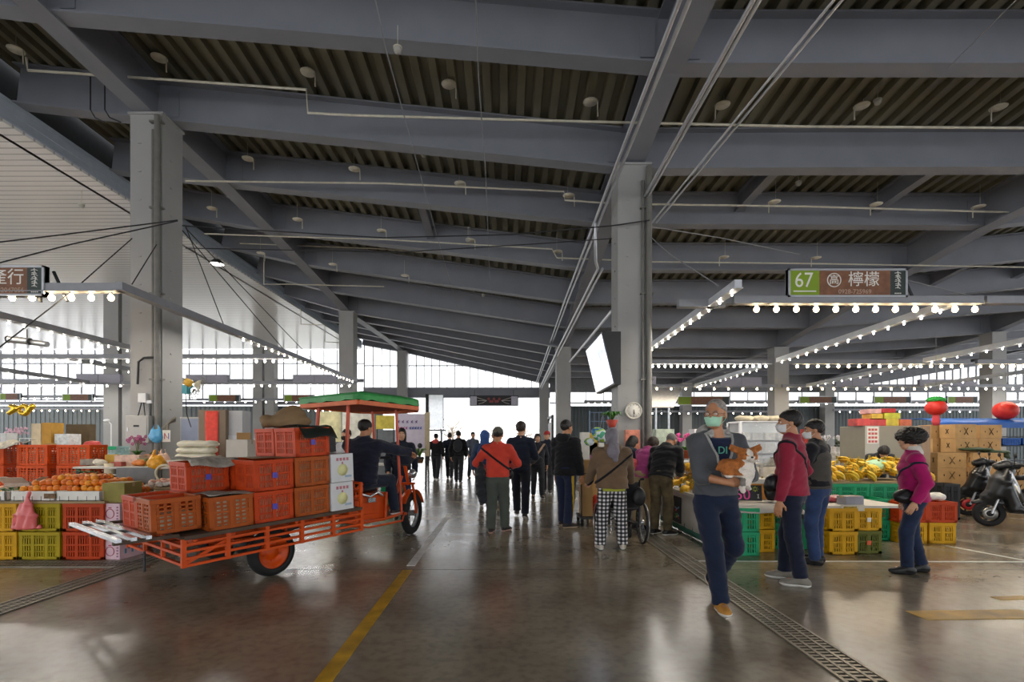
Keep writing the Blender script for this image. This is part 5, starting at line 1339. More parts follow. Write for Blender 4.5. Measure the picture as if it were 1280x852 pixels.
# ============================ things on the roof ============================================================
pipe_m = mat('sprinkler_pipe', '#c9c5b4', rough=.45, metal=.1); disc_m = mat('disc_cream', '#d6d2c2', rough=.5, var=.15)
def pipe(label, pts, r=.022, m=None, cat='pipe'):
    mb = MB(); mb.tube(pts, r, 8); return tag(mb.build('pipe', m or pipe_m), label, cat)
pipe('sprinkler pipe in front of the left column beam', [W(33, 72, 9.2), W(35, 88, 9.2), W(100, 92, 9.2), W(230, 101, 9.2), W(383, 112, 9.2), W(385, 141, 9.2), W(440, 144, 9.2), W(620, 149, 9.2), W(820, 154, 9.2)])
pipe('sprinkler pipe across the right bay before the column beam', [W(822, 154, 9.2), W(1000, 158, 9.2), W(1290, 160, 9.2)])
pipe('sprinkler pipe of the second bay left', [W(232, 226, 11.8), W(480, 229, 11.8), W(705, 239, 11.8), W(706, 250, 11.8), W(765, 254, 11.8)])
pipe('sprinkler pipe of the second bay right', [W(813, 255, 11.8), W(1010, 258, 11.8), W(1290, 266, 11.8)])
pipe('sprinkler pipe of the third bay left', [W(256, 292, 14.2), W(370, 296, 14.2), W(480, 299, 14.2), W(690, 311, 14.2), W(696, 322, 14.2), W(770, 325, 14.2)], .02)
pipe('sprinkler pipe of the third bay right', [W(813, 327, 14.2), W(1000, 329, 14.2), W(1290, 334, 14.2)], .02)
pipe('sprinkler pipe of the fourth bay left', [W(300, 304, 16.6), W(480, 311, 16.6), W(700, 330, 16.6)], .018)
pipe('sprinkler pipe loop near the soffit edge', [W(330, 300, 18), W(330, 355, 18), W(360, 355, 18), W(480, 358, 18)], .02)
pipe('sprinkler pipe loop above the pale soffit', [W(376, 385, 22), W(376, 405, 22), W(406, 406, 22), W(406, 427, 22), W(424, 428, 22)], .02)
mbp = thing('sprinkler', 'x', 'sprinkler')
mb = MB(); mb.lathe([(0, -.006), (.13, -.012), (.135, 0), (.09, .012), (.02, .02), (0, .02)], n=20, R=Matrix.Rotation(math.radians(-18), 3, 'Z')); mb.build('collector_disc', disc_m, mbp)
mb = MB(); mb.tube([(.125, 0, -.005), (.13, 0, -.10), (.13, 0, -.26)], .012, 6); mb.build('riser', pipe_m, mbp); mb = MB(); mb.tube([(-.02, .02, .02), (-.02, .02, .5)], .004, 5); mb.build('hanger_rod', pipe_m, mbp)
ps = Proto(mbp)
SP = [(20, 62, 9.2, 'first'), (199, 72, 9.2, 'second'), (385, 90, 9.2, 'third'), (561, 105, 9.2, 'fourth'), (738, 127, 9.2, 'fifth'), (903, 131, 9.2, 'sixth'), (1077, 132, 9.2, 'seventh'), (1248, 134, 9.2, 'eighth')]
for px, py, Y, n in SP: ps.place(W(px, py, Y), label='round sprinkler plate before the nearest column beam, %s from the left' % n, rz=0 if px < 830 else PI, group='sprinkler plates')
for q, (Y, L_) in enumerate(((11.8, [(310, 198), (443, 211), (575, 229), (711, 244), (968, 252), (1095, 255), (1223, 258)]), (14.2, [(265, 260), (372, 274), (477, 288), (588, 300), (697, 314), (905, 321), (1020, 322)]), (16.6, [(326, 316), (416, 330), (506, 344)]))):
    for k, (px, py) in enumerate(L_): ps.place(W(px, py, Y), label='small sprinkler plate in the %s roof bay, %s from the left' % (('second', 'third', 'fourth')[q], ('first', 'second', 'third', 'fourth', 'fifth', 'sixth', 'seventh')[k]), rz=0 if px < 800 else PI, group='sprinkler plates')
for k, (px, py, Y) in enumerate(((497, 62, 7.4), (530, 193, 10.9), (585, 300, 13.4), (1097, 127, 8.9), (998, 229, 10.9), (604, 369, 18), (102, 257, 11.5))):
    r = thing('smoke_detector', 'small white detector dome under the roof, %s by distance from the camera' % ('nearest', 'third', 'fifth', 'second', 'fourth', 'farthest', 'sixth')[k] if px != 102 else 'small detector dome on the pale soffit', 'detector', W(px, py, Y))
    mb = MB(); mb.lathe([(0, -.05), (.04, -.045), (.055, -.015), (.06, .02)], n=14); mb.build('dome', mat('dome_grey', '#a3a198', rough=.5), r); mb = MB(); mb.lathe([(.065, .02), (.065, .035)], n=14); mb.tube([(0, 0, .03), (0, 0, .35)], .006, 5); mb.build('mount', pipe_m, r)
cond_m = mat('conduit_pale', '#c3c6cc', rough=.3, metal=.5, var=.06)
def conduit(label, pts, r=.028): pipe(label, pts, r, cond_m, 'conduit')
for k, dx in enumerate((0, .10)): conduit(('left', 'right')[k] + ' tube of the pale conduit pair left of the clock column', [(1.76 + dx, 1.0, 6.0), (1.80 + dx, 9.0, 6.0), (1.82 + dx, 16, 5.9), (1.86 + dx, 33, 5.2)])
for k, dx in enumerate((0, .12)): conduit(('left', 'right')[k] + ' tube of the low conduit pair beyond the clock column', [(1.95 + dx * .8, 11.0, 5.15), (1.98 + dx, 20, 5.05), (2.05 + dx, 33, 4.75)])
conduit('pale vertical conduit drop beside the clock column', [(1.82, 10.6, 5.98), (1.85, 10.7, 5.2), (1.95, 11.0, 5.15)], .03)
for k, dx in enumerate((0, .06)): conduit(('left', 'right')[k] + ' tube of the conduit pair right of the clock column', [(2.52 + dx, 1.0, 6.0), (2.56 + dx, 9.5, 6.0)])
for k, dx in enumerate((0, .09)): conduit(('left', 'right')[k] + ' brace rod crossing the right bay to the clock column', [W(1075 + dx * 120, -40, 4.9), W(815 + dx * 60, 278, 9.6)], .016)
conduit('receding conduit between the clock column and the far column', [W(765, 388, 11.2), W(712, 452, 20)], .035)
wire_m = mat('wire_dark', '#232427', rough=.6, var=0); cord = mat('cord_grey', '#8b8c8e', rough=.6, var=0)
def wire(label, pts, r=.008, m=None): pipe(label, pts, r, m or wire_m, 'wire')
wire('grey cord hanging through the middle of the roof', [W(594, -20, 4.6), W(598, 95, 6.3), W(607, 215, 9), W(613, 365, 15)], .007, cord)
wire('grey cord hanging left of the roof middle', [W(467, -10, 5), W(482, 60, 5.6), W(512, 170, 8), W(545, 290, 12), W(572, 385, 18)], .007, cord)
wire('upper cable from the left edge to the column top', [W(-30, 306, 7.4), W(80, 293, 8.4), W(222, 275, 9.5)], .011)
wire('lower cable from the left edge to the column top', [W(-30, 336, 7.4), W(90, 305, 8.3), W(222, 276, 9.5)], .011)
wire('cable stay from the left bulb bar to the column', [W(-15, 445, 6.6), W(90, 364, 7.4), W(165, 298, 9.4)], .009)
wire('cable stay from the column down to the receding bar', [W(165, 355, 8.0), W(196, 305, 9.5)], .009)
wire('first stay cable fanning right from the left column', [W(232, 283, 9.8), W(280, 407, 10.0)], .009)
wire('second stay cable fanning right from the left column', [W(228, 288, 9.8), W(355, 437, 12.7)], .010)
wire('third stay cable fanning right from the left column', [W(232, 285, 9.8), W(392, 451, 14.65)], .009)
wire('long cable sagging across the bays to the clock column', [W(228, 282, 9.9), W(480, 297, 9.95), W(640, 293, 9.9), W(765, 282, 9.5), W(812, 275, 9.45)], .012)
wire('second long cable across the bays to the clock column', [W(232, 310, 9.95), W(500, 315, 9.95), W(680, 304, 9.9), W(765, 298, 9.6)], .010)
wire('thin rod from the clock column across the right bay', [W(813, 283, 9.7), W(900, 297, 10.5), W(1000, 318, 11.4)], .009, cord)
wire('stay rod from the clock column to the pale bar', [W(812, 295, 9.6), W(838, 318, 8.6), W(898, 357, 7.3)], .009, cord)
wire('stay rod right of the 67 sign', [W(1134, 350, 8.1), W(1178, 361, 8.1), W(1230, 374, 8.1)], .010, cord)
wire('thin cable high in the right bay', [W(1185, 85, 7.3), W(1275, -5, 5.6)], .007, cord)
for k, (px, dx) in enumerate(((113, 18), (131, 20))):
    wire(('left', 'right')[k] + ' bent cable hook on the beam left of the column', [W(px, 96, 9.75), W(px, 137, 9.75), W(px + 6, 147, 9.75), W(px + dx, 153, 9.8)], .012)
# flood lamps: under the soffit and at the far left
r = thing('flood_lamp', 'dark flood lamp hanging under the pale soffit edge', 'lamp', W(271, 328, 17)); mb = MB(); mb.lathe([(.0, .12), (.10, .10), (.22, -.02), (.24, -.06)], n=18, cap=False); mb.build('housing', dark_metal, r); mb = MB(); mb.lathe([(0, -.05), (.22, -.05), (.22, -.055), (0, -.055)], n=18); mb.build('lens', emit('lens', '#f4f2ee', 2.0), r); mb = MB(); mb.tube([(0, 0, .1), (0, 0, .45)], .02, 6); mb.build('stem', dark_metal, r)
r = thing('tube_lamp', 'round tubular lamp pair hanging at the far left below the sign', 'lamp', W(12, 424, 8.2)); mb = MB(); mb.tube([(0, 0, 0), (.31, 0, -.03)], .055, 12); mb.tube([(.30, .05, -.035), (.56, .05, -.07)], .045, 12); mb.build('tube_body', galv, r); mb = MB(); mb.lathe([(.05, 0), (.06, .02)], (-.005, 0, 0), 12, Matrix.Rotation(-PI / 2, 3, 'Y')); mb.lathe([(.055, -.02), (.055, .02)], (.30, .02, -.03), 12, Matrix.Rotation(PI / 2, 3, 'Y')); mb.tube([(.28, 0, 0), (.28, 0, .16)], .008, 5); mb.build('end_ring', dark_metal, r)
# screen on the clock column
r = thing('display_screen', 'large tilted display screen on the left side of the clock column', 'screen', (1.9, 10.2, 2.48)); q0 = Vector((1.9, 10.2, 2.48))
y0, y1 = 9.3, 11.2; tn = Vector((1.715, 0, 3.44)); bn = Vector((1.95, 0, 2.48))
def sp(p, y): return (p.x - q0.x, y - q0.y, p.z - q0.z)
mb = MB(); mb.add([sp(tn, y0), sp(bn, y0), sp(Vector((2.065, 0, 2.48)), y0), sp(Vector((2.065, 0, 3.44)), y0), sp(tn, y1), sp(bn, y1), sp(Vector((2.065, 0, 2.48)), y1), sp(Vector((2.065, 0, 3.44)), y1)], [(0, 1, 2, 3), (7, 6, 5, 4), (0, 4, 5, 1), (1, 5, 6, 2), (2, 6, 7, 3), (3, 7, 4, 0)])
mb.build('cabinet', mat('screen_case', '#1b1d20', rough=.5), r)
d_ = (bn - tn); nrm = Vector((-d_.z, 0, d_.x)).normalized() * -1
nrm = Vector((-.97, 0, -.24)); o0 = nrm * .006
def sq(t, y): p = tn + d_ * t + o0; return sp(p, y)
mb = MB(); mb.add([sq(.03, y0 + .04), sq(.97, y0 + .04), sq(.97, y1 - .04), sq(.03, y1 - .04)], [(0, 1, 2, 3)]); 
def screen_material():
    m = bpy.data.materials.new('lit_screen'); m.use_nodes = True; N = m.node_tree.nodes; L = m.node_tree.links; b = N['Principled BSDF']; tc = N.new('ShaderNodeTexCoord'); no = N.new('ShaderNodeTexNoise'); no.inputs['Scale'].default_value = 1.6; L.new(tc.outputs['Object'], no.inputs['Vector'])
    r = N.new('ShaderNodeValToRGB'); r.color_ramp.elements[0].position = .38; r.color_ramp.elements[0].color = rgb('#aab6d8'); r.color_ramp.elements[1].position = .5; r.color_ramp.elements[1].color = rgb('#f2f6ff'); L.new(no.outputs['Fac'], r.inputs['Fac'])
    L.new(r.outputs['Color'], b.inputs['Emission Color']); b.inputs['Emission Strength'].default_value = 1.1; b.inputs['Base Color'].default_value = (.1, .1, .1, 1); b.inputs['Roughness'].default_value = .15; return m
mb.build('screen', screen_material(), r)
for z in (2.75, 3.15): mb = MB(); mb.bx(2.06 - q0.x, 2.14 - q0.x, 9.9 - q0.y, 10.1 - q0.y, z - q0.z, z + .08 - q0.z); mb.build('bracket', dark_metal, r)
# wall clock
c = W(792, 513, 9.55); r = thing('wall_clock', 'round white wall clock on the right near column', 'clock', c); RX = Matrix.Rotation(PI / 2, 3, 'X')
mb = MB(); mb.lathe([(0, 0), (.135, 0), (.138, .02), (.155, .025), (.16, 0), (.155, -.03), (0, -.03)], (0, 0, 0), 32, RX); mb.build('case', mat('clock_case', '#d9d6cb', rough=.5, var=.02), r)
mb = MB(); mb.lathe([(0, .006), (.132, .006), (.132, .002), (0, .002)], (0, 0, 0), 32, RX); mb.build('dial', mat('clock_dial', '#efece2', rough=.6, var=.02), r)
mb = MB()
for h_ in range(12):
    a = 2 * PI * h_ / 12; mb.bar((.10 * math.sin(a), -.010, .10 * math.cos(a)), (.122 * math.sin(a), -.010, .122 * math.cos(a)), .012, .003)
mb.build('hour_marks', dark_metal, r)
mb = MB(); mb.bar((.0, -.014, .02), (.012, -.014, -.07), .012, .003); mb.bar((0, -.016, -.02), (-.004, -.016, -.105), .008, .003); mb.build('clock_hands', dark_metal, r)
# ============================ fruit, bags, pots ============================================================
def proto_mesh(name, label, cat, mb, m):
    return mb.mesh(name), m
orange_m = [mat('citrus_%d' % i, c, rough=.45, var=.12, scale=18, bump=.25, bscale=120) for i, c in enumerate(('#e07d14', '#d66a10', '#e8951f'))]
leaf_m = mat('leaf', '#2f6a2a', rough=.5, var=.3, scale=12); stem_m = mat('stem', '#5b6b2c', rough=.7)
_f = MB(); _f.lathe([(0, -.041), (.022, -.036), (.038, -.018), (.044, 0), (.039, .020), (.022, .035), (.008, .0385), (.0, .036)], n=14)
ORANGE = [];
for m in orange_m:
    me = _f.mesh('orange'); me.materials.append(m); ORANGE.append(me)
_s = MB(); _s.lathe([(.005, .035), (.006, .041), (0, .042)], n=6); STALK = _s.mesh('stalk'); STALK.materials.append(stem_m)
_a = MB(); _a.lathe([(0, -.030), (.018, -.036), (.034, -.020), (.041, .004), (.036, .026), (.016, .036), (.006, .028), (0, .024)], n=14)
APPLE = _a.mesh('apple'); APPLE.materials.append(mat('apple_pink', '#dba48e', rough=.4, var=.2, scale=14))
_k = MB(); _k.lathe([(.022, -.044), (.041, -.034), (.048, -.01), (.046, .008)], n=12, cap=False); NET = _k.mesh('foam_net'); NET.materials.append(mat('net_foam', '#ece6e0', rough=.8, var=.1, scale=40))
def fruit(mesh, loc, label, cat, group, name, child=None, s=1.0, rz=0.0):
    o = bpy.data.objects.new(name, mesh); link(o); o.location = loc; o.rotation_euler = (rnd.uniform(-.5, .5), rnd.uniform(-.5, .5), rnd.uniform(0, 6.2)); o.scale = (s,) * 3
    tag(o, label, cat, group)
    if child is not None: c = bpy.data.objects.new(child.name, child); link(c, o)
    return o
def banana_bunch_mesh(seed, m):
    r = random.Random(seed); mb = MB(); n = 6
    for row in range(2):
        for k in range(n):
            a = (k - (n - 1) / 2) * .24 + r.uniform(-.05, .05); pts = []; rs = []
            for q in range(7):
                t = q / 6; ang = .25 + 1.25 * t
                rad = .15 * math.sin(ang) + .01; z = .10 * math.cos(ang) - row * .035 + .02
                pts.append((math.sin(a) * rad * 1.0 + math.sin(a) * .02, math.cos(a) * rad - row * .0, z)); rs.append(.0175 * (.45 + .55 * math.sin(PI * min(1, .12 + t * .86))) + .002)
            rs[0] = .008; rs[-1] = .005; mb.tube(pts, rs, 7)
    me = mb.mesh('fingers'); me.materials.append(m); return me
ban_m = [mat('banana_%d' % i, c, rough=.5, var=.14, scale=14) for i, c in enumerate(('#e0b21c', '#d6a614', '#e3c03a'))]
BAN = [banana_bunch_mesh(i, ban_m[i]) for i in range(3)]
_c = MB(); _c.tube([(0, 0, .10), (0, .01, .13), (0, .0, .155)], [.02, .016, .013], 8); CROWN = _c.mesh('stem_crown'); CROWN.materials.append(mat('banana_crown', '#8a7a2c', rough=.7))
def banana(loc, label, group, rz, tilt=0.0, s=1.0):
    r = thing('banana_bunch', label, 'bananas', loc, group=group, rot=(tilt, rnd.uniform(-.2, .2), rz)); r.scale = (s,) * 3
    o = bpy.data.objects.new('fingers', BAN[rnd.randrange(3)]); link(o, r); c = bpy.data.objects.new('stem_crown', CROWN); link(c, r); return r
def bag(name, label, cat, loc, r3, m, knot=True, seed=1.0, rz=0, amp=.012, h=.012):
    f = Field((-r3[0] - .06, -r3[1] - .06, -.03), (r3[0] + .06, r3[1] + .06, r3[2] * 2 + .14), h)
    f.ell((0, 0, r3[2] * .85), (r3[0], r3[1], r3[2] * .9), None, 0)
    if knot: f.ell((0, 0, r3[2] * 1.5), (r3[0] * .8, r3[1] * .6, r3[2] * .4), None, .03); [f.cone((q * r3[0] * .55, 0, r3[2] * 1.6), (q * r3[0] * .25, 0, r3[2] * 2 + .06), .022, .012, .02) for q in (-1, 1)]
    f.cut((0, 0, 0), (0, 0, -1)); f.wrinkle(amp, 26, seed, (1, 1, .6)); f.wrinkle(amp * .4, 60, seed)
    me = f.to_mesh(name); me.materials.append(m); o = bpy.data.objects.new(name, me); link(o); o.location = loc; o.rotation_euler = (0, 0, rz); return tag(o, label, cat)
def pot_plant(label, loc, pot_m, flower_m, h=.4, n=16, spread=.14, seed=1, leaf=leaf_m, pr=.07):
    r = thing('potted_plant', label, 'plant', loc); R_ = random.Random(seed)
    mb = MB(); mb.lathe([(pr * .7, 0), (pr, .13), (pr * 1.1, .13), (pr * 1.1, .15), (pr * .9, .15), (pr * .9, .12), (0, .12)], n=16); mb.build('pot', pot_m, r)
    lf = MB(); fl = MB(); st = MB()
    for k in range(12):
        a = R_.uniform(0, 6.28); L = R_.uniform(.6, 1.1) * spread; p = []
        for q in range(5):
            t = q / 4; p.append((math.cos(a) * L * t, math.sin(a) * L * t, .13 + h * .3 * math.sin(t * 2.2)))
        s = Vector((-math.sin(a), math.cos(a), 0)); rows = []
        for q, c in enumerate(p): w = .028 * math.sin(PI * (.12 + .86 * q / 4)); rows.append([Vector(c) - s * w, Vector(c), Vector(c) + s * w])
        lf.sheet(rows, t=.002)
    lf.build('leaves', leaf, r)
    if flower_m:
        for k in range(4):
            a = R_.uniform(0, 6.28); st.tube([(0, 0, .12), (math.cos(a) * spread * .2, math.sin(a) * spread * .2, .12 + h * .6), (math.cos(a) * spread * .7, math.sin(a) * spread * .7, .12 + h)], .004, 5)
        st.build('flower_stem', stem_m, r)
        for k in range(n):
            a = R_.uniform(0, 6.28); q = R_.random() ** .5; c = Vector((math.cos(a) * spread * q, math.sin(a) * spread * q, .12 + h * R_.uniform(.65, 1.05)))
            for e in range(5): b = 2 * PI * e / 5 + k; fl.ell(c + Vector((.018 * math.cos(b), -.004, .018 * math.sin(b))), (.014, .006, .014), 7, 5)
        fl.build('blossoms', flower_m, r)
    return r
def slab_table(label, x0, x1, y0, y1, z, m, legs=True, t=.03, name='stall_table', cat='table'):
    r = thing(name, label, cat, ((x0 + x1) / 2, (y0 + y1) / 2, 0)); w, d = x1 - x0, y1 - y0
    mb = MB(); mb.bx(-w / 2, w / 2, -d / 2, d / 2, z - t, z); mb.build('table_top', m, r, bevel=.004)
    if legs:
        for sx in (-1, 1):
            for sy in (-1, 1): q = MB(); x, y = sx * (w / 2 - .05), sy * (d / 2 - .05); q.bx(x - .02, x + .02, y - .02, y + .02, 0, z - t); q.build('leg', dark_metal, r)
    return r
# ============================ stall on the left ============================================================
XP = lambda px, Y: (px - VX) * Y / F_PX
py1 = crate_proto('x', .50, .36, .34, cr_yellow, 'slit', None); py2 = crate_proto('x', .50, .36, .34, cr_lemon, 'slit', None); po1 = crate_proto('x', .50, .36, .34, cr_red, 'slit', None)
Yf = 6.25 + .18
gl = 'crates holding up the left citrus table'
for k in range(2):
    lv = ('lower', 'upper')[k]; z = k * .345
    py1.place((XP(-5, 6.25), Yf, z), label=lv + ' yellow crate at the left edge under the citrus table', group=gl)
    py2.place((XP(49, 6.25), Yf, z), label=lv + ' mustard crate behind the hanging pink bag', group=gl)
    po1.place((XP(104, 6.25), Yf, z), label=lv + ' red orange crate at the right end of the citrus table', group=gl)
    po1.place((XP(104, 6.25), Yf + .5, z), label=lv + ' red orange crate hidden behind the table end crate', group=gl); py1.place((XP(-5, 6.25), Yf + .7, z), label=lv + ' yellow crate in the second row under the citrus table', group=gl)
gift = mat('gift_pink', '#d9b9c2', rough=.5, var=.1, scale=10)
r_ = thing('fruit_carton', 'x', 'box'); mb = MB(); mb.bx(-.13, .13, -.19, .19, 0, .225); mb.build('carton', gift, r_, bevel=.003)
mb = MB(); P_ = [(.055 * math.cos(t), -.192, .10 + .055 * math.sin(t)) for t in np.linspace(0, 2 * PI, 25)[:-1]]; mb.tube(P_, .005, 5, closed=True); mb.bx(-.02, .02, -.1935, -.19, .165, .18); mb.build('ring_print', mat('print_crimson', '#a8475a', rough=.5), r_)
mb = MB(); 
for k in range(5): mb.bx(.1305, .132, -.12 + k * .05, -.09 + k * .05, .06 + (k % 2) * .05, .12 + (k % 2) * .04)
mb.build('blue_print', mat('print_teal', '#4d86a0', rough=.5), r_)
mb = MB()
for k in range(5):
    for sx in (-1, 1): mb.bx(sx * .10 - .012, sx * .10 + .012, -.1925, -.19, .03 + k * .035, .048 + k * .035)
mb.build('side_characters', mat('print_plum', '#8d5a78', rough=.5), r_)
pg = Proto(r_)
for k in range(3): pg.place((XP(146, 6.35), 6.46, k * .23), rz=-.12, label=('lowest', 'middle', 'top')[k] + ' pink fruit carton with a ring print below the olive box', group='pink fruit cartons')
ob = card_box('carton', 'x', .26, .36, .24, mat('olive_card', '#8d8440', rough=.7, var=.15)); ob.place((XP(142, 6.35), 6.5, .69), label='olive green carton on the pink fruit cartons beside the oranges', rz=.1)
wood_t = mat('table_ply', '#9a8562', rough=.7, var=.2, scale=3)
slab_table('plywood citrus table resting on yellow and orange crates', -7.1, -4.92, 6.26, 7.75, .715, wood_t, legs=False)
# white trays along the front
r_ = thing('foam_tray', 'x', 'tray'); mb = MB(); L, D, H, t = .55, .95, .12, .018
mb.bx(-L / 2, L / 2, -D / 2, D / 2, 0, .015)
for sg in (-1, 1): mb.bx(-L / 2, L / 2, sg * D / 2, sg * (D / 2 - t), 0, H); mb.bx(sg * L / 2, sg * (L / 2 - t), -D / 2, D / 2, 0, H)
mb.build('tray', foam, r_, bevel=.004); mb = MB()
for k in range(5): mb.bx(-L / 2 + .05 + k * .11, -L / 2 + .055 + k * .11, -D / 2 - .004, -D / 2, .0, .06)
mb.build('vent_slots', mat('slot_grey', '#77736b', rough=.8), r_); pt = Proto(r_)
for k, px in enumerate((-22, 40, 97)): pt.place((XP(px, 6.25), 6.25 + .48, .717), label='white foam fruit tray on the citrus table, %s' % ('at the left edge', 'behind the pink bag', 'full of heaped oranges')[k], group='foam trays')
mb = MB(); mb.bx(-.07, .07, -.012, 0, 0, .06); o = mb.build('price_card', mat('card_brown', '#6b4a1c', rough=.5, var=.5, scale=30)); o.location = (XP(59, 6.2), 6.245, .75); tag(o, 'small brown label on the front of the white tray', 'label')
# heaped oranges
cnt = 0
for lay, (nx, ny, z) in enumerate(((15, 9, .785), (13, 8, .85), (11, 6, .915), (7, 4, .975))):
    for i in range(nx):
        for j in range(ny):
            x = -5.55 + (i - (nx - 1) / 2) * .084 + rnd.uniform(-.012, .012); y = 6.72 + (j - (ny - 1) / 2) * .086 + rnd.uniform(-.012, .012)
            hgt = .93 - 1.1 * max(0, 6.45 - y) 
            if lay < 3 and 1 < i < nx - 2 and 1 < j < ny - 2 and lay < 2: continue
            fruit(ORANGE[rnd.randrange(3)], (x, y, z + rnd.uniform(-.008, .008)), 'ripe orange in the big heap on the white trays', 'orange', 'oranges in the heap', 'orange', STALK, rnd.uniform(.98, 1.1)); cnt += 1
for k in range(26):
    x = -6.75 + (k % 9) * .085 + rnd.uniform(-.02, .02); y = 6.36 + (k // 9) * .10
    fruit(ORANGE[2], (x, y, .782), 'orange in the flat tray at the left edge', 'orange', 'oranges in the left tray', 'orange', STALK, .98)
def leaves(label, c, n, spread, seed):
    R_ = random.Random(seed); mb = MB()
    for k in range(n):
        p = Vector((R_.uniform(-spread, spread), R_.uniform(-spread * .5, spread * .5), R_.uniform(0, .06))); a = R_.uniform(0, 6.28); d = Vector((math.cos(a), math.sin(a), R_.uniform(-.2, .5))) * .07; s = Vector((-math.sin(a), math.cos(a), 0)) * .02
        mb.sheet([[p - s * .2, p, p + s * .2], [p + d * .5 - s, p + d * .5 + Vector((0, 0, .008)), p + d * .5 + s], [p + d - s * .1, p + d, p + d + s * .1]], t=.002)
    o = mb.build('leaf_sprig', leaf_m); o.location = c; return tag(o, label, 'leaves')
leaves('dark green citrus leaves lying left of the orange heap', (-6.25, 6.5, .80), 40, .16, 1); leaves('sprig of citrus leaves on top of the orange heap', (-5.75, 6.95, 1.0), 16, .1, 2); leaves('sprig of citrus leaves behind the yellow bag', (-5.95, 7.2, .86), 16, .1, 3)
# card shapes at the left end
cb = card_box('carton', 'x', .30, .22, .16, mat('card_pale', '#b7a99a', rough=.8, var=.12), open_top=True); cb.place((XP(24, 7.0), 7.05, .72), label='pale open carton standing at the left end of the citrus table', rz=.2)
mb = MB(); mb.sheet([[(-.35, 0, .0), (0, 0, .02), (.3, 0, .0)], [(-.35, .5, .05), (0, .5, .06), (.3, .5, .05)]], t=.01); o = mb.build('cardboard_sheet', mat('card_coral', '#c98a68', rough=.8, var=.15)); o.location = (XP(12, 6.9), 6.85, .80); tag(o, 'coral coloured cardboard sheet at the left edge of the table', 'cardboard')
mb = MB(); mb.add([(-.13, 0, 0), (.13, 0, 0), (.05, .1, .16)], [(0, 1, 2)]); mb.add([(-.13, .012, 0), (.13, .012, 0), (.05, .112, .16)], [(2, 1, 0)]); mb.add([(-.13, 0, 0), (.13, 0, 0), (.13, .012, 0), (-.13, .012, 0)], [(0, 1, 2, 3)]); mb.add([(.13, 0, 0), (.05, .1, .16), (.05, .112, .16), (.13, .012, 0)], [(0, 1, 2, 3)]); mb.add([(-.13, 0, 0), (.05, .1, .16), (.05, .112, .16), (-.13, .012, 0)], [(0, 3, 2, 1)])
o = mb.build('carton_flap', mat('card_green', '#9b9270', rough=.8, var=.1)); o.location = (XP(44, 7.2), 7.2, .745); tag(o, 'folded triangular carton flap beside the pale open carton', 'cardboard')
# hanging pink bag
f = Field((-.24, -.12, -.05), (.24, .12, .50), .010); f.loft([((0, 0, .42), .018, .015), ((-.01, 0, .33), .06, .03), ((-.02, 0, .20), .12, .04), ((-.02, 0, .05), .165, .04)], (1, 0, 0), .02); f.cone((-.15, 0, .06), (-.185, 0, .02), .03, .015, .02); f.cone((.0, 0, .40), (.03, 0, .47), .014, .022, .01); f.wrinkle(.010, 34, 2, (1.5, 1, .35)); f.cut((0, .03, 0), (0, 1, 0)); f.cut((0, 0, .02), (0, 0, -1))
me = f.to_mesh('plastic_bag'); me.materials.append(mat('bag_pink', '#e8706e', rough=.35, var=.1, trans=.1)); o = bpy.data.objects.new('plastic_bag', me); link(o); o.location = (XP(31, 6.15), 6.185, .355); tag(o, 'pink plastic bag hanging from the front of the white tray', 'bag')
# apples in foam nets on a board
slab_table('low board table with netted pink apples behind the tricycle', -5.2, -3.9, 7.1, 8.0, .80, wood_t)
for i in range(11):
    for j in range(5): fruit(APPLE, (-5.0 + i * .098, 7.22 + j * .11, .85 + rnd.uniform(0, .03)), 'pink apple in a white foam net behind the orange heap', 'apple', 'netted apples', 'apple', NET, 1.05)
# orange crate wall behind the citrus table
poc = crate_proto('x', .54, .40, .345, cr_orange, 'grid', white_fill, None, fill=.7); po_w = poc
for ci, px in enumerate((-14, 44, 94)):
    for k in range(4): poc.place((XP(px, 8.6), 8.75, k * .347), rz=(.06, -.05, .03)[ci], label='%s orange crate of the %s stack behind the citrus table' % (('bottom', 'second', 'third', 'top')[k], ('left edge', 'middle', 'right')[ci]), group='orange crate wall on the left')
mb = MB(); n = 8; mb.sheet([[(-.28 + .07 * i, -.24 + .06 * j, .02 + .03 * math.sin(i * 1.1 + j) * (1 if j > 1 else 1) - max(0, 2 - j) * .05) for i in range(n)] for j in range(n)], t=.004); o = mb.build('newspaper', newsprint); o.location = (XP(2, 8.5), 8.72, 1.43); tag(o, 'newspaper hanging over the left edge crate stack', 'newspaper')
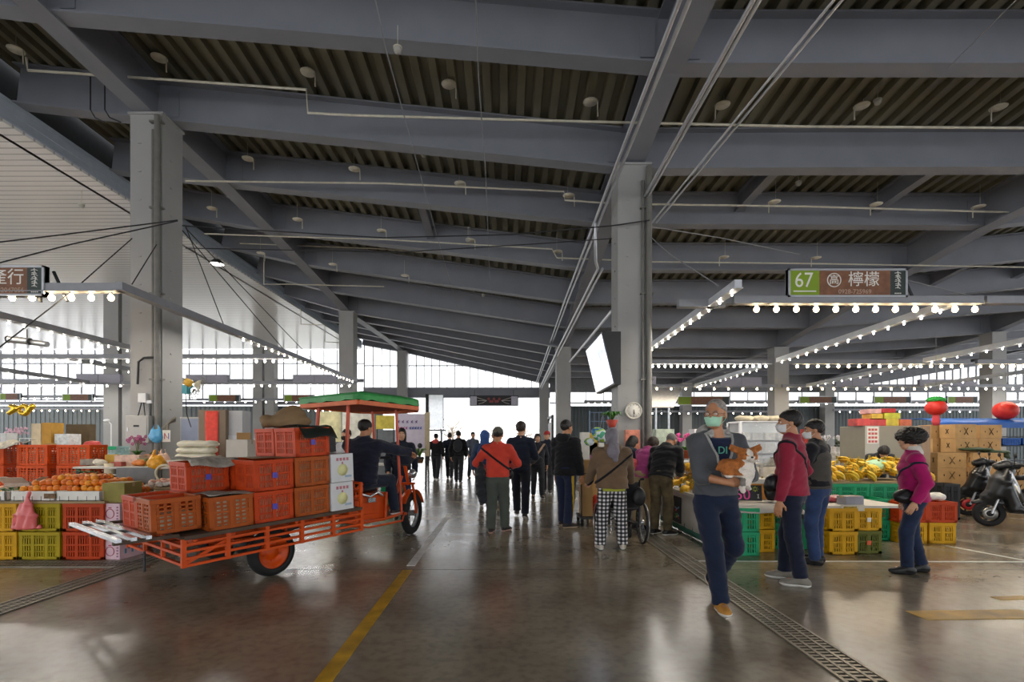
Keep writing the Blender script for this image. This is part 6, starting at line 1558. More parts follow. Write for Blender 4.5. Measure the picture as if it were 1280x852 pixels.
# goods on the counter behind: low table and its clutter
ctop = mat('counter_white', '#c9c6bf', rough=.6, var=.08)
slab_table('white topped packing counter in front of the left column', -6.75, -5.0, 7.95, 9.1, 1.05, ctop)
bag('produce_bag', 'bright yellow bag on the heap behind the oranges', 'bag', (XP(106, 7.4), 7.45, .72), (.13, .10, .11), mat('bag_yellow', '#e3cf2a', rough=.4, var=.1), knot=False)
mb = MB(); mb.lathe([(0, 0), (.075, 0), (.075, .30), (.068, .30), (.068, .02), (0, .02)], n=20); r = thing('paper_roll', 'cream paper roll standing behind the orange heap', 'roll', (XP(128, 7.9), 8.05, 1.052 - .30)); mb.build('roll', mat('roll_cream', '#d6cbb0', rough=.8, var=.05), r)
r.location.z = .80
slab_table('small side table carrying the paper roll and scale', XP(112, 7.9), XP(160, 7.9), 7.85, 8.35, .795, wood_t)
r = thing('weighing_scale', 'steel weighing scale right of the paper roll', 'scale', (XP(146, 8.0), 8.1, .797)); mb = MB(); mb.bx(-.10, .10, -.09, .09, 0, .07); mb.build('base', mat('scale_grey', '#7d8386', rough=.4, metal=.4), r, bevel=.01); mb = MB(); mb.lathe([(.03, .07), (.03, .10), (.13, .12), (.135, .135), (.12, .125), (0, .12)], n=24); mb.build('pan', galv, r); mb = MB(); mb.bx(-.05, .05, -.093, -.088, .02, .055); mb.build('display', dark_metal, r)
cw = card_box('carton', 'x', .16, .30, .17, mat('card_ochre', '#c09a3f', rough=.7, var=.12)); cw.place((XP(138, 8.6), 8.65, 1.052), label='ochre carton on the packing counter left of the flower pot', rz=.5)
pk = card_box('carton', 'x', .40, .30, .17, mat('card_rose', '#cfb0a0', rough=.6, var=.2, scale=14)); pk.place((XP(164, 8.3), 8.35, 1.052), label='rose printed carton in the middle of the packing counter')
mb = MB(); mb.bx(-.30, .30, -.01, .01, 0, .24); o = mb.build('counter_screen', mat('screen_grey', '#77787a', rough=.6)); o.location = (XP(168, 7.9), 7.935, .80); tag(o, 'grey board fixed to the front of the packing counter', 'board')
pot_plant('red pot of dark pink orchids on the packing counter', (XP(158, 8.5), 8.75, 1.055), mat('pot_red', '#b3221c', rough=.35), mat('petal_plum', '#a0527a', rough=.6, var=.25, scale=20), h=.34, n=26, spread=.14, seed=3)
r = thing('pumpkin', 'orange pumpkin between the orchids and the yellow bag', 'pumpkin', (XP(177, 8.5), 8.7, 1.055)); f = Field((-.17, -.17, -.02), (.17, .17, .2), .009)
for k in range(9): a = 2 * PI * k / 9; f.ell((.065 * math.cos(a), .065 * math.sin(a), .085), (.065, .065, .085), None, .008)
f.build('fruit', mat('pumpkin_orange', '#e0671f', rough=.45, var=.12), r); mb = MB(); mb.tube([(0, 0, .15), (.01, 0, .19), (.03, 0, .205)], [.02, .014, .012], 7); mb.build('stalk', stem_m, r)
bag('produce_bag', 'amber net bag of fruit hanging at the counter end', 'bag', (XP(196, 8.0), 8.0, 1.0), (.13, .11, .12), mat('bag_amber', '#d99a1e', rough=.4, var=.25, scale=16), seed=3)
bag('plastic_bag', 'pale pink bag behind the amber net bag', 'bag', (XP(204, 8.6), 8.6, 1.052), (.11, .09, .10), mat('bag_blush', '#dcb9a8', rough=.45, var=.1), seed=5)
r = thing('cable_reel', 'pale hose ring hanging at the end of the packing counter', 'hose', (XP(207, 7.95), 7.92, .95)); mb = MB(); P_ = [(.13 * math.cos(t), 0, .13 * math.sin(t)) for t in np.linspace(0, 2 * PI, 29)[:-1]]; mb.tube(P_, .018, 8, closed=True); mb.build('hose', mat('hose_cream', '#c9c0a8', rough=.5), r)
# column fittings
elec = mat('cabinet_grey', '#a9a9a6', rough=.45, metal=.1, var=.04); elec_b = mat('cabinet_blue', '#8d98b0', rough=.45, var=.04)
def wall_box(label, x0, x1, z0, z1, y, d, m, door=None):
    r = thing('electric_cabinet', label, 'cabinet', ((x0 + x1) / 2, y, z0)); w, h = x1 - x0, z1 - z0
    mb = MB(); mb.bx(-w / 2, w / 2, 0, d, 0, h); mb.build('cabinet_body', m, r, bevel=.008); mb = MB(); mb.bx(-w / 2 + .025, w / 2 - .025, -.012, .0, .03, h - .03); dd = mb.build('door', door or m, r, bevel=.004)
    mb = MB(); mb.bx(-.05, .05, -.018, -.011, h * .58, h * .65); mb.build('label_plate', dark_metal, dd); mb = MB(); mb.bx(-w / 2 + .045, -w / 2 + .065, -.02, -.011, h * .42, h * .55); mb.build('latch', galv, dd); return r
a = W(155, 553, 9.35); b = W(188, 519, 9.35); wall_box('grey electric cabinet on the front of the left near column', a.x, b.x - .06, a.z, b.z, 9.38, .2, elec)
a = W(225, 556, 9.5); b = W(251, 521, 9.5); wall_box('grey cabinet with a blue door right of the left near column', a.x, b.x, .0, b.z, 9.5, .42, elec, elec_b)
a = W(172, 503, 9.5); b = W(182, 491, 9.5); r = thing('switch_box', 'small white switch box above the grey electric cabinet', 'switch box', (a.x, 9.5, a.z)); mb = MB(); mb.bx(0, b.x - a.x, 0, .09, 0, b.z - a.z); mb.build('box', white_paint, r, bevel=.01); mb = MB(); mb.tube([(.05, .03, 0), (0, .03, -.2), (-.03, .03, -.28)], .01, 6); mb.tube([(.09, .03, 0), (.12, .03, -.28)], .008, 6); mb.build('cable', wire_m, r)
r = thing('socket_box', 'white socket outlet beside the switch box', 'socket', W(186, 504, 9.5)); mb = MB(); mb.bx(-.05, .05, 0, .06, 0, .06); mb.build('box', white_paint, r, bevel=.005); mb = MB(); mb.tube([(0, .03, 0), (0, .03, -.42)], .02, 6); mb.build('conduit', mat('conduit_grey', '#55585c', rough=.5), r)
pipe('dark bent conduit on the front of the left near column', [W(172, 480, 9.52), W(173, 452, 9.52), W(180, 447, 9.52), W(196, 446, 9.52)], .02, dark_metal, 'conduit')
mb = MB(); 
for k in range(3): mb.tube([W(203 + k * 3, 548 - k, 9.3), W(204 + k * 3, 535 - k * 3, 9.28), W(212 + k * 2, 528 - k * 2, 9.3), W(219, 526 - k * 2, 9.4)], .022, 8)
tag(mb.build('hose_bundle', mat('hose_brown', '#7d766a', rough=.6)), 'bundle of bent grey brown hoses beside the left column foot', 'hose')
bag('plastic_bag', 'sky blue plastic bag hanging on the left near column', 'bag', W(195, 553, 9.2), (.12, .07, .13), mat('bag_blue', '#4f9fd0', rough=.35, var=.12), seed=4)
r = thing('paper_sign', 'white paper with red and blue marks beside the blue bag', 'sign', W(208, 552, 9.2)); mb = MB(); mb.bx(-.07, .07, 0, .006, 0, .21); mb.build('sheet', label_white, r); mb = MB(); mb.bar((-.03, -.003, .05), (-.03, -.003, .16), .015, .004); mb.bar((-.03, -.003, .15), (.02, -.003, .07), .015, .004); mb.build('red_mark', mat('mark_red', '#b54a4e', rough=.6), r); mb = MB(); mb.bar((.04, -.003, .05), (.04, -.003, .16), .012, .004); mb.build('blue_mark', label_blue, r)
# fan
c = W(238, 482, 9.3); r = thing('wall_fan', 'wall fan with a yellow hub bracketed to the left near column', 'fan', c); Rf = (Matrix.Rotation(math.radians(-38), 3, 'Z') @ Matrix.Rotation(math.radians(65), 3, 'X'))
mb = MB()
for q in (.06, .12, .18, .22): mb.lathe([(q - .004, -.05), (q + .004, -.05), (q + .004, -.045), (q - .004, -.045), (q - .004, -.05)], (.08, 0, -.03), 24, Rf, cap=False)
for k in range(20): a = 2 * PI * k / 20; mb.tube([Vector((.08, 0, -.03)) + Rf @ Vector((.03 * math.cos(a), .03 * math.sin(a), -.06)), Vector((.08, 0, -.03)) + Rf @ Vector((.22 * math.cos(a), .22 * math.sin(a), -.045)), Vector((.08, 0, -.03)) + Rf @ Vector((.225 * math.cos(a), .225 * math.sin(a), .02))], .003, 4)
mb.build('cage', mat('fan_wire', '#8a887f', rough=.5, metal=.4), r)
mb = MB()
for k in range(3):
    a = 2 * PI * k / 3; rows = [[Vector((.08, 0, -.03)) + Rf @ Vector((q * math.cos(a + e), q * math.sin(a + e), -.02 + e * .05)) for e in (-.5, 0, .5)] for q in (.03, .11, .19)]
    mb.sheet(rows, t=.004)
mb.build('blades', mat('fan_blade', '#b9b6a4', rough=.4), r)
mb = MB(); mb.lathe([(0, -.03), (.06, -.02), (.075, .03), (.06, .10), (0, .12)], (.0, 0, .04), 16, Rf); mb.build('motor_hub', mat('fan_yellow', '#d8aa3c', rough=.4), r); mb = MB(); mb.bar((-.1, .08, -.06), (.03, .02, .0), .03); mb.bx(-.17, -.08, .02, .14, -.14, .02); mb.build('bracket', mat('fan_teal', '#3d8f9c', rough=.4), r)
mb = MB(); mb.tube([(-.12, .05, -.14), (-.10, .05, -.5), (-.02, .05, -.75)], .008, 6); mb.build('fan_cord', wire_m, r)
# tall board with the red banner, white unit, cartons
def panel_cab(label, x0, x1, y, d, z1, m, name='cabinet'):
    r = thing(name, label, 'cabinet', ((x0 + x1) / 2, y, 0)); w = x1 - x0; mb = MB(); mb.bx(-w / 2, w / 2, 0, d, 0.04, z1); mb.bx(-w / 2 + .02, w / 2 - .02, .02, d - .02, 0, .04); mb.build('cabinet_body', m, r, bevel=.006); return r, w
r, w_ = panel_cab('brown panelled cabinet with a red cloth banner behind the tricycle load', XP(248, 8.9), XP(282, 8.9), 8.9, .3, W(0, 512, 8.9).z, mat('panel_brown', '#7d6b58', rough=.6, var=.12, scale=3))
z1 = W(0, 512, 8.9).z; mb = MB(); rows = [[(-.11 + .045 * i, -.012 - .008 * math.sin(i * 2.3 + j), z1 - .02 - .13 * j) for i in range(6)] for j in range(7)]; mb.sheet(rows, t=.0); o = mb.build('red_banner', mat('banner_red', '#e0493c', rough=.7, var=.12, scale=14), r); s_ = o.modifiers.new('t', 'SOLIDIFY'); s_.thickness = .006
r, w_ = panel_cab('pale grey cabinet right of the red banner cabinet', XP(283, 9.0), XP(303, 9.0), 9.0, .3, W(0, 513, 9).z, mat('panel_pale', '#b5b6b8', rough=.5, var=.04)); mb = MB(); mb.bx(-w_ / 2 + .03, w_ / 2 - .03, -.01, 0, .9, 1.55); mb.bx(-w_ / 2 + .03, w_ / 2 - .03, -.01, 0, .1, .86); mb.build('door', mat('panel_white', '#c9cacc', rough=.5, var=.03), r)
slab_table('side counter behind the tricycle load carrying white packs', XP(216, 8.1), XP(316, 8.1), 7.95, 8.7, 1.15, ctop)
for k in range(3):
    f = Field((-.36, -.22, -.02), (.36, .22, .16), .012); f.ell((0, 0, .055), (.31, .17, .055), None, 0); f.ell((-.2, 0, .055), (.1, .15, .05), None, .04); f.ell((.2, 0, .055), (.1, .15, .05), None, .04); f.wrinkle(.006, 30, k); me = f.to_mesh('foam_bundle'); me.materials.append(mat('bundle_cream', '#e0dcc8', rough=.7, var=.06)); o = bpy.data.objects.new('foam_bundle', me); link(o); o.location = (XP(244, 8.2) + (k - 1) * .02, 8.25, 1.15 + k * .098); o.rotation_euler = (0, 0, .05 * (k - 1)); tag(o, ('lowest', 'middle', 'topmost')[k] + ' cream bundle in the pile left of the white carton', 'bundle', 'cream bundles')
wc = card_box('carton', 'x', .34, .3, .32, mat('carton_cream', '#c9c4b8', rough=.6, var=.05)); wc.place((XP(300, 8.2), 8.25, 1.152), label='plain white carton between the bundles and the orange crates')
ca = card_box('carton', 'x', .2, .18, .11, kraft); ca.place((XP(305, 8.25), 8.25, 1.475), label='small open kraft carton on the plain white carton', rz=.4)
r = thing('bottle', 'white squeeze bottle on the counter beside the column', 'bottle', (XP(238, 8.5), 8.55, 1.152)); mb = MB(); mb.lathe([(0, 0), (.032, 0), (.034, .13), (.016, .16), (.014, .18)], n=14); mb.build('bottle_body', white_paint, r); mb = MB(); mb.lathe([(.017, .165), (.017, .19), (.005, .22), (0, .22)], n=10); mb.build('nozzle', white_paint, r)
# far packing area along the left
slab_table('long packing bench far left behind the orange crate wall', -13.2, -8.3, 12.0, 13.2, 1.28, ctop)
def far_box(label, px0, px1, py0, py1, Y, d, m, zb=None):
    a = W(px0, py1, Y); b = W(px1, py0, Y); w = b.x - a.x; h = b.z - (zb if zb is not None else a.z)
    p = card_box('carton', 'x', w, d, h, m, tape=False); return p.place(((a.x + b.x) / 2, Y + d / 2, zb if zb is not None else a.z), label=label)
zb = 1.282; Yb = 12.1
far_box('kraft carton pair on the far left bench, left one', 39, 51, 529, 553, Yb, .35, mat('card_cream', '#d0bfa0', rough=.7, var=.15), zb); far_box('golden kraft carton on the far left bench', 52, 64, 528, 553, Yb, .35, mat('card_gold', '#b98a34', rough=.7, var=.12), zb)
far_box('white printed carton right of the shelf on the far bench', 68, 86, 542, 553, Yb, .35, mat('card_print', '#cdd0d0', rough=.6, var=.25, scale=14), zb); far_box('dark long carton at the back of the far bench', 82, 112, 530, 553, 12.9, .2, mat('card_umber', '#5d4d34', rough=.7, var=.15), zb)
far_box('white drum like carton at the left picture edge', 0, 7, 541, 553, Yb, .3, mat('card_white', '#d5d8da', rough=.6, var=.1), zb)
bag('plastic_bag', 'red bag at the right end of the far bench', 'bag', (XP(107, Yb), Yb + .2, zb), (.20, .12, .10), mat('bag_red', '#b5362e', rough=.4, var=.15), knot=False, h=.02); bag('plastic_bag', 'small crimson bag in the middle of the far bench', 'bag', (XP(91, Yb), Yb + .05, zb), (.11, .08, .045), mat('bag_crimson', '#c0242c', rough=.4), knot=False, h=.015); bag('paper_sack', 'crumpled beige sack on the far bench', 'sack', (XP(57, 11.9), 12.02, zb), (.14, .1, .07), kraft, knot=False, h=.015)
r = thing('wire_shelf', 'white framed shelf with dark goods on the far bench', 'shelf', (XP(32, Yb), Yb + .1, zb)); mb = MB()
for x in (-.24, .24):
    for y in (0, .25): mb.bar((x, y, 0), (x, y, .24), .015)
for z in (.01, .23): mb.bx(-.25, .25, 0, .26, z - .008, z + .008)
mb.build('shelf_frame', white_paint, r); 
for k in range(4): mb = MB(); mb.lathe([(0, .02), (.045, .02), (.045, .14), (.02, .17), (0, .17)], (-.17 + k * .11, .1, 0), 12); mb.build('shelf_jar', mat('jar_%d' % (k % 2), ('#28302c', '#5d6a70')[k % 2], rough=.4), r)
pot_plant('pale pink orchids in a red pot on the far left bench', (XP(10, 12.3), 12.5, zb), _M['pot_red'], mat('petal_pale', '#d9b3c4', rough=.6, var=.2, scale=20), h=.35, n=40, spread=.26, seed=5, pr=.12)
r = thing('crate', 'green rimmed clear crate on the bench beside the far column', 'crate', (XP(122, 10.8), 11.0, 1.0)); crate_mesh(.75, .4, .34, 'grid').build('basket', mat('plastic_aqua', '#8fb0b0', rough=.35, var=.1), r); mb = MB(); mb.bx(-.39, .39, -.215, -.2, .27, .34); mb.build('green_rim', cr_green, r)
slab_table('small stand under the green rimmed crate', XP(100, 10.8), XP(146, 10.8), 10.8, 11.3, .998, wood_t)
# gold foil balloon 
f = Field((-.4, -.12, -.2), (.4, .12, .2), .014); f.cone((-.24, 0, -.07), (-.06, 0, .04), .05, .065, 0); f.cone((-.06, 0, .04), (-.2, 0, .08), .06, .05, .01); P_ = [(.09 + .10 * math.cos(t), 0, .0 + .09 * math.sin(t)) for t in np.linspace(-2.6, 2.4, 9)]
for p, q in zip(P_, P_[1:]): f.cone(p, q, .05, .05, .01)
f.cone((.12, 0, -.1), (.28, 0, .08), .05, .06, .01); f.wrinkle(.004, 60)
me = f.to_mesh('foil_balloon'); me.materials.append(mat('gold_foil', '#d8b23c', rough=.18, metal=.9, var=.1)); o = bpy.data.objects.new('foil_balloon', me); link(o); o.location = W(25, 512, 11.6); tag(o, 'gold foil balloon floating over the far left bench', 'balloon'); mb = MB(); mb.tube([(0, 0, -.1), (.03, 0, -.45), (.02, .1, -.72)], .003, 4); mb.build('string', cord, o)
r = thing('desk_lamp', 'thin white lamp on a post before the far double column', 'lamp', (XP(139, 15), 15, 0)); mb = MB(); mb.lathe([(.12, 0), (.12, .03), (.02, .05)], n=14); mb.tube([(0, 0, .03), (0, 0, 1.95), (-.08, 0, 2.02)], .015, 6); mb.build('post', white_paint, r); mb = MB(); mb.ell((-.13, 0, 2.05), (.10, .06, .05)); mb.build('lamp_head', white_paint, r)

# small clutter behind the oranges
for k, (px, Y, z, w, d, h, c, lab) in enumerate(((78, 7.45, .717, .22, .14, .07, '#c9805a', 'flat coral carton behind the orange heap'), (92, 7.5, .717, .16, .14, .10, '#b8a384', 'buff carton behind the orange heap'), (118, 7.6, .717, .14, .12, .08, '#d2c7b0', 'cream tray at the back right of the citrus table'),
        (113, 8.5, 1.052, .2, .2, .10, '#8d8378', 'taupe carton at the left end of the packing counter'), (148, 8.1, 1.052, .16, .12, .07, '#a8564a', 'brick red tray on the packing counter'), (182, 8.2, 1.052, .18, .14, .12, '#6f7a4a', 'moss green carton under the amber net bag'), (66, 7.4, .717, .2, .14, .06, '#a8472c', 'rust tray left of the yellow bag'))):
    p = card_box('carton', 'x', w, d, h, mat('clutter_%d' % k, c, rough=.65, var=.25, scale=16), tape=False); p.place((XP(px, Y), Y, z), rz=.3 * math.sin(k * 2.3), label=lab)
for k, (px, Y, z, c, lab) in enumerate(((120, 8.3, 1.052, '#c9c2b4', 'pale crumpled bag behind the paper roll'), (170, 8.05, 1.052, '#c8742c', 'orange bag of fruit in front of the pumpkin'), (140, 7.55, .803, '#5f6a66', 'dark grey bag beside the weighing scale'))): bag('plastic_bag', lab, 'bag', (XP(px, Y), Y + .08, z), (.11, .08, .06), mat('clutter_bag_%d' % k, c, rough=.45, var=.2, scale=14), knot=False, seed=k)
# ============================ stalls on the right ==========================================================
cloth_w = mat('cloth_white', '#b9b4ab', rough=.8, var=.08, scale=5, bump=.15, bscale=6); board_w = mat('board_white', '#c9c4ba', rough=.6, var=.06)
# banana table along the aisle
TX0, TX1, TY0, TY1, TZ = 2.80, 3.75, 7.0, 9.35, .60
r = thing('market_table', 'aisle side table with white cloth sides heaped with bananas', 'table', ((TX0 + TX1) / 2, (TY0 + TY1) / 2, 0)); w_, d_ = TX1 - TX0, TY1 - TY0
mb = MB(); mb.bx(-w_ / 2, w_ / 2, -d_ / 2, d_ / 2, TZ - .03, TZ); mb.bx(-w_ / 2 - .01, -w_ / 2 + .02, -d_ / 2, d_ / 2, TZ, TZ + .05); mb.bx(-w_ / 2, w_ / 2, -d_ / 2 - .01, -d_ / 2 + .02, TZ, TZ + .05); mb.build('table_top', board_w, r)
mb = MB(); n = 26; path = [(w_ / 2, -d_ / 2)] + [(-w_ / 2, -d_ / 2)] + [(-w_ / 2, d_ / 2)]
pts = [(w_ / 2 - w_ * k / 9, -d_ / 2) for k in range(10)] + [(-w_ / 2, -d_ / 2 + d_ * k / n) for k in range(1, n + 1)]
off = lambda k, z: .012 * math.sin(k * 1.7 + z * 5) * (1 - z / .6)
nrm = [(0, -1)] * 10 + [(-1, 0)] * n
mb.sheet([[(x + nx * (.012 + off(k, z)), y + ny * (.012 + off(k, z)), z) for k, ((x, y), (nx, ny)) in enumerate(zip(pts, nrm))] for z in (TZ - .0, .42, .25, .10)], t=0); o = mb.build('cloth_skirt', cloth_w, r); s_ = o.modifiers.new('t', 'SOLIDIFY'); s_.thickness = .006
mb = MB(); mb.sheet([[(x + nx * .004, y + ny * .004, z) for k, ((x, y), (nx, ny)) in enumerate(zip(pts, nrm))] for z in (.16, .01)], t=0); o = mb.build('green_net_hem', mat('net_green', '#2f6a58', rough=.7, var=.2), r); s_ = o.modifiers.new('t', 'SOLIDIFY'); s_.thickness = .004
for sx in (-1, 1):
    for sy in (-1, 1): mb = MB(); x, y = sx * (w_ / 2 - .05), sy * (d_ / 2 - .06); mb.bx(x - .02, x + .02, y - .02, y + .02, 0, TZ - .03); mb.build('leg', dark_metal, r)
r = thing('chalk_poster', 'black chalk drawn poster on the aisle side of the banana table', 'poster', (TX0 - .03, 8.15, .13)); mb = MB(); mb.bx(-.008, 0, 0, .95, 0, .42); mb.build('board', mat('chalk_black', '#17191b', rough=.5), r)
R_ = random.Random(4)
for nm, c in (('chalk_green', '#63b04a'), ('chalk_blue', '#8fb4e0'), ('chalk_red', '#c8503f')):
    mb = MB()
    for k in range(7): y, z = R_.uniform(.08, .85), R_.uniform(.06, .36); mb.tube([(-.010, y, z), (-.010, y + R_.uniform(-.07, .07), z + R_.uniform(-.03, .05)), (-.010, y + R_.uniform(-.08, .08), z + R_.uniform(-.05, .05))], .008, 5)
    mb.build(nm, mat(nm, c, rough=.8), r)
k = 0
for i in range(13):
    for j in range(4):
        y = TY0 + .14 + i * .175 + rnd.uniform(-.03, .03); x = TX0 + .15 + j * .21 + rnd.uniform(-.03, .03)
        banana((x, y, TZ + .03 + .05 * j + rnd.uniform(0, .05)), 'yellow banana bunch heaped on the aisle side table', 'bananas on the aisle side table', rnd.uniform(1.0, 2.2) + (PI if rnd.random() < .4 else 0), rnd.uniform(-.3, .2), rnd.uniform(.9, 1.1))
r = thing('display_shelf', 'white tiered shelf of bananas above the aisle side table', 'shelf', (3.45, 8.3, 0)); mb = MB()
mb.bx(-.25, .25, -.95, .95, .90, .93); mb.bx(-.02, .25, -.95, .95, 1.10, 1.13)
mb.build('shelf_board', board_w, r); mb = MB()
for y in (-.9, 0, .9): mb.bx(.20, .24, y - .02, y + .02, .60, 1.13); mb.bx(-.24, -.20, y - .02, y + .02, .60, .90)
mb.build('shelf_post', board_w, r)
for i in range(10):
    for j in range(2): banana((3.30 + j * .24, 7.45 + i * .19, .955 + j * .2), 'banana bunch on the white tiered shelf', 'bananas on the tiered shelf', rnd.uniform(.8, 2.3), rnd.uniform(-.3, .1), rnd.uniform(.85, 1.0))
pot_plant('bright pink flowers with broad leaves beside the masked man', (XP(858, 9.3), 9.3, 1.135), mat('pot_terracotta', '#a8573a', rough=.6), mat('petal_pink', '#e0559c', rough=.6, var=.25, scale=20), h=.30, n=34, spread=.2, seed=9, leaf=mat('leaf_light', '#55a03c', rough=.5, var=.25), pr=.13)
far_box('white carton behind the pink flowers', 868, 884, 536, 556, 9.4, .3, white_paint, 1.0); far_box('pale printed carton behind the stooping man', 820, 843, 536, 556, 11.5, .3, mat('card_mint', '#bcc9b8', rough=.6, var=.3, scale=10), 1.0); far_box('salmon printed carton on the clock column shelf', 782, 800, 537, 556, 9.35, .1, mat('card_salmon', '#d98a72', rough=.6, var=.3, scale=12), 1.2)
slab_table('counter behind the aisle side table', 3.3, 5.6, 9.3, 10.0, .998, ctop); slab_table('bench behind the stooping man', 3.3, 5.0, 11.4, 12.0, .998, ctop)
slab_table('narrow stand in front of the clock column', 2.1, 2.7, 9.25, 9.55, 1.198, ctop)
# front end of the stall
r = thing('market_table', 'white covered front table with a drooping cover edge', 'table', (3.35, 6.85, 0)); mb = MB(); mb.bx(-.5, .42, -.32, .15, .60, .63); mb.build('table_top', board_w, r)
n = 14; rows = []
for j in range(7):
    row = []
    for i in range(n):
        x = -.52 + 1.08 * i / (n - 1); y = -.40 + .50 * j / 6; dr = max(0, -.30 - y) * 1.0 + max(0, x - .36) ** 1.2 * 1.6; row.append((x + (.03 if x > .4 else 0), y, .648 - dr + .006 * math.sin(i * 1.3 + j)))
    rows.append(row)
mb = MB(); mb.sheet(rows, t=.008); mb.build('cover_sheet', cloth_w, r)
for sx in (-.45, .37): mb = MB(); mb.bx(sx - .02, sx + .02, .08, .12, 0, .60); mb.build('leg', dark_metal, r)
pgn = crate_proto('x', .50, .36, .30, cr_green, 'slit', None); pyl = crate_proto('x', .36, .36, .295, cr_yellow, 'slit', None); pyt = crate_proto('x', .34, .36, .295, cr_yellow, 'slit', None, label_white); pol = crate_proto('x', .34, .36, .295, cr_olive, 'slit', None, label_orange); por = crate_proto('x', .40, .36, .29, cr_red, 'slit', None)
gr_ = 'crates under the right fruit stall'
for k in range(2):
    lv = ('lower', 'upper')[k]; z = k * .30
    pgn.place((3.06, 7.30 - .05, z), label=lv + ' green crate glimpsed between the legs of the masked man', group=gr_) if False else None
    pgn.place((3.72, 7.05, z), rz=-.55, label=lv + ' green crate set at an angle left of the red pullover man', group=gr_)
    pgn.place((4.02, 6.90 + .22, z), rz=1.45, label=lv + ' green crate between the red pullover man and the vest man', group=gr_)
    pyl.place((4.29, 6.71, z * .985), label=lv + ' yellow crate right of the vest man', group=gr_)
    (pol if k == 0 else pyt).place((4.645, 6.76, z * .985), label=('olive crate under the yellow crate with a white tag', 'yellow crate with a white tag on the olive crate')[k], group=gr_)
pyl.place((3.30, 6.85, 0), rz=.1, label='lower yellow crate in the shade under the front table', group=gr_); pyl.place((3.30, 6.85, .30), rz=.1, label='upper yellow crate in the shade under the front table', group=gr_)
pgn.place((3.02, 6.72, 0), rz=1.5, label='lower green crate at the aisle end of the front table', group=gr_); pgn.place((3.02, 6.72, .302), rz=1.5, label='upper green crate at the aisle end of the front table', group=gr_)
for i in range(2):
    por.place((5.76 + i * .41, 7.42, .295), rz=-.06, label='%s red orange crate on the yellow crates behind the magenta lady' % ('left', 'right')[i], group=gr_)
    pyl.place((5.76 + i * .41, 7.42, 0), rz=-.06, label='%s yellow crate under the red orange crates behind the magenta lady' % ('left', 'right')[i], group=gr_)
pgn.place((5.42, 7.72, 0), rz=1.5, label='low green crate left of the red orange crates', group=gr_); pgn.place((5.42, 7.72, .30), rz=1.5, label='upper green crate left of the red orange crates', group=gr_)
bag('plastic_bag', 'white bag sitting in the right red orange crate', 'bag', (6.17, 7.40, .59), (.13, .12, .07), mat('bag_white', '#d5d3cc', rough=.45, var=.06), knot=False)
# price sign
r = thing('price_sign', 'black price sign with a pink fifty beside the dog', 'sign', (3.17, 6.78, .66)); r.rotation_euler = (-.12, 0, -.08); mb = MB(); mb.bx(-.20, .20, 0, .012, 0, .205); mb.build('board', _M['chalk_black'], r)
text_part('50', .20, mat('chalk_pink', '#e85aa0', rough=.8, var=.1), r, (-.045, -.002, .075), (PI / 2, 0, 0), .002, name='price'); mb = MB()
for k in range(8): a = 2 * PI * k / 8; mb.bar((.115 + .014 * math.cos(a), -.003, .155 + .014 * math.sin(a)), (.115 + .042 * math.cos(a), -.003, .155 + .036 * math.sin(a)), .012, .004)
mb.build('chalk_star', mat('chalk_lime', '#b9c944', rough=.8), r); mb = MB(); mb.bar((.14, -.003, .09), (.16, -.003, .03), .012, .004); mb.bar((.16, -.003, .09), (.14, -.003, .03), .012, .004); mb.build('chalk_marks', label_white, r)
fb = card_box('carton', 'x', .36, .3, .22, mat('carton_amber', '#d08a28', rough=.6, var=.25, scale=8)); fb.place((3.42, 7.18, .64), label='amber fruit carton behind the black price sign', rz=.05)
r = thing('foam_box', 'white foam box lid on the amber fruit carton', 'box', (3.42, 7.2, .862)); mb = MB(); mb.bx(-.2, .2, -.17, .17, 0, .07); mb.build('foam_lid', foam, r, bevel=.01)
bag('shopping_bag', 'tall black bag behind the red pullover man', 'bag', (XP(964, 6.75), 6.75, .66), (.09, .07, .15), mat('bag_ink', '#16161a', rough=.4, var=.2), knot=False, amp=.006)
# second table
slab_table('white board table on the yellow crates', 4.10, 5.12, 6.56, 7.75, .62, board_w, legs=False)
r = thing('paper_label', 'yellow and black label on the front of the white board table', 'label', (4.42, 6.552, .585)); mb = MB(); mb.bx(-.15, .15, -.006, 0, -.03, .05); mb.build('label_card', mat('label_cream', '#cfc8b4', rough=.6), r); mb = MB(); mb.bx(-.12, .05, -.009, -.006, -.01, .03); mb.build('yellow_patch', mat('label_gold', '#a8912c', rough=.6, var=.4, scale=40), r)
bag('meat_pack', 'red and white wrapped pack on the white board table', 'pack', (4.42, 6.95, .622), (.14, .10, .055), mat('pack_red', '#b8545c', rough=.35, var=.5, scale=16), knot=False); ca = card_box('carton', 'x', .26, .16, .11, mat('pack_grey', '#8b8b92', rough=.5)); ca.place((4.50, 6.72, .622), label='small grey tray in front of the red and white pack', rz=.15)
for i in range(2):
    pgl = crate_proto('x', .68, .42, .26, cr_green, 'slit', None) if i == 0 else pgl
    for k in range(3): pgl.place((5.28 + i * .69, 8.15, k * .262), label='%s green crate of the %s stack under the heaped bananas' % (('bottom', 'middle', 'top')[k], ('left', 'right')[i]), group='green crates under the bananas')
slab_table('board under the heaped bananas behind the vest man', 4.85, 6.6, 7.98, 8.85, .815, wood_t, legs=True)
for i in range(11):
    for j in range(4):
        banana((4.98 + i * .155 + rnd.uniform(-.03, .03), 8.05 + j * .19, .84 + .065 * j + rnd.uniform(0, .03)), 'banana bunch heaped on the green crates behind the vest man', 'bananas on the green crates', rnd.uniform(-2.6, -.6) if rnd.random() < .6 else rnd.uniform(.3, 2.4), rnd.uniform(-.2, .3), rnd.uniform(.95, 1.12))
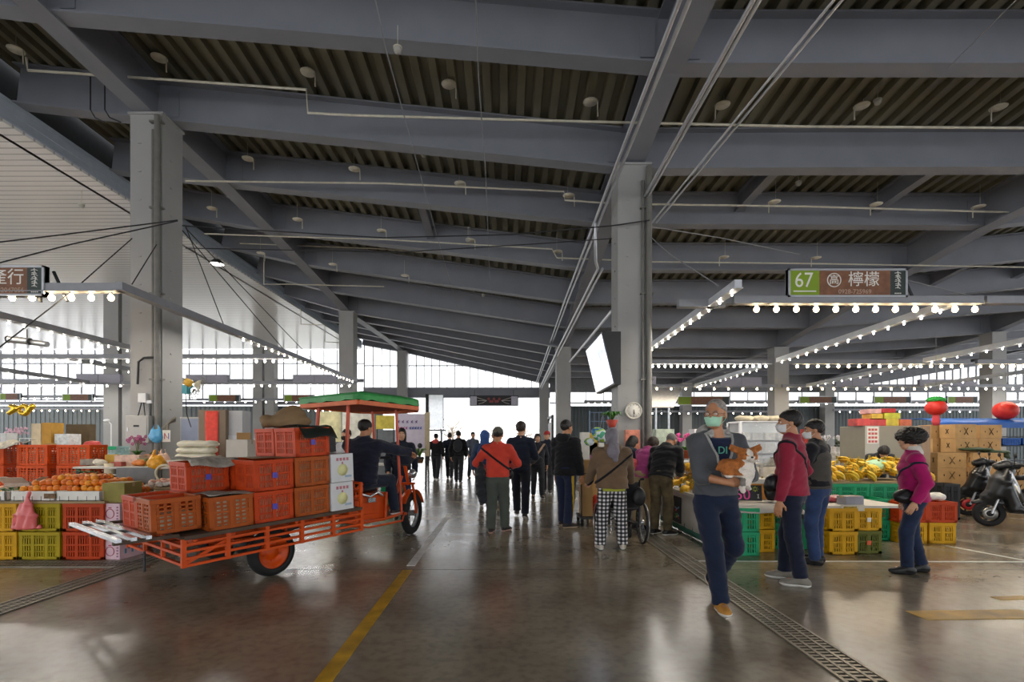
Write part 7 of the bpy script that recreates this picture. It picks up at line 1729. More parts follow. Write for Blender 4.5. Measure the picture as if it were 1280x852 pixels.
f = Field((-.35, -.25, -.02), (.35, .25, .3), .015); f.ell((0, 0, 0), (.28, .2, .2), None, 0); f.cut((0, 0, 0), (0, 0, -1)); f.wrinkle(.006, 22); me = f.to_mesh('bowl_cover'); me.materials.append(mat('cover_mint', '#9fc9a4', rough=.4, var=.1)); o = bpy.data.objects.new('net_cover', me); link(o); o.location = (6.15, 8.5, .95); tag(o, 'pale green domed cover at the right end of the bananas', 'cover')
slab_table('raised block under the pale green cover', 5.85, 6.48, 8.25, 8.72, .948, wood_t, legs=False)
# glass cabinet of clear boxes at the back with bags on top
r = thing('display_cabinet', 'white display cabinet behind the red pullover man', 'cabinet', (XP(958, 9.0), 9.0, 0)); h_ = W(0, 527, 9).z; w_ = .92
mb = MB()
for x in (-w_ / 2, w_ / 2):
    for y in (0, .5): mb.bar((x, y, 0), (x, y, h_), .04)
for z in (.05, 1.0, 1.22, 1.45, h_): mb.bx(-w_ / 2, w_ / 2, 0, .5, z - .015, z + .015)
mb.bx(-w_ / 2, w_ / 2, .48, .5, 0, h_); mb.build('cabinet_frame', white_paint, r); mb = MB(); mb.bx(-w_ / 2 + .02, w_ / 2 - .02, -.006, 0, 1.0, h_); mb.build('glass_front', mat('glass_clear', '#f2f5f5', rough=.08, var=0, trans=.9), r); mb = MB(); mb.bx(-w_ / 2 + .02, w_ / 2 - .02, -.006, 0, .05, 1.0); mb.build('lower_panel', mat('panel_cream', '#cfc9bd', rough=.5), r)
R_ = random.Random(8)
for sh, z in enumerate((1.015, 1.235, 1.465)):
    for q in range(4): mb = MB(); x = -.34 + q * .225; mb.bx(x - .09, x + .09, .08, .36, z, z + R_.uniform(.1, .17)); mb.build('clear_pack', mat('pack_%d' % (q % 2), ('#cfc8bd', '#b3a9a0')[q % 2], rough=.3, var=.3, scale=20), r)
for k in range(3): bag('paper_sack', 'flat beige sack on the display cabinet, %s' % ('left', 'middle', 'right')[k], 'sack', (XP(958, 9) - .3 + k * .27, 9.2, h_ + .016), (.16, .16, .06), mat('sack_beige', '#b9b09a', rough=.7, var=.2), knot=False, seed=k, h=.015)
# grey fridge with notices, gift boxes on top
YF = 10.4
r = thing('refrigerator', 'tall grey beige cold cabinet behind the magenta lady', 'refrigerator', (XP(1122, YF), YF, 0)); w_ = XP(1163, YF) - XP(1082, YF); h_ = W(0, 532, YF).z; mb = MB(); mb.bx(-w_ / 2, w_ / 2, 0, .8, .06, h_); mb.bx(-w_ / 2 + .05, w_ / 2 - .05, .05, .75, 0, .06); mb.build('cabinet_body', mat('fridge_taupe', '#8f8877', rough=.45, var=.04), r, bevel=.01)
mb = MB(); mb.bx(-w_ / 2 - .006, -w_ / 2 + .28, -.012, 0, .06, h_); mb.build('side_door', mat('fridge_pale', '#b5b1a6', rough=.45, var=.03), r); mb = MB(); mb.bx(w_ / 2 - .16, w_ / 2, -.01, 0, .06, h_); mb.build('end_strip', mat('fridge_tan', '#a08468', rough=.5), r)
mb = MB(); mb.bx(-w_ / 2 + .03, -w_ / 2 + .26, -.018, -.012, h_ - .36, h_ - .02); nt_ = mb.build('notice', label_white, r); mb = MB()
for q in range(4):
    for e in range(3): mb.bx(-w_ / 2 + .05 + e * .065, -w_ / 2 + .10 + e * .065, -.021, -.018, h_ - .10 - q * .08, h_ - .055 - q * .08)
mb.build('red_writing', mat('ink_red', '#c05450', rough=.6), nt_)
gi = 0
for (px0, px1, py0, py1, c, lab) in ((1074, 1090, 523, 532, '#c8433c', 'red gift box at the left end of the cold cabinet top'), (1090, 1110, 524, 532, '#b93a34', 'dark red gift box at the front middle of the cold cabinet top'), (1110, 1126, 523, 532, '#c9b43a', 'lemon gift box at the front right of the cold cabinet top'), (1127, 1142, 524, 532, '#c8653a', 'orange gift box at the right of the cold cabinet top'),
        (1092, 1106, 517, 523, '#d9b03a', 'yellow gift box in the second layer left'), (1108, 1128, 516, 523, '#c6c440', 'lime yellow gift box in the second layer right'), (1089, 1104, 511, 516.6, '#d9a9a4', 'pale pink gift box on the very top'), (1105, 1122, 510.5, 515.6, '#c23a3a', 'red gift box on the very top')):
    a = W(px0, py1, YF); b = W(px1, py0, YF); p = card_box('gift_box', 'x', b.x - a.x, .3, b.z - a.z, mat('gift_' + c[1:], c, rough=.4, var=.25, scale=10), tape=False); p.place(((a.x + b.x) / 2, YF + .2, a.z + .004), label=lab, group='gift boxes on the cold cabinet')
# kraft cartons marked with an X
r_ = thing('carton', 'x', 'box'); mb = MB(); mb.bx(-.24, .24, -.19, .19, 0, .30); mb.build('carton_body', mat('kraft_box', '#c79d66', rough=.7, var=.1, scale=5), r_, bevel=.004)
ink = mat('ink_brown', '#33251a', rough=.7)
mb = MB()
for (dx, dz) in ((-1, -1), (1, -1)):
    mb.bar((dx * .045, -.192, .15 + dz * .075), (-dx * .045, -.192, .15 - dz * .075), .024, .004); mb.bar((.242, dx * .045, .15 + dz * .075), (.242, -dx * .045, .15 - dz * .075), .004, .024)
    mb.bar((-.242, dx * .032, .15 + dz * .05), (-.242, -dx * .032, .15 - dz * .05), .004, .016)
mb.build('x_print', ink, r_); mb = MB()
for sx in (-.13, .13): mb.ell((sx, -.1905, .15), (.010, .003, .022), 8, 6); mb.ell((.2405, sx * .8, .15), (.003, .010, .022), 8, 6)
mb.build('hand_hole', ink, r_); px_b = Proto(r_)
YX = 10.7
def xb(px, Y, n, rz, lab):
    for k in range(n): px_b.place((XP(px, Y) + rnd.uniform(-.025, .025), Y + .19 + rnd.uniform(-.02, .02), k * .302), rz=rz + rnd.uniform(-.06, .06), label='%s kraft carton of the %s' % (('lowest', 'second', 'third', 'fourth', 'fifth', 'sixth')[k], lab), group='kraft cartons marked with a cross')
xb(1180, 11.35, 6, 0, 'tall marked stack at the left rear'); xb(1208, 10.95, 6, .03, 'tall marked stack in the middle'); xb(1195, 10.4, 4, -.28, 'low marked stack in front'); xb(1239, 11.4, 6, 0, 'tall marked stack at the right'); xb(1240, 10.45, 4, -.5, 'low marked stack behind the scooters'); xb(1272, 10.9, 3, .1, 'marked stack at the right edge')
p_ = W(1240, 559, YX); f = Field((-.6, -.3, -.2), (.6, .3, .2), .02); f.ell((-.2, 0, .03), (.32, .2, .035), None, 0); f.ell((.2, 0, -.03), (.3, .2, .035), None, .06); f.cone((.42, 0, -.08), (.46, -.05, -.15), .07, .03, .05); f.wrinkle(.012, 16); me = f.to_mesh('leaf_cover'); me.materials.append(mat('tarp_green', '#41563a', rough=.5, var=.2)); o = bpy.data.objects.new('tarpaulin', me); link(o); o.location = (p_.x - .05, YX + .1, 1.25); tag(o, 'dark green tarpaulin thrown over the low kraft cartons', 'tarpaulin')
rk = thing('crate', 'dark slatted crate behind the right red orange crate', 'crate', (XP(1180, 9.6), 9.6, 0)); crate_mesh(.3, .35, .66, 'slit').build('basket', mat('plastic_black', '#222326', rough=.5), rk)
# lanterns
def lantern(label, px, py, Y, rr, green=True):
    c = W(px, py, Y); r = thing('lantern', label, 'lantern', c); f = Field((-rr * 1.3,) * 3, (rr * 1.3,) * 3, rr / 14); f.ell((0, 0, 0), (rr, rr, rr * .88), None, 0); me = f.build('globe', mat('lantern_red', '#d22a1e', rough=.5, var=.1, bump=.3, bscale=60), r)
    if green:
        f = Field((-rr * 1.3, -rr * 1.3, 0), (rr * 1.3, rr * 1.3, rr * 1.6), rr / 14); f.ell((0, 0, rr * .85), (rr * .85, rr * .85, rr * .34), None, 0)
        f.wrinkle(.02, 60); f.build('leaf_frill', mat('frill_green', '#2a9c3c', rough=.6, var=.2), r)
        mb = MB(); mb.lathe([(.05, 0), (.07, -.12), (.05, -.2), (0, -.2)], (0, 0, -rr * .85), 14); mb.build('tassel', mat('tassel_pink', '#d8474f', rough=.7), r)
    mb = MB(); mb.tube([(0, 0, rr), (0, 0, 3.55 - c.z)], .004, 4); mb.build('cord', cord, r)
lantern('red strawberry lantern with a green frill hanging over the cartons', 1170, 509, 9.9, .175); lantern('plain red lantern above the blue awning at the right', 1257, 513, 14.0, .28, False)
# blue awning and shelf at the right edge
r = thing('awning_stall', 'blue awning stall with shelves at the right edge', 'stall', (13.4, 13.6, 0)); mb = MB(); mb.sheet([[(-1.9 + .4 * i, 0, 1.93 + .01 * math.sin(i * 2)) for i in range(10)], [(-1.9 + .4 * i, .6, 2.08) for i in range(10)], [(-1.9 + .4 * i, 1.6, 2.1) for i in range(10)]], t=.02); mb.bx(-1.9, 1.7, -.01, .01, 1.80, 1.94); mb.build('awning', mat('awning_blue', '#1f5fb4', rough=.5, var=.1), r)
for x in (-1.8, 1.6): mb = MB(); mb.tube([(x, .1, 0), (x, .1, 1.95)], .025, 8); mb.build('post', dark_metal, r)
for z in (.9, 1.3, 1.55): mb = MB(); mb.bx(-1.7, 1.6, .3, .9, z, z + .03); mb.build('shelf_board', mat('shelf_dark', '#3b4450', rough=.6), r)
pbl = crate_proto('x', .5, .4, .2, plastic('blue', '#2f63b4'), 'grid', white_fill)
for i in range(6): pbl.place((13.4 - 1.3 + i * .55, 13.6 + .55, 1.332), label='blue crate on the shelf below the blue awning, %s from the left' % ('first', 'second', 'third', 'fourth', 'fifth', 'sixth')[i], group='blue crates under the awning')
# ---- scooters ------------------------------------------------------------------------------------------------
def scooter(label, x, y, face, body_m, panel_m, hub_m, seed):
    r = thing('motor_scooter', label, 'scooter', (x, y, 0), -math.radians(face))
    # local +y is forward, origin below the front axle
    RW = .225
    for nm, yy in (('front_wheel', 0), ('rear_wheel', -1.22)):
        mb = MB(); Rm = Matrix.Rotation(PI / 2, 3, 'Y'); pr = [(RW * .62, -.045)]
        for k in range(11): a = -PI / 2 + PI * k / 10; pr.append((RW - .04 * (1 - math.cos(a)), .05 * math.sin(a)))
        pr.append((RW * .62, .045)); mb.lathe(pr, (0, yy, RW), 30, Rm, cap=False); w = mb.build(nm, tyre, r)
        mb = MB(); mb.lathe([(RW * .64, -.03), (RW * .6, -.02), (RW * .6, .02), (RW * .64, .03)], (0, yy, RW), 26, Rm, cap=False); mb.lathe([(0, -.05), (.05, -.05), (.05, .05), (0, .05)], (0, yy, RW), 16, Rm)
        for k in range(5): a = 2 * PI * k / 5; mb.bar((0, yy + .04 * math.cos(a), RW + .04 * math.sin(a)), (0, yy + RW * .62 * math.cos(a), RW + RW * .62 * math.sin(a)), .03, .03)
        mb.build('rim', dark_metal, w)
        mb = MB(); mb.lathe([(.05, -.062), (.105, -.062), (.105, -.057), (.05, -.057), (.05, -.062)], (0, yy, RW), 24, Rm, cap=False); mb.lathe([(.05, .057), (.105, .057), (.105, .062), (.05, .062), (.05, .057)], (0, yy, RW), 24, Rm, cap=False); mb.build('brake_disc', hub_m, w)
    f = Field((-.32, -1.75, .1), (.32, .25, 1.12), .012)
    f.loft([((0, -.08, .56), .19, .13), ((0, -.16, .78), .22, .13), ((0, -.24, .97), .16, .10)], (1, 0, 0), .04)          # leg shield
    f.loft([((0, -.28, .30), .15, .06), ((0, -.75, .28), .15, .065)], (1, 0, 0), .04)                                         # floor
    f.loft([((0, -.22, .66), .18, .10), ((0, -.32, .34), .18, .10)], (1, 0, 0), .05)
    f.loft([((0, -.72, .36), .13, .12), ((0, -1.05, .55), .15, .15), ((0, -1.62, .70), .08, .07)], (1, 0, 0), .05)             # tail
    f.ell((0, -.02, .40), (.055, .26, .07), None, .03); f.ell((0, .0, .5), (.10, .12, .10), None, .05)
    f.ell((0, 0, RW), (.075, RW + .02, RW + .02), None, .01, 's'); f.ell((0, -1.22, RW), (.075, RW + .02, RW + .02), None, .01, 's')
    f.build('body_shell', body_m, r)
    f = Field((-.25, -.4, .9), (.25, .1, 1.2), .010); f.loft([((0, -.36, 1.03), .13, .06), ((0, -.22, 1.05), .17, .08), ((0, -.10, 1.02), .11, .06)], (1, 0, 0), .03); f.build('handlebar_cowl', body_m, r)
    mb = MB(); mb.tube([(-.34, -.36, 1.05), (-.2, -.28, 1.05), (0, -.25, 1.04), (.2, -.28, 1.05), (.34, -.36, 1.05)], .013, 8); hb = mb.build('handlebar', dark_metal, r)
    for sx in (-1, 1):
        mb = MB(); mb.tube([(sx * .24, -.30, 1.05), (sx * .36, -.375, 1.05)], .02, 8); mb.build('grip', rubber, hb)
        mb = MB(); mb.tube([(sx * .2, -.26, 1.06), (sx * .26, -.24, 1.18)], .006, 5); mb.ell((sx * .28, -.24, 1.21), (.055, .015, .038)); mb.build('mirror', dark_metal, hb)
    f = Field((-.2, -1.6, .6), (.2, -.6, .95), .012); f.loft([((0, -.72, .76), .11, .05), ((0, -1.1, .80), .13, .055), ((0, -1.5, .84), .09, .04)], (1, 0, 0), .03); f.build('seat', seat_m, r)
    mb = MB(); mb.ell((0, -.055, .74), (.10, .035, .06)); mb.build('head_light', mat('lamp_clear', '#c9ced2', rough=.1, spec=.8), r)
    for sx in (-1, 1): mb = MB(); mb.ell((sx * .13, -.09, .66), (.035, .02, .03)); mb.build('indicator', mat('amber_lamp', '#c9962c', rough=.2), r)
    for sx in (-1, 1):
        mb = MB(); mb.tube([(sx * .065, -.02, RW), (sx * .065, -.12, .52)], .02, 8); mb.build('fork_leg', galv, r)
        mb = MB(); mb.sheet([[(sx * .165, -.24 + .0, .96), (sx * .175, -.20, .96)], [(sx * .185, -.32, .72), (sx * .195, -.26, .72)], [(sx * .16, -.42, .45), (sx * .17, -.34, .45)]], t=.004); mb.build('side_trim', panel_m, r)
    mb = MB(); mb.tube([(.1, -1.0, .3), (.14, -1.3, .32), (.15, -1.6, .38)], [.03, .05, .05], 10); mb.build('exhaust', galv, r); mb = MB(); mb.tube([(-.1, -.85, .25), (-.22, -.92, .01)], .012, 6); mb.build('kick_stand', dark_metal, r)
    return r
scb = mat('scooter_black', '#15171b', rough=.3, var=.1, coat=.15); scg = mat('scooter_grey', '#1f2124', rough=.34, var=.1, coat=.1)
scooter('near dark grey scooter parked at the right edge', 8.20, 8.72, -66, scg, galv, mat('disc_steel', '#8c8c88', rough=.3, metal=.6), 1)
scooter('black scooter with a red front hub behind the grey scooter', 8.95, 9.95, -62, scb, mat('trim_silver', '#9a9da1', rough=.3, metal=.5), mat('disc_red', '#b3252a', rough=.4), 2)
# ---- wheelchair ------------------------------------------------------------------------------------------------
r = thing('wheelchair', 'folding black wheelchair pushed by the woman in checked trousers', 'wheelchair', (1.60, 7.22, 0)); wf = mat('wheel_frame', '#34353a', rough=.35, metal=.5)
Rm = Matrix.Rotation(PI / 2, 3, 'Y')
for sx in (-1, 1):
    x = sx * .30; mb = MB(); mb.lathe([(.285, -.016), (.30, -.01), (.305, 0), (.30, .01), (.285, .016), (.28, 0), (.285, -.016)], (x, 0, .305), 36, Rm, cap=False); w = mb.build('rear_wheel', rubber, r)
    mb = MB()
    for k in range(20): a = 2 * PI * k / 20; mb.tube([(x + .015 * (-1) ** k, .03 * math.cos(a), .305 + .03 * math.sin(a)), (x, .283 * math.cos(a + .1), .305 + .283 * math.sin(a + .1))], .0016, 4)
    mb.lathe([(0, -.03), (.035, -.03), (.035, .03), (0, .03)], (x, 0, .305), 12, Rm); mb.lathe([(.262, sx * .035 - .008), (.270, sx * .035), (.262, sx * .035 + .008), (.255, sx * .035), (.262, sx * .035 - .008)], (x, 0, .305), 30, Rm, cap=False); mb.build('spokes', galv, w)
    mb = MB(); mb.lathe([(.055, -.014), (.085, -.012), (.085, .012), (.055, .014)], (sx * .24, .48, .085), 18, Rm); mb.build('caster', rubber, r)
    mb = MB(); X = sx * .24
    mb.tube([(X, -.22, .93), (X, -.10, .91), (X, -.08, .50), (X, -.06, .30)], .012, 8); mb.tube([(X, -.08, .50), (X, .36, .52), (X, .46, .30), (X, .56, .14)], .012, 8); mb.tube([(X, -.06, .30), (X, .42, .28), (X, .48, .17)], .011, 8); mb.tube([(X, -.08, .70), (X, .30, .70), (X, .34, .52)], .011, 8)
    mb.build('side_frame', wf, r)
    mb = MB(); mb.bx(X - .025, X + .025, -.04, .26, .705, .735); mb.build('armrest', seat_m, r, bevel=.008); mb = MB(); mb.tube([(X, -.28, .935), (X, -.18, .925)], .018, 8); mb.build('push_grip', rubber, r); mb = MB(); mb.bx(X - .07 - sx * .03, X + .07 - sx * .03, .54, .68, .12, .135); mb.build('foot_plate', dark_metal, r)
mb = MB(); mb.tube([(-.24, .1, .50), (.24, .1, .26)], .01, 6); mb.tube([(.24, .12, .50), (-.24, .12, .26)], .01, 6); mb.build('cross_brace', wf, r)
mb = MB(); mb.sheet([[(x, y, .505 - .02 * (1 - (x / .23) ** 2)) for x in (-.23, -.12, 0, .12, .23)] for y in (-.08, .12, .34)], t=.012); mb.build('seat_sling', fabric('sling_black', '#1b1b1f'), r); mb = MB(); mb.sheet([[(x, -.10 - .03 * (1 - (x / .23) ** 2), z) for x in (-.23, -.12, 0, .12, .23)] for z in (.52, .70, .88)], t=0); o = mb.build('back_sling', _M['fabric_sling_black'], r); s_ = o.modifiers.new('t', 'SOLIDIFY'); s_.thickness = .012
bag('shopping_bag', 'black bag hanging behind the wheelchair grip', 'bag', (1.80, 7.0, .56), (.09, .05, .15), mat('bag_soot', '#141417', rough=.5), knot=False, amp=.006)
# ============================ far stalls, exit and outdoors ===================================================
# stall beyond the tricycle
slab_table('produce counter of the far stall left of the aisle', -6.4, -2.75, 13.0, 14.2, .85, ctop)
def board(name, label, px0, px1, py0, py1, Y, m, cat='sign', t=.03, post=True):
    a = W(px0, py1, Y); b = W(px1, py0, Y); r = thing(name, label, cat, ((a.x + b.x) / 2, Y, 0)); w = b.x - a.x
    mb = MB(); mb.bx(-w / 2, w / 2, 0, t, a.z, b.z); mb.build('panel', m, r)
    if post:
        for sx in (-1, 1): q = MB(); q.bar((sx * (w / 2 - .03), t, 0), (sx * (w / 2 - .03), t, b.z), .03); q.build('post', dark_metal, r)
    return r, w, a.z, b.z
r, w_, z0, z1 = board('banner_sign', 'lavender banner with purple and blue marks behind the hooded woman', 494, 533, 517, 566, 15.2, mat('banner_lav', '#cfc7d6', rough=.7, var=.06))
for nm, c, row, n in (('purple_writing', '#6b4a8c', .80, 5), ('pink_writing', '#c05a90', .64, 4), ('blue_writing', '#4a62b0', .64, 5)):
    mb = MB(); R_ = random.Random(len(nm))
    for k in range(n):
        x = -w_ * .42 + w_ * .8 * ((k + (4.5 if nm.startswith('blue') else 0)) / 9.5) * (1.7 if row > .7 else 1); z = z0 + (z1 - z0) * row
        mb.tube([(x, -.008, z - .04), (x + .05, -.008, z + .04)], .010, 4); mb.tube([(x + .05, -.008, z - .04), (x, -.008, z + .02)], .010, 4)
    mb.build(nm, mat(nm, c, rough=.7), r)
board('banner_sign', 'yellow banner beside the driver of the tricycle', 470, 493, 519, 536, 15.6, mat('banner_yel', '#c9b84a', rough=.7, var=.2, scale=6)); board('banner_sign', 'pale banner with coloured squares under the canopy', 428, 468, 514, 556, 16.2, mat('banner_pale', '#c9c6ba', rough=.7, var=.25, scale=5)); board('banner_sign', 'yellow and white banner at the left end of the canopy', 397, 426, 514, 552, 16.4, mat('banner_cream', '#c2bb92', rough=.7, var=.3, scale=4))
board('partition_panel', 'grey partition panel behind the driver', 470, 496, 537, 600, 15.9, mat('partition_grey', '#70767a', rough=.6), 'panel')
board('partition_panel', 'tan display panel right of the lavender banner', 531, 537, 515, 570, 14.8, mat('partition_tan', '#b9a988', rough=.6), 'panel')
for k, px in enumerate((507, 517, 526)): pot_plant('leafy green plant on the far counter, %s of three' % ('left', 'middle', 'right')[k], (XP(px, 14.0), 13.6 + .1 * k, .852), mat('pot_wood', '#8a6a44', rough=.7), None, h=.9, spread=.3, seed=20 + k, leaf=mat('leaf_fresh', '#6f9a3a', rough=.5, var=.3), pr=.12)
for k in range(5): p = card_box('carton', 'x', .34, .26, .2, mat('far_card_%d' % k, ('#c9b24a', '#b9563a', '#8fb06a', '#cfc6b4', '#a8443c')[k], rough=.6, var=.25, scale=12), tape=False); p.place((-5.9 + k * .5, 13.15, .852), label='small %s carton on the far produce counter' % ('yellow', 'rust', 'light green', 'cream', 'brick red')[k])
for k in range(3): pgn.place((-2.7, 11.9 + k * .52, 0), rz=1.57, label='green crate on the floor at the aisle end of the far counter, %s' % ('nearest', 'middle', 'farthest')[k]); pgn.place((-2.7, 11.9 + k * .52, .302), rz=1.57, label='upper green crate at the aisle end of the far counter, %s' % ('nearest', 'middle', 'farthest')[k])
# exit surround
r = thing('exit_screen', 'white sliding screen with a dark post left of the exit', 'screen', (-4.55, 30.5, 0)); mb = MB(); mb.bx(-.32, -.14, 0, .18, 0, 4.25); mb.build('post', dark_metal, r); mb = MB(); mb.bx(-.12, .72, .05, .09, 2.2, 4.2); mb.build('panel', mat('panel_milk', '#eef0f2', rough=.5, trans=.7), r); mb = MB(); mb.bar((.74, .07, 2.0), (.74, .07, 4.25), .05); mb.bar((-.14, .07, 2.1), (.9, .07, 2.1), .1); mb.bar((.62, .07, 0), (.62, .07, 2.1), .12); mb.build('screen_frame', mull, r)
r = thing('notice_rack', 'dark framed rack with papers right of the exit', 'rack', (1.55, 17.5, 0)); mb = MB()
for y in (0, 1.6): mb.bar((0, y, 0), (0, y, 2.35), .08)
mb.bar((0, 0, 2.3), (0, 1.6, 2.3), .08); mb.bar((0, 0, 1.3), (0, 1.6, 1.3), .05); mb.build('rack_frame', dark_metal, r)
for k in range(4): mb = MB(); mb.bx(-.03, -.01, .1 + k * .38, .42 + k * .38, 1.4, 2.2 - .1 * (k % 2)); mb.build('poster', (label_white, mat('poster_grey', '#9aa0a8', rough=.6, var=.3, scale=8))[k % 2], r)
# racks and clutter between the exit and the clock column
r = thing('wire_rack', 'tall blue grey wire rack left of the clock column', 'rack', (2.45, 15.2, 0)); mb = MB()
for x in (0, .55, 1.1): mb.bar((x, 0, 0), (x, 0, 2.35), .03); 
for z in np.linspace(.2, 2.3, 9): mb.bar((0, 0, z), (1.1, 0, z), .018)
for x in np.linspace(0, 1.1, 9): mb.bar((x, 0, .2), (x, 0, 2.3), .010)
mb.build('wire_grid', mat('rack_blue', '#5d7390', rough=.5, metal=.2), r); 
for k in range(5): mb = MB(); mb.bx(.05 + k * .21, .2 + k * .21, -.1, -.02, .9 + .25 * (k % 3), 1.15 + .25 * (k % 3)); mb.build('hanging_pack', mat('pack_mix_%d' % k, ('#2b3a55', '#c8c8c4', '#6a3a3a', '#3a5a6a', '#b8a070')[k], rough=.5), r)
far_box('white styrofoam column of boxes left of the grey headscarf', 727, 737, 540, 575, 11.2, .3, foam, 0.0); far_box('yellow labelled carton left of the grey headscarf', 730, 747, 541, 553, 11.6, .3, mat('card_lemon', '#bfa23a', rough=.6, var=.3, scale=12), 1.1); far_box('brown carton tower under the yellow labelled carton', 729, 748, 553, 600, 11.6, .3, kraft, 0.0)
r = thing('hand_cart', 'low cart with red and orange packs left of the brown hooded top', 'cart', (XP(738, 9.0), 9.0, 0)); mb = MB(); mb.bx(-.22, .22, -.3, .3, .12, .15); mb.tube([(-.2, -.3, .15), (-.2, -.3, .9), (.2, -.3, .9), (.2, -.3, .15)], .012, 6); mb.build('cart_frame', dark_metal, r)
for x in (-.18, .18):
    for y in (-.24, .24): mb = MB(); mb.lathe([(0, -.02), (.06, -.02), (.06, .02), (0, .02)], (x, y, .06), 12, Matrix.Rotation(PI / 2, 3, 'Y')); mb.build('cart_wheel', rubber, r)
far_box('brown carton riding on the low cart', 728, 741, 575, 608, 8.85, .4, kraft, .152); bag('produce_bag', 'red mesh bag riding on the low cart', 'bag', (XP(745, 9.05), 9.05, .152), (.10, .12, .2), mat('mesh_red', '#c23a24', rough=.5, var=.4, scale=14), knot=False)
# plant and toy balloon by the column
r = thing('hanging_basket', 'red hanging basket with a spreading green plant beside the display screen', 'plant', W(765, 528, 9.2)); mb = MB(); mb.lathe([(.05, -.09), (.11, .04), (.10, .05), (0, .03)], n=16); mb.build('basket', mat('basket_red', '#b03a24', rough=.5), r); mb = MB(); R_ = random.Random(2)
for k in range(34):
    a = R_.uniform(0, 6.28); L = R_.uniform(.12, .27); s = Vector((-math.sin(a), math.cos(a), 0)); rows = []
    for q in range(5): t = q / 4; c = Vector((math.cos(a) * L * t, math.sin(a) * L * t, .04 + .16 * math.sin(t * 2.4) * R_.uniform(.7, 1.1))); wd = .022 * math.sin(PI * (.1 + .88 * t)); rows.append([c - s * wd, c, c + s * wd])
    mb.sheet(rows, t=.002)
mb.build('foliage', mat('leaf_mixed', '#4c8a34', rough=.5, var=.4, scale=6), r); mb = MB()
for a in (0, 2.1, 4.2): mb.tube([(.10 * math.cos(a), .10 * math.sin(a), .04), (.0, 0, .42)], .003, 4)
mb.tube([(0, 0, .42), (.10, .35, .58)], .004, 4); mb.build('hanger', cord, r)
f = Field((-.3, -.15, -.25), (.3, .15, .25), .012); f.ell((0, 0, 0), (.16, .08, .11), Matrix.Rotation(.6, 3, 'Y'), 0); f.ell((-.18, 0, -.12), (.09, .05, .07), None, .04); f.wrinkle(.005, 30); me = f.to_mesh('toy_balloon')
def balloon_material():
    m = bpy.data.materials.new('balloon_bands'); m.use_nodes = True; N = m.node_tree.nodes; L = m.node_tree.links; b = N['Principled BSDF']; tc = N.new('ShaderNodeTexCoord'); no = N.new('ShaderNodeTexNoise'); no.inputs['Scale'].default_value = 5; L.new(tc.outputs['Object'], no.inputs['Vector']); r = N.new('ShaderNodeValToRGB'); r.color_ramp.interpolation = 'CONSTANT'; e = r.color_ramp.elements
    e[0].color = rgb('#3f7fb8'); e[1].position = .45; e[1].color = rgb('#9fc84a'); q = e.new(.52); q.color = rgb('#d8e0e6'); q = e.new(.6); q.color = rgb('#4aa37a'); L.new(no.outputs['Fac'], r.inputs['Fac']); L.new(r.outputs['Color'], b.inputs['Base Color']); b.inputs['Roughness'].default_value = .3; return m
me.materials.append(balloon_material()); o = bpy.data.objects.new('toy_balloon', me); link(o); o.location = W(750, 543, 8.7); tag(o, 'green and blue toy balloon above the grey headscarf', 'balloon'); mb = MB(); mb.tube([(.0, 0, .12), (.12, .4, .35)], .003, 4); mb.build('string', cord, o)
bag('plastic_bag', 'magenta and white bag left of the grey headscarf', 'bag', (XP(744, 9.6), 9.6, 1.08), (.11, .08, .08), mat('bag_magenta', '#c46aa8', rough=.4, var=.3), knot=False); slab_table('narrow bench left of the clock column', 1.45, 1.95, 9.5, 10.4, 1.078, ctop)
# white slanted tarps hung under the far roof on the right
r = thing('tarpaulin', 'white slanted tarpaulin right of the clock column', 'tarpaulin', (0, 0, 0)); P4 = [W(811, 484, 22), W(853, 484, 22), W(842, 509, 20.5), W(806, 509, 20.5)]; r.location = P4[0]; mb = MB(); mb.sheet([[P4[0] - P4[0], P4[1] - P4[0]], [P4[3] - P4[0], P4[2] - P4[0]]], t=.03, smooth=False); mb.build('sheet', mat('tarp_white', '#e9eaec', rough=.6, trans=.25), r); mb = MB(); mb.tube([Vector((0, 0, 0)), P4[1] - P4[0]], .03, 6); mb.tube([P4[3] - P4[0], P4[2] - P4[0]], .03, 6); mb.build('edge_pole', galv, r)
for k, px in enumerate((820, 836)): mb = MB(); a = W(px, 509, 20.5); mb.tube([(a.x, 20.5, 0), (a.x, 20.5, a.z)], .04, 8); tag(mb.build('tent_pole', galv), '%s steel pole under the white slanted tarpaulin' % ('left', 'right')[k], 'pole')
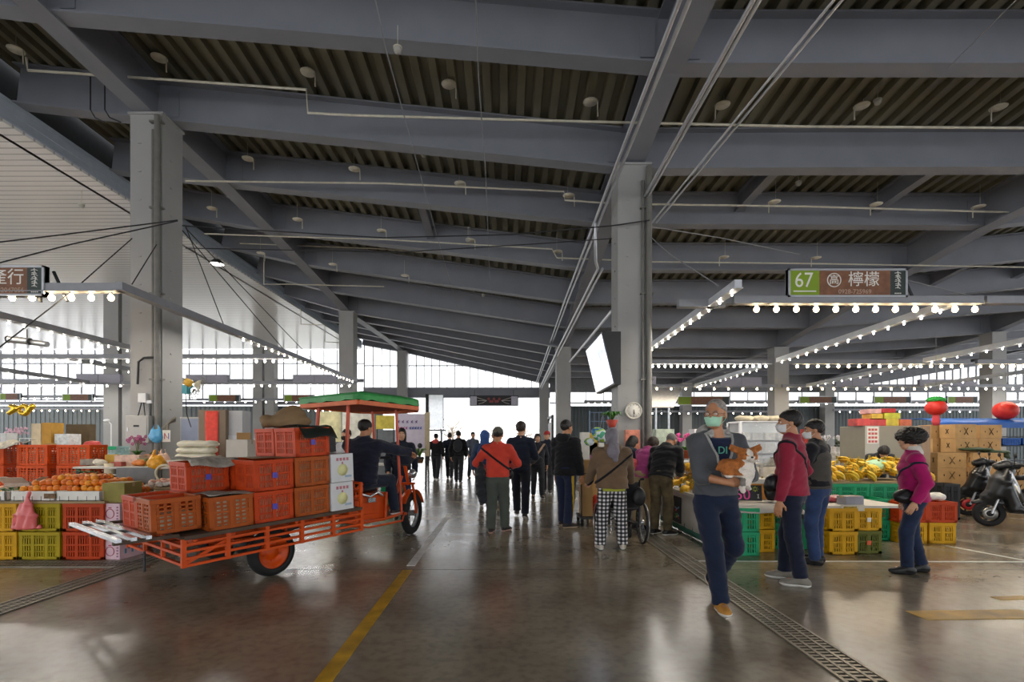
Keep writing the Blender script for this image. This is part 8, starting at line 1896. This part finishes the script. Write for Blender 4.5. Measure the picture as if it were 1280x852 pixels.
# goods on the stalls far right and along the wall
for k, (px0, px1, py0, py1, Y, c, lab) in enumerate(((1028, 1078, 566, 584, 12.5, '#c9c7c2', 'pale wrapped flower trays on the far right bench'), (1034, 1050, 558, 566, 12.6, '#d6d2d0', 'white wrapped carton on the flower trays'), (1063, 1070, 537, 549, 16.0, '#c9b84a', 'yellow notice panel far off by the wall'), (1006, 1016, 536, 556, 18, '#b8322e', 'red panel by the far corrugated wall'))):
    far_box(lab, px0, px1, py0, py1, Y, .3, mat('far_goods_%d' % k, c, rough=.6, var=.3, scale=18), 0.0 if k in (0, 2, 3) else W(0, py1, Y).z)
for k in range(9): pot_plant('white cut flowers in a tub on the far right bench, %s from the left' % ('first', 'second', 'third', 'fourth', 'fifth', 'sixth', 'seventh', 'eighth', 'ninth')[k], (XP(1030 + k * 6, 12.6), 12.55 + .05 * (k % 2), W(0, 566, 12.5).z + .002), white_paint, mat('petal_white', '#d9d7dc', rough=.6, var=.1), h=.28, n=16, spread=.14, seed=40 + k, pr=.05, leaf=mat('leaf_grey', '#7f8a80', rough=.6)) if k not in (1, 2) else None
# trees beyond the exit; washout by glare is put into the pale leaf colour
def tree(label, x, y, h, seed, cw=2.0):
    r = thing('tree', label, 'tree', (x, y, -.05)); R_ = random.Random(seed); mb = MB(); tips = []
    mb.tube([(0, 0, 0), (.1, 0, h * .3), (.0, .1, h * .6)], [.16, .12, .07], 8)
    for k in range(26):
        a = R_.uniform(0, 6.28); z = h * R_.uniform(.3, .6); L = cw * R_.uniform(.5, 1.1); e = Vector((math.cos(a) * L, math.sin(a) * L, z + h * R_.uniform(.1, .4))); mb.tube([(0, 0, z), e * .55 + Vector((0, 0, z * .4)), e], [.05, .03, .01], 5); tips.append(e); tips.append(e * .7 + Vector((0, 0, z * .3)))
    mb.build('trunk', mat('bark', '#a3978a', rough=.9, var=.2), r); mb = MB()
    for t in tips:
        for q in range(7):
            c = t + Vector((R_.gauss(0, .35), R_.gauss(0, .35), R_.gauss(0, .3))); d = Vector((R_.gauss(0, 1), R_.gauss(0, 1), R_.gauss(0, .5))).normalized() * .09; n_ = d.cross(Vector((R_.gauss(0, 1), R_.gauss(0, 1), R_.gauss(0, 1)))).normalized() * .035
            mb.add([c - d, c + n_, c + d, c - n_], [(0, 1, 2, 3)])
    mb.build('foliage', mat('tree_leaf_washed', '#c4bf9c', rough=.7, var=.3, scale=2), r)
for k, (x, y, h) in enumerate(((-5.6, 52, 4.6), (-1.6, 58, 4.4), (1.8, 55, 4.2))): tree('sparse tree outside in the glare, %s through the exit' % ('left', 'middle', 'right')[k], x, y, h, k)
# ============================ lamps of the stalls ===========================================================
for c, L, yaw, power, warm in LAMPS:
    l = bpy.data.lights.new('bulb_row_light', 'AREA'); l.shape = 'RECTANGLE'; l.size = L; l.size_y = .06; l.energy = power * .55
    l.color = (1, .86, .66) if warm else (1, .95, .87)
    o = bpy.data.objects.new('bulb_row_light', l); link(o); o.location = c; o.rotation_euler = (0, 0, yaw)
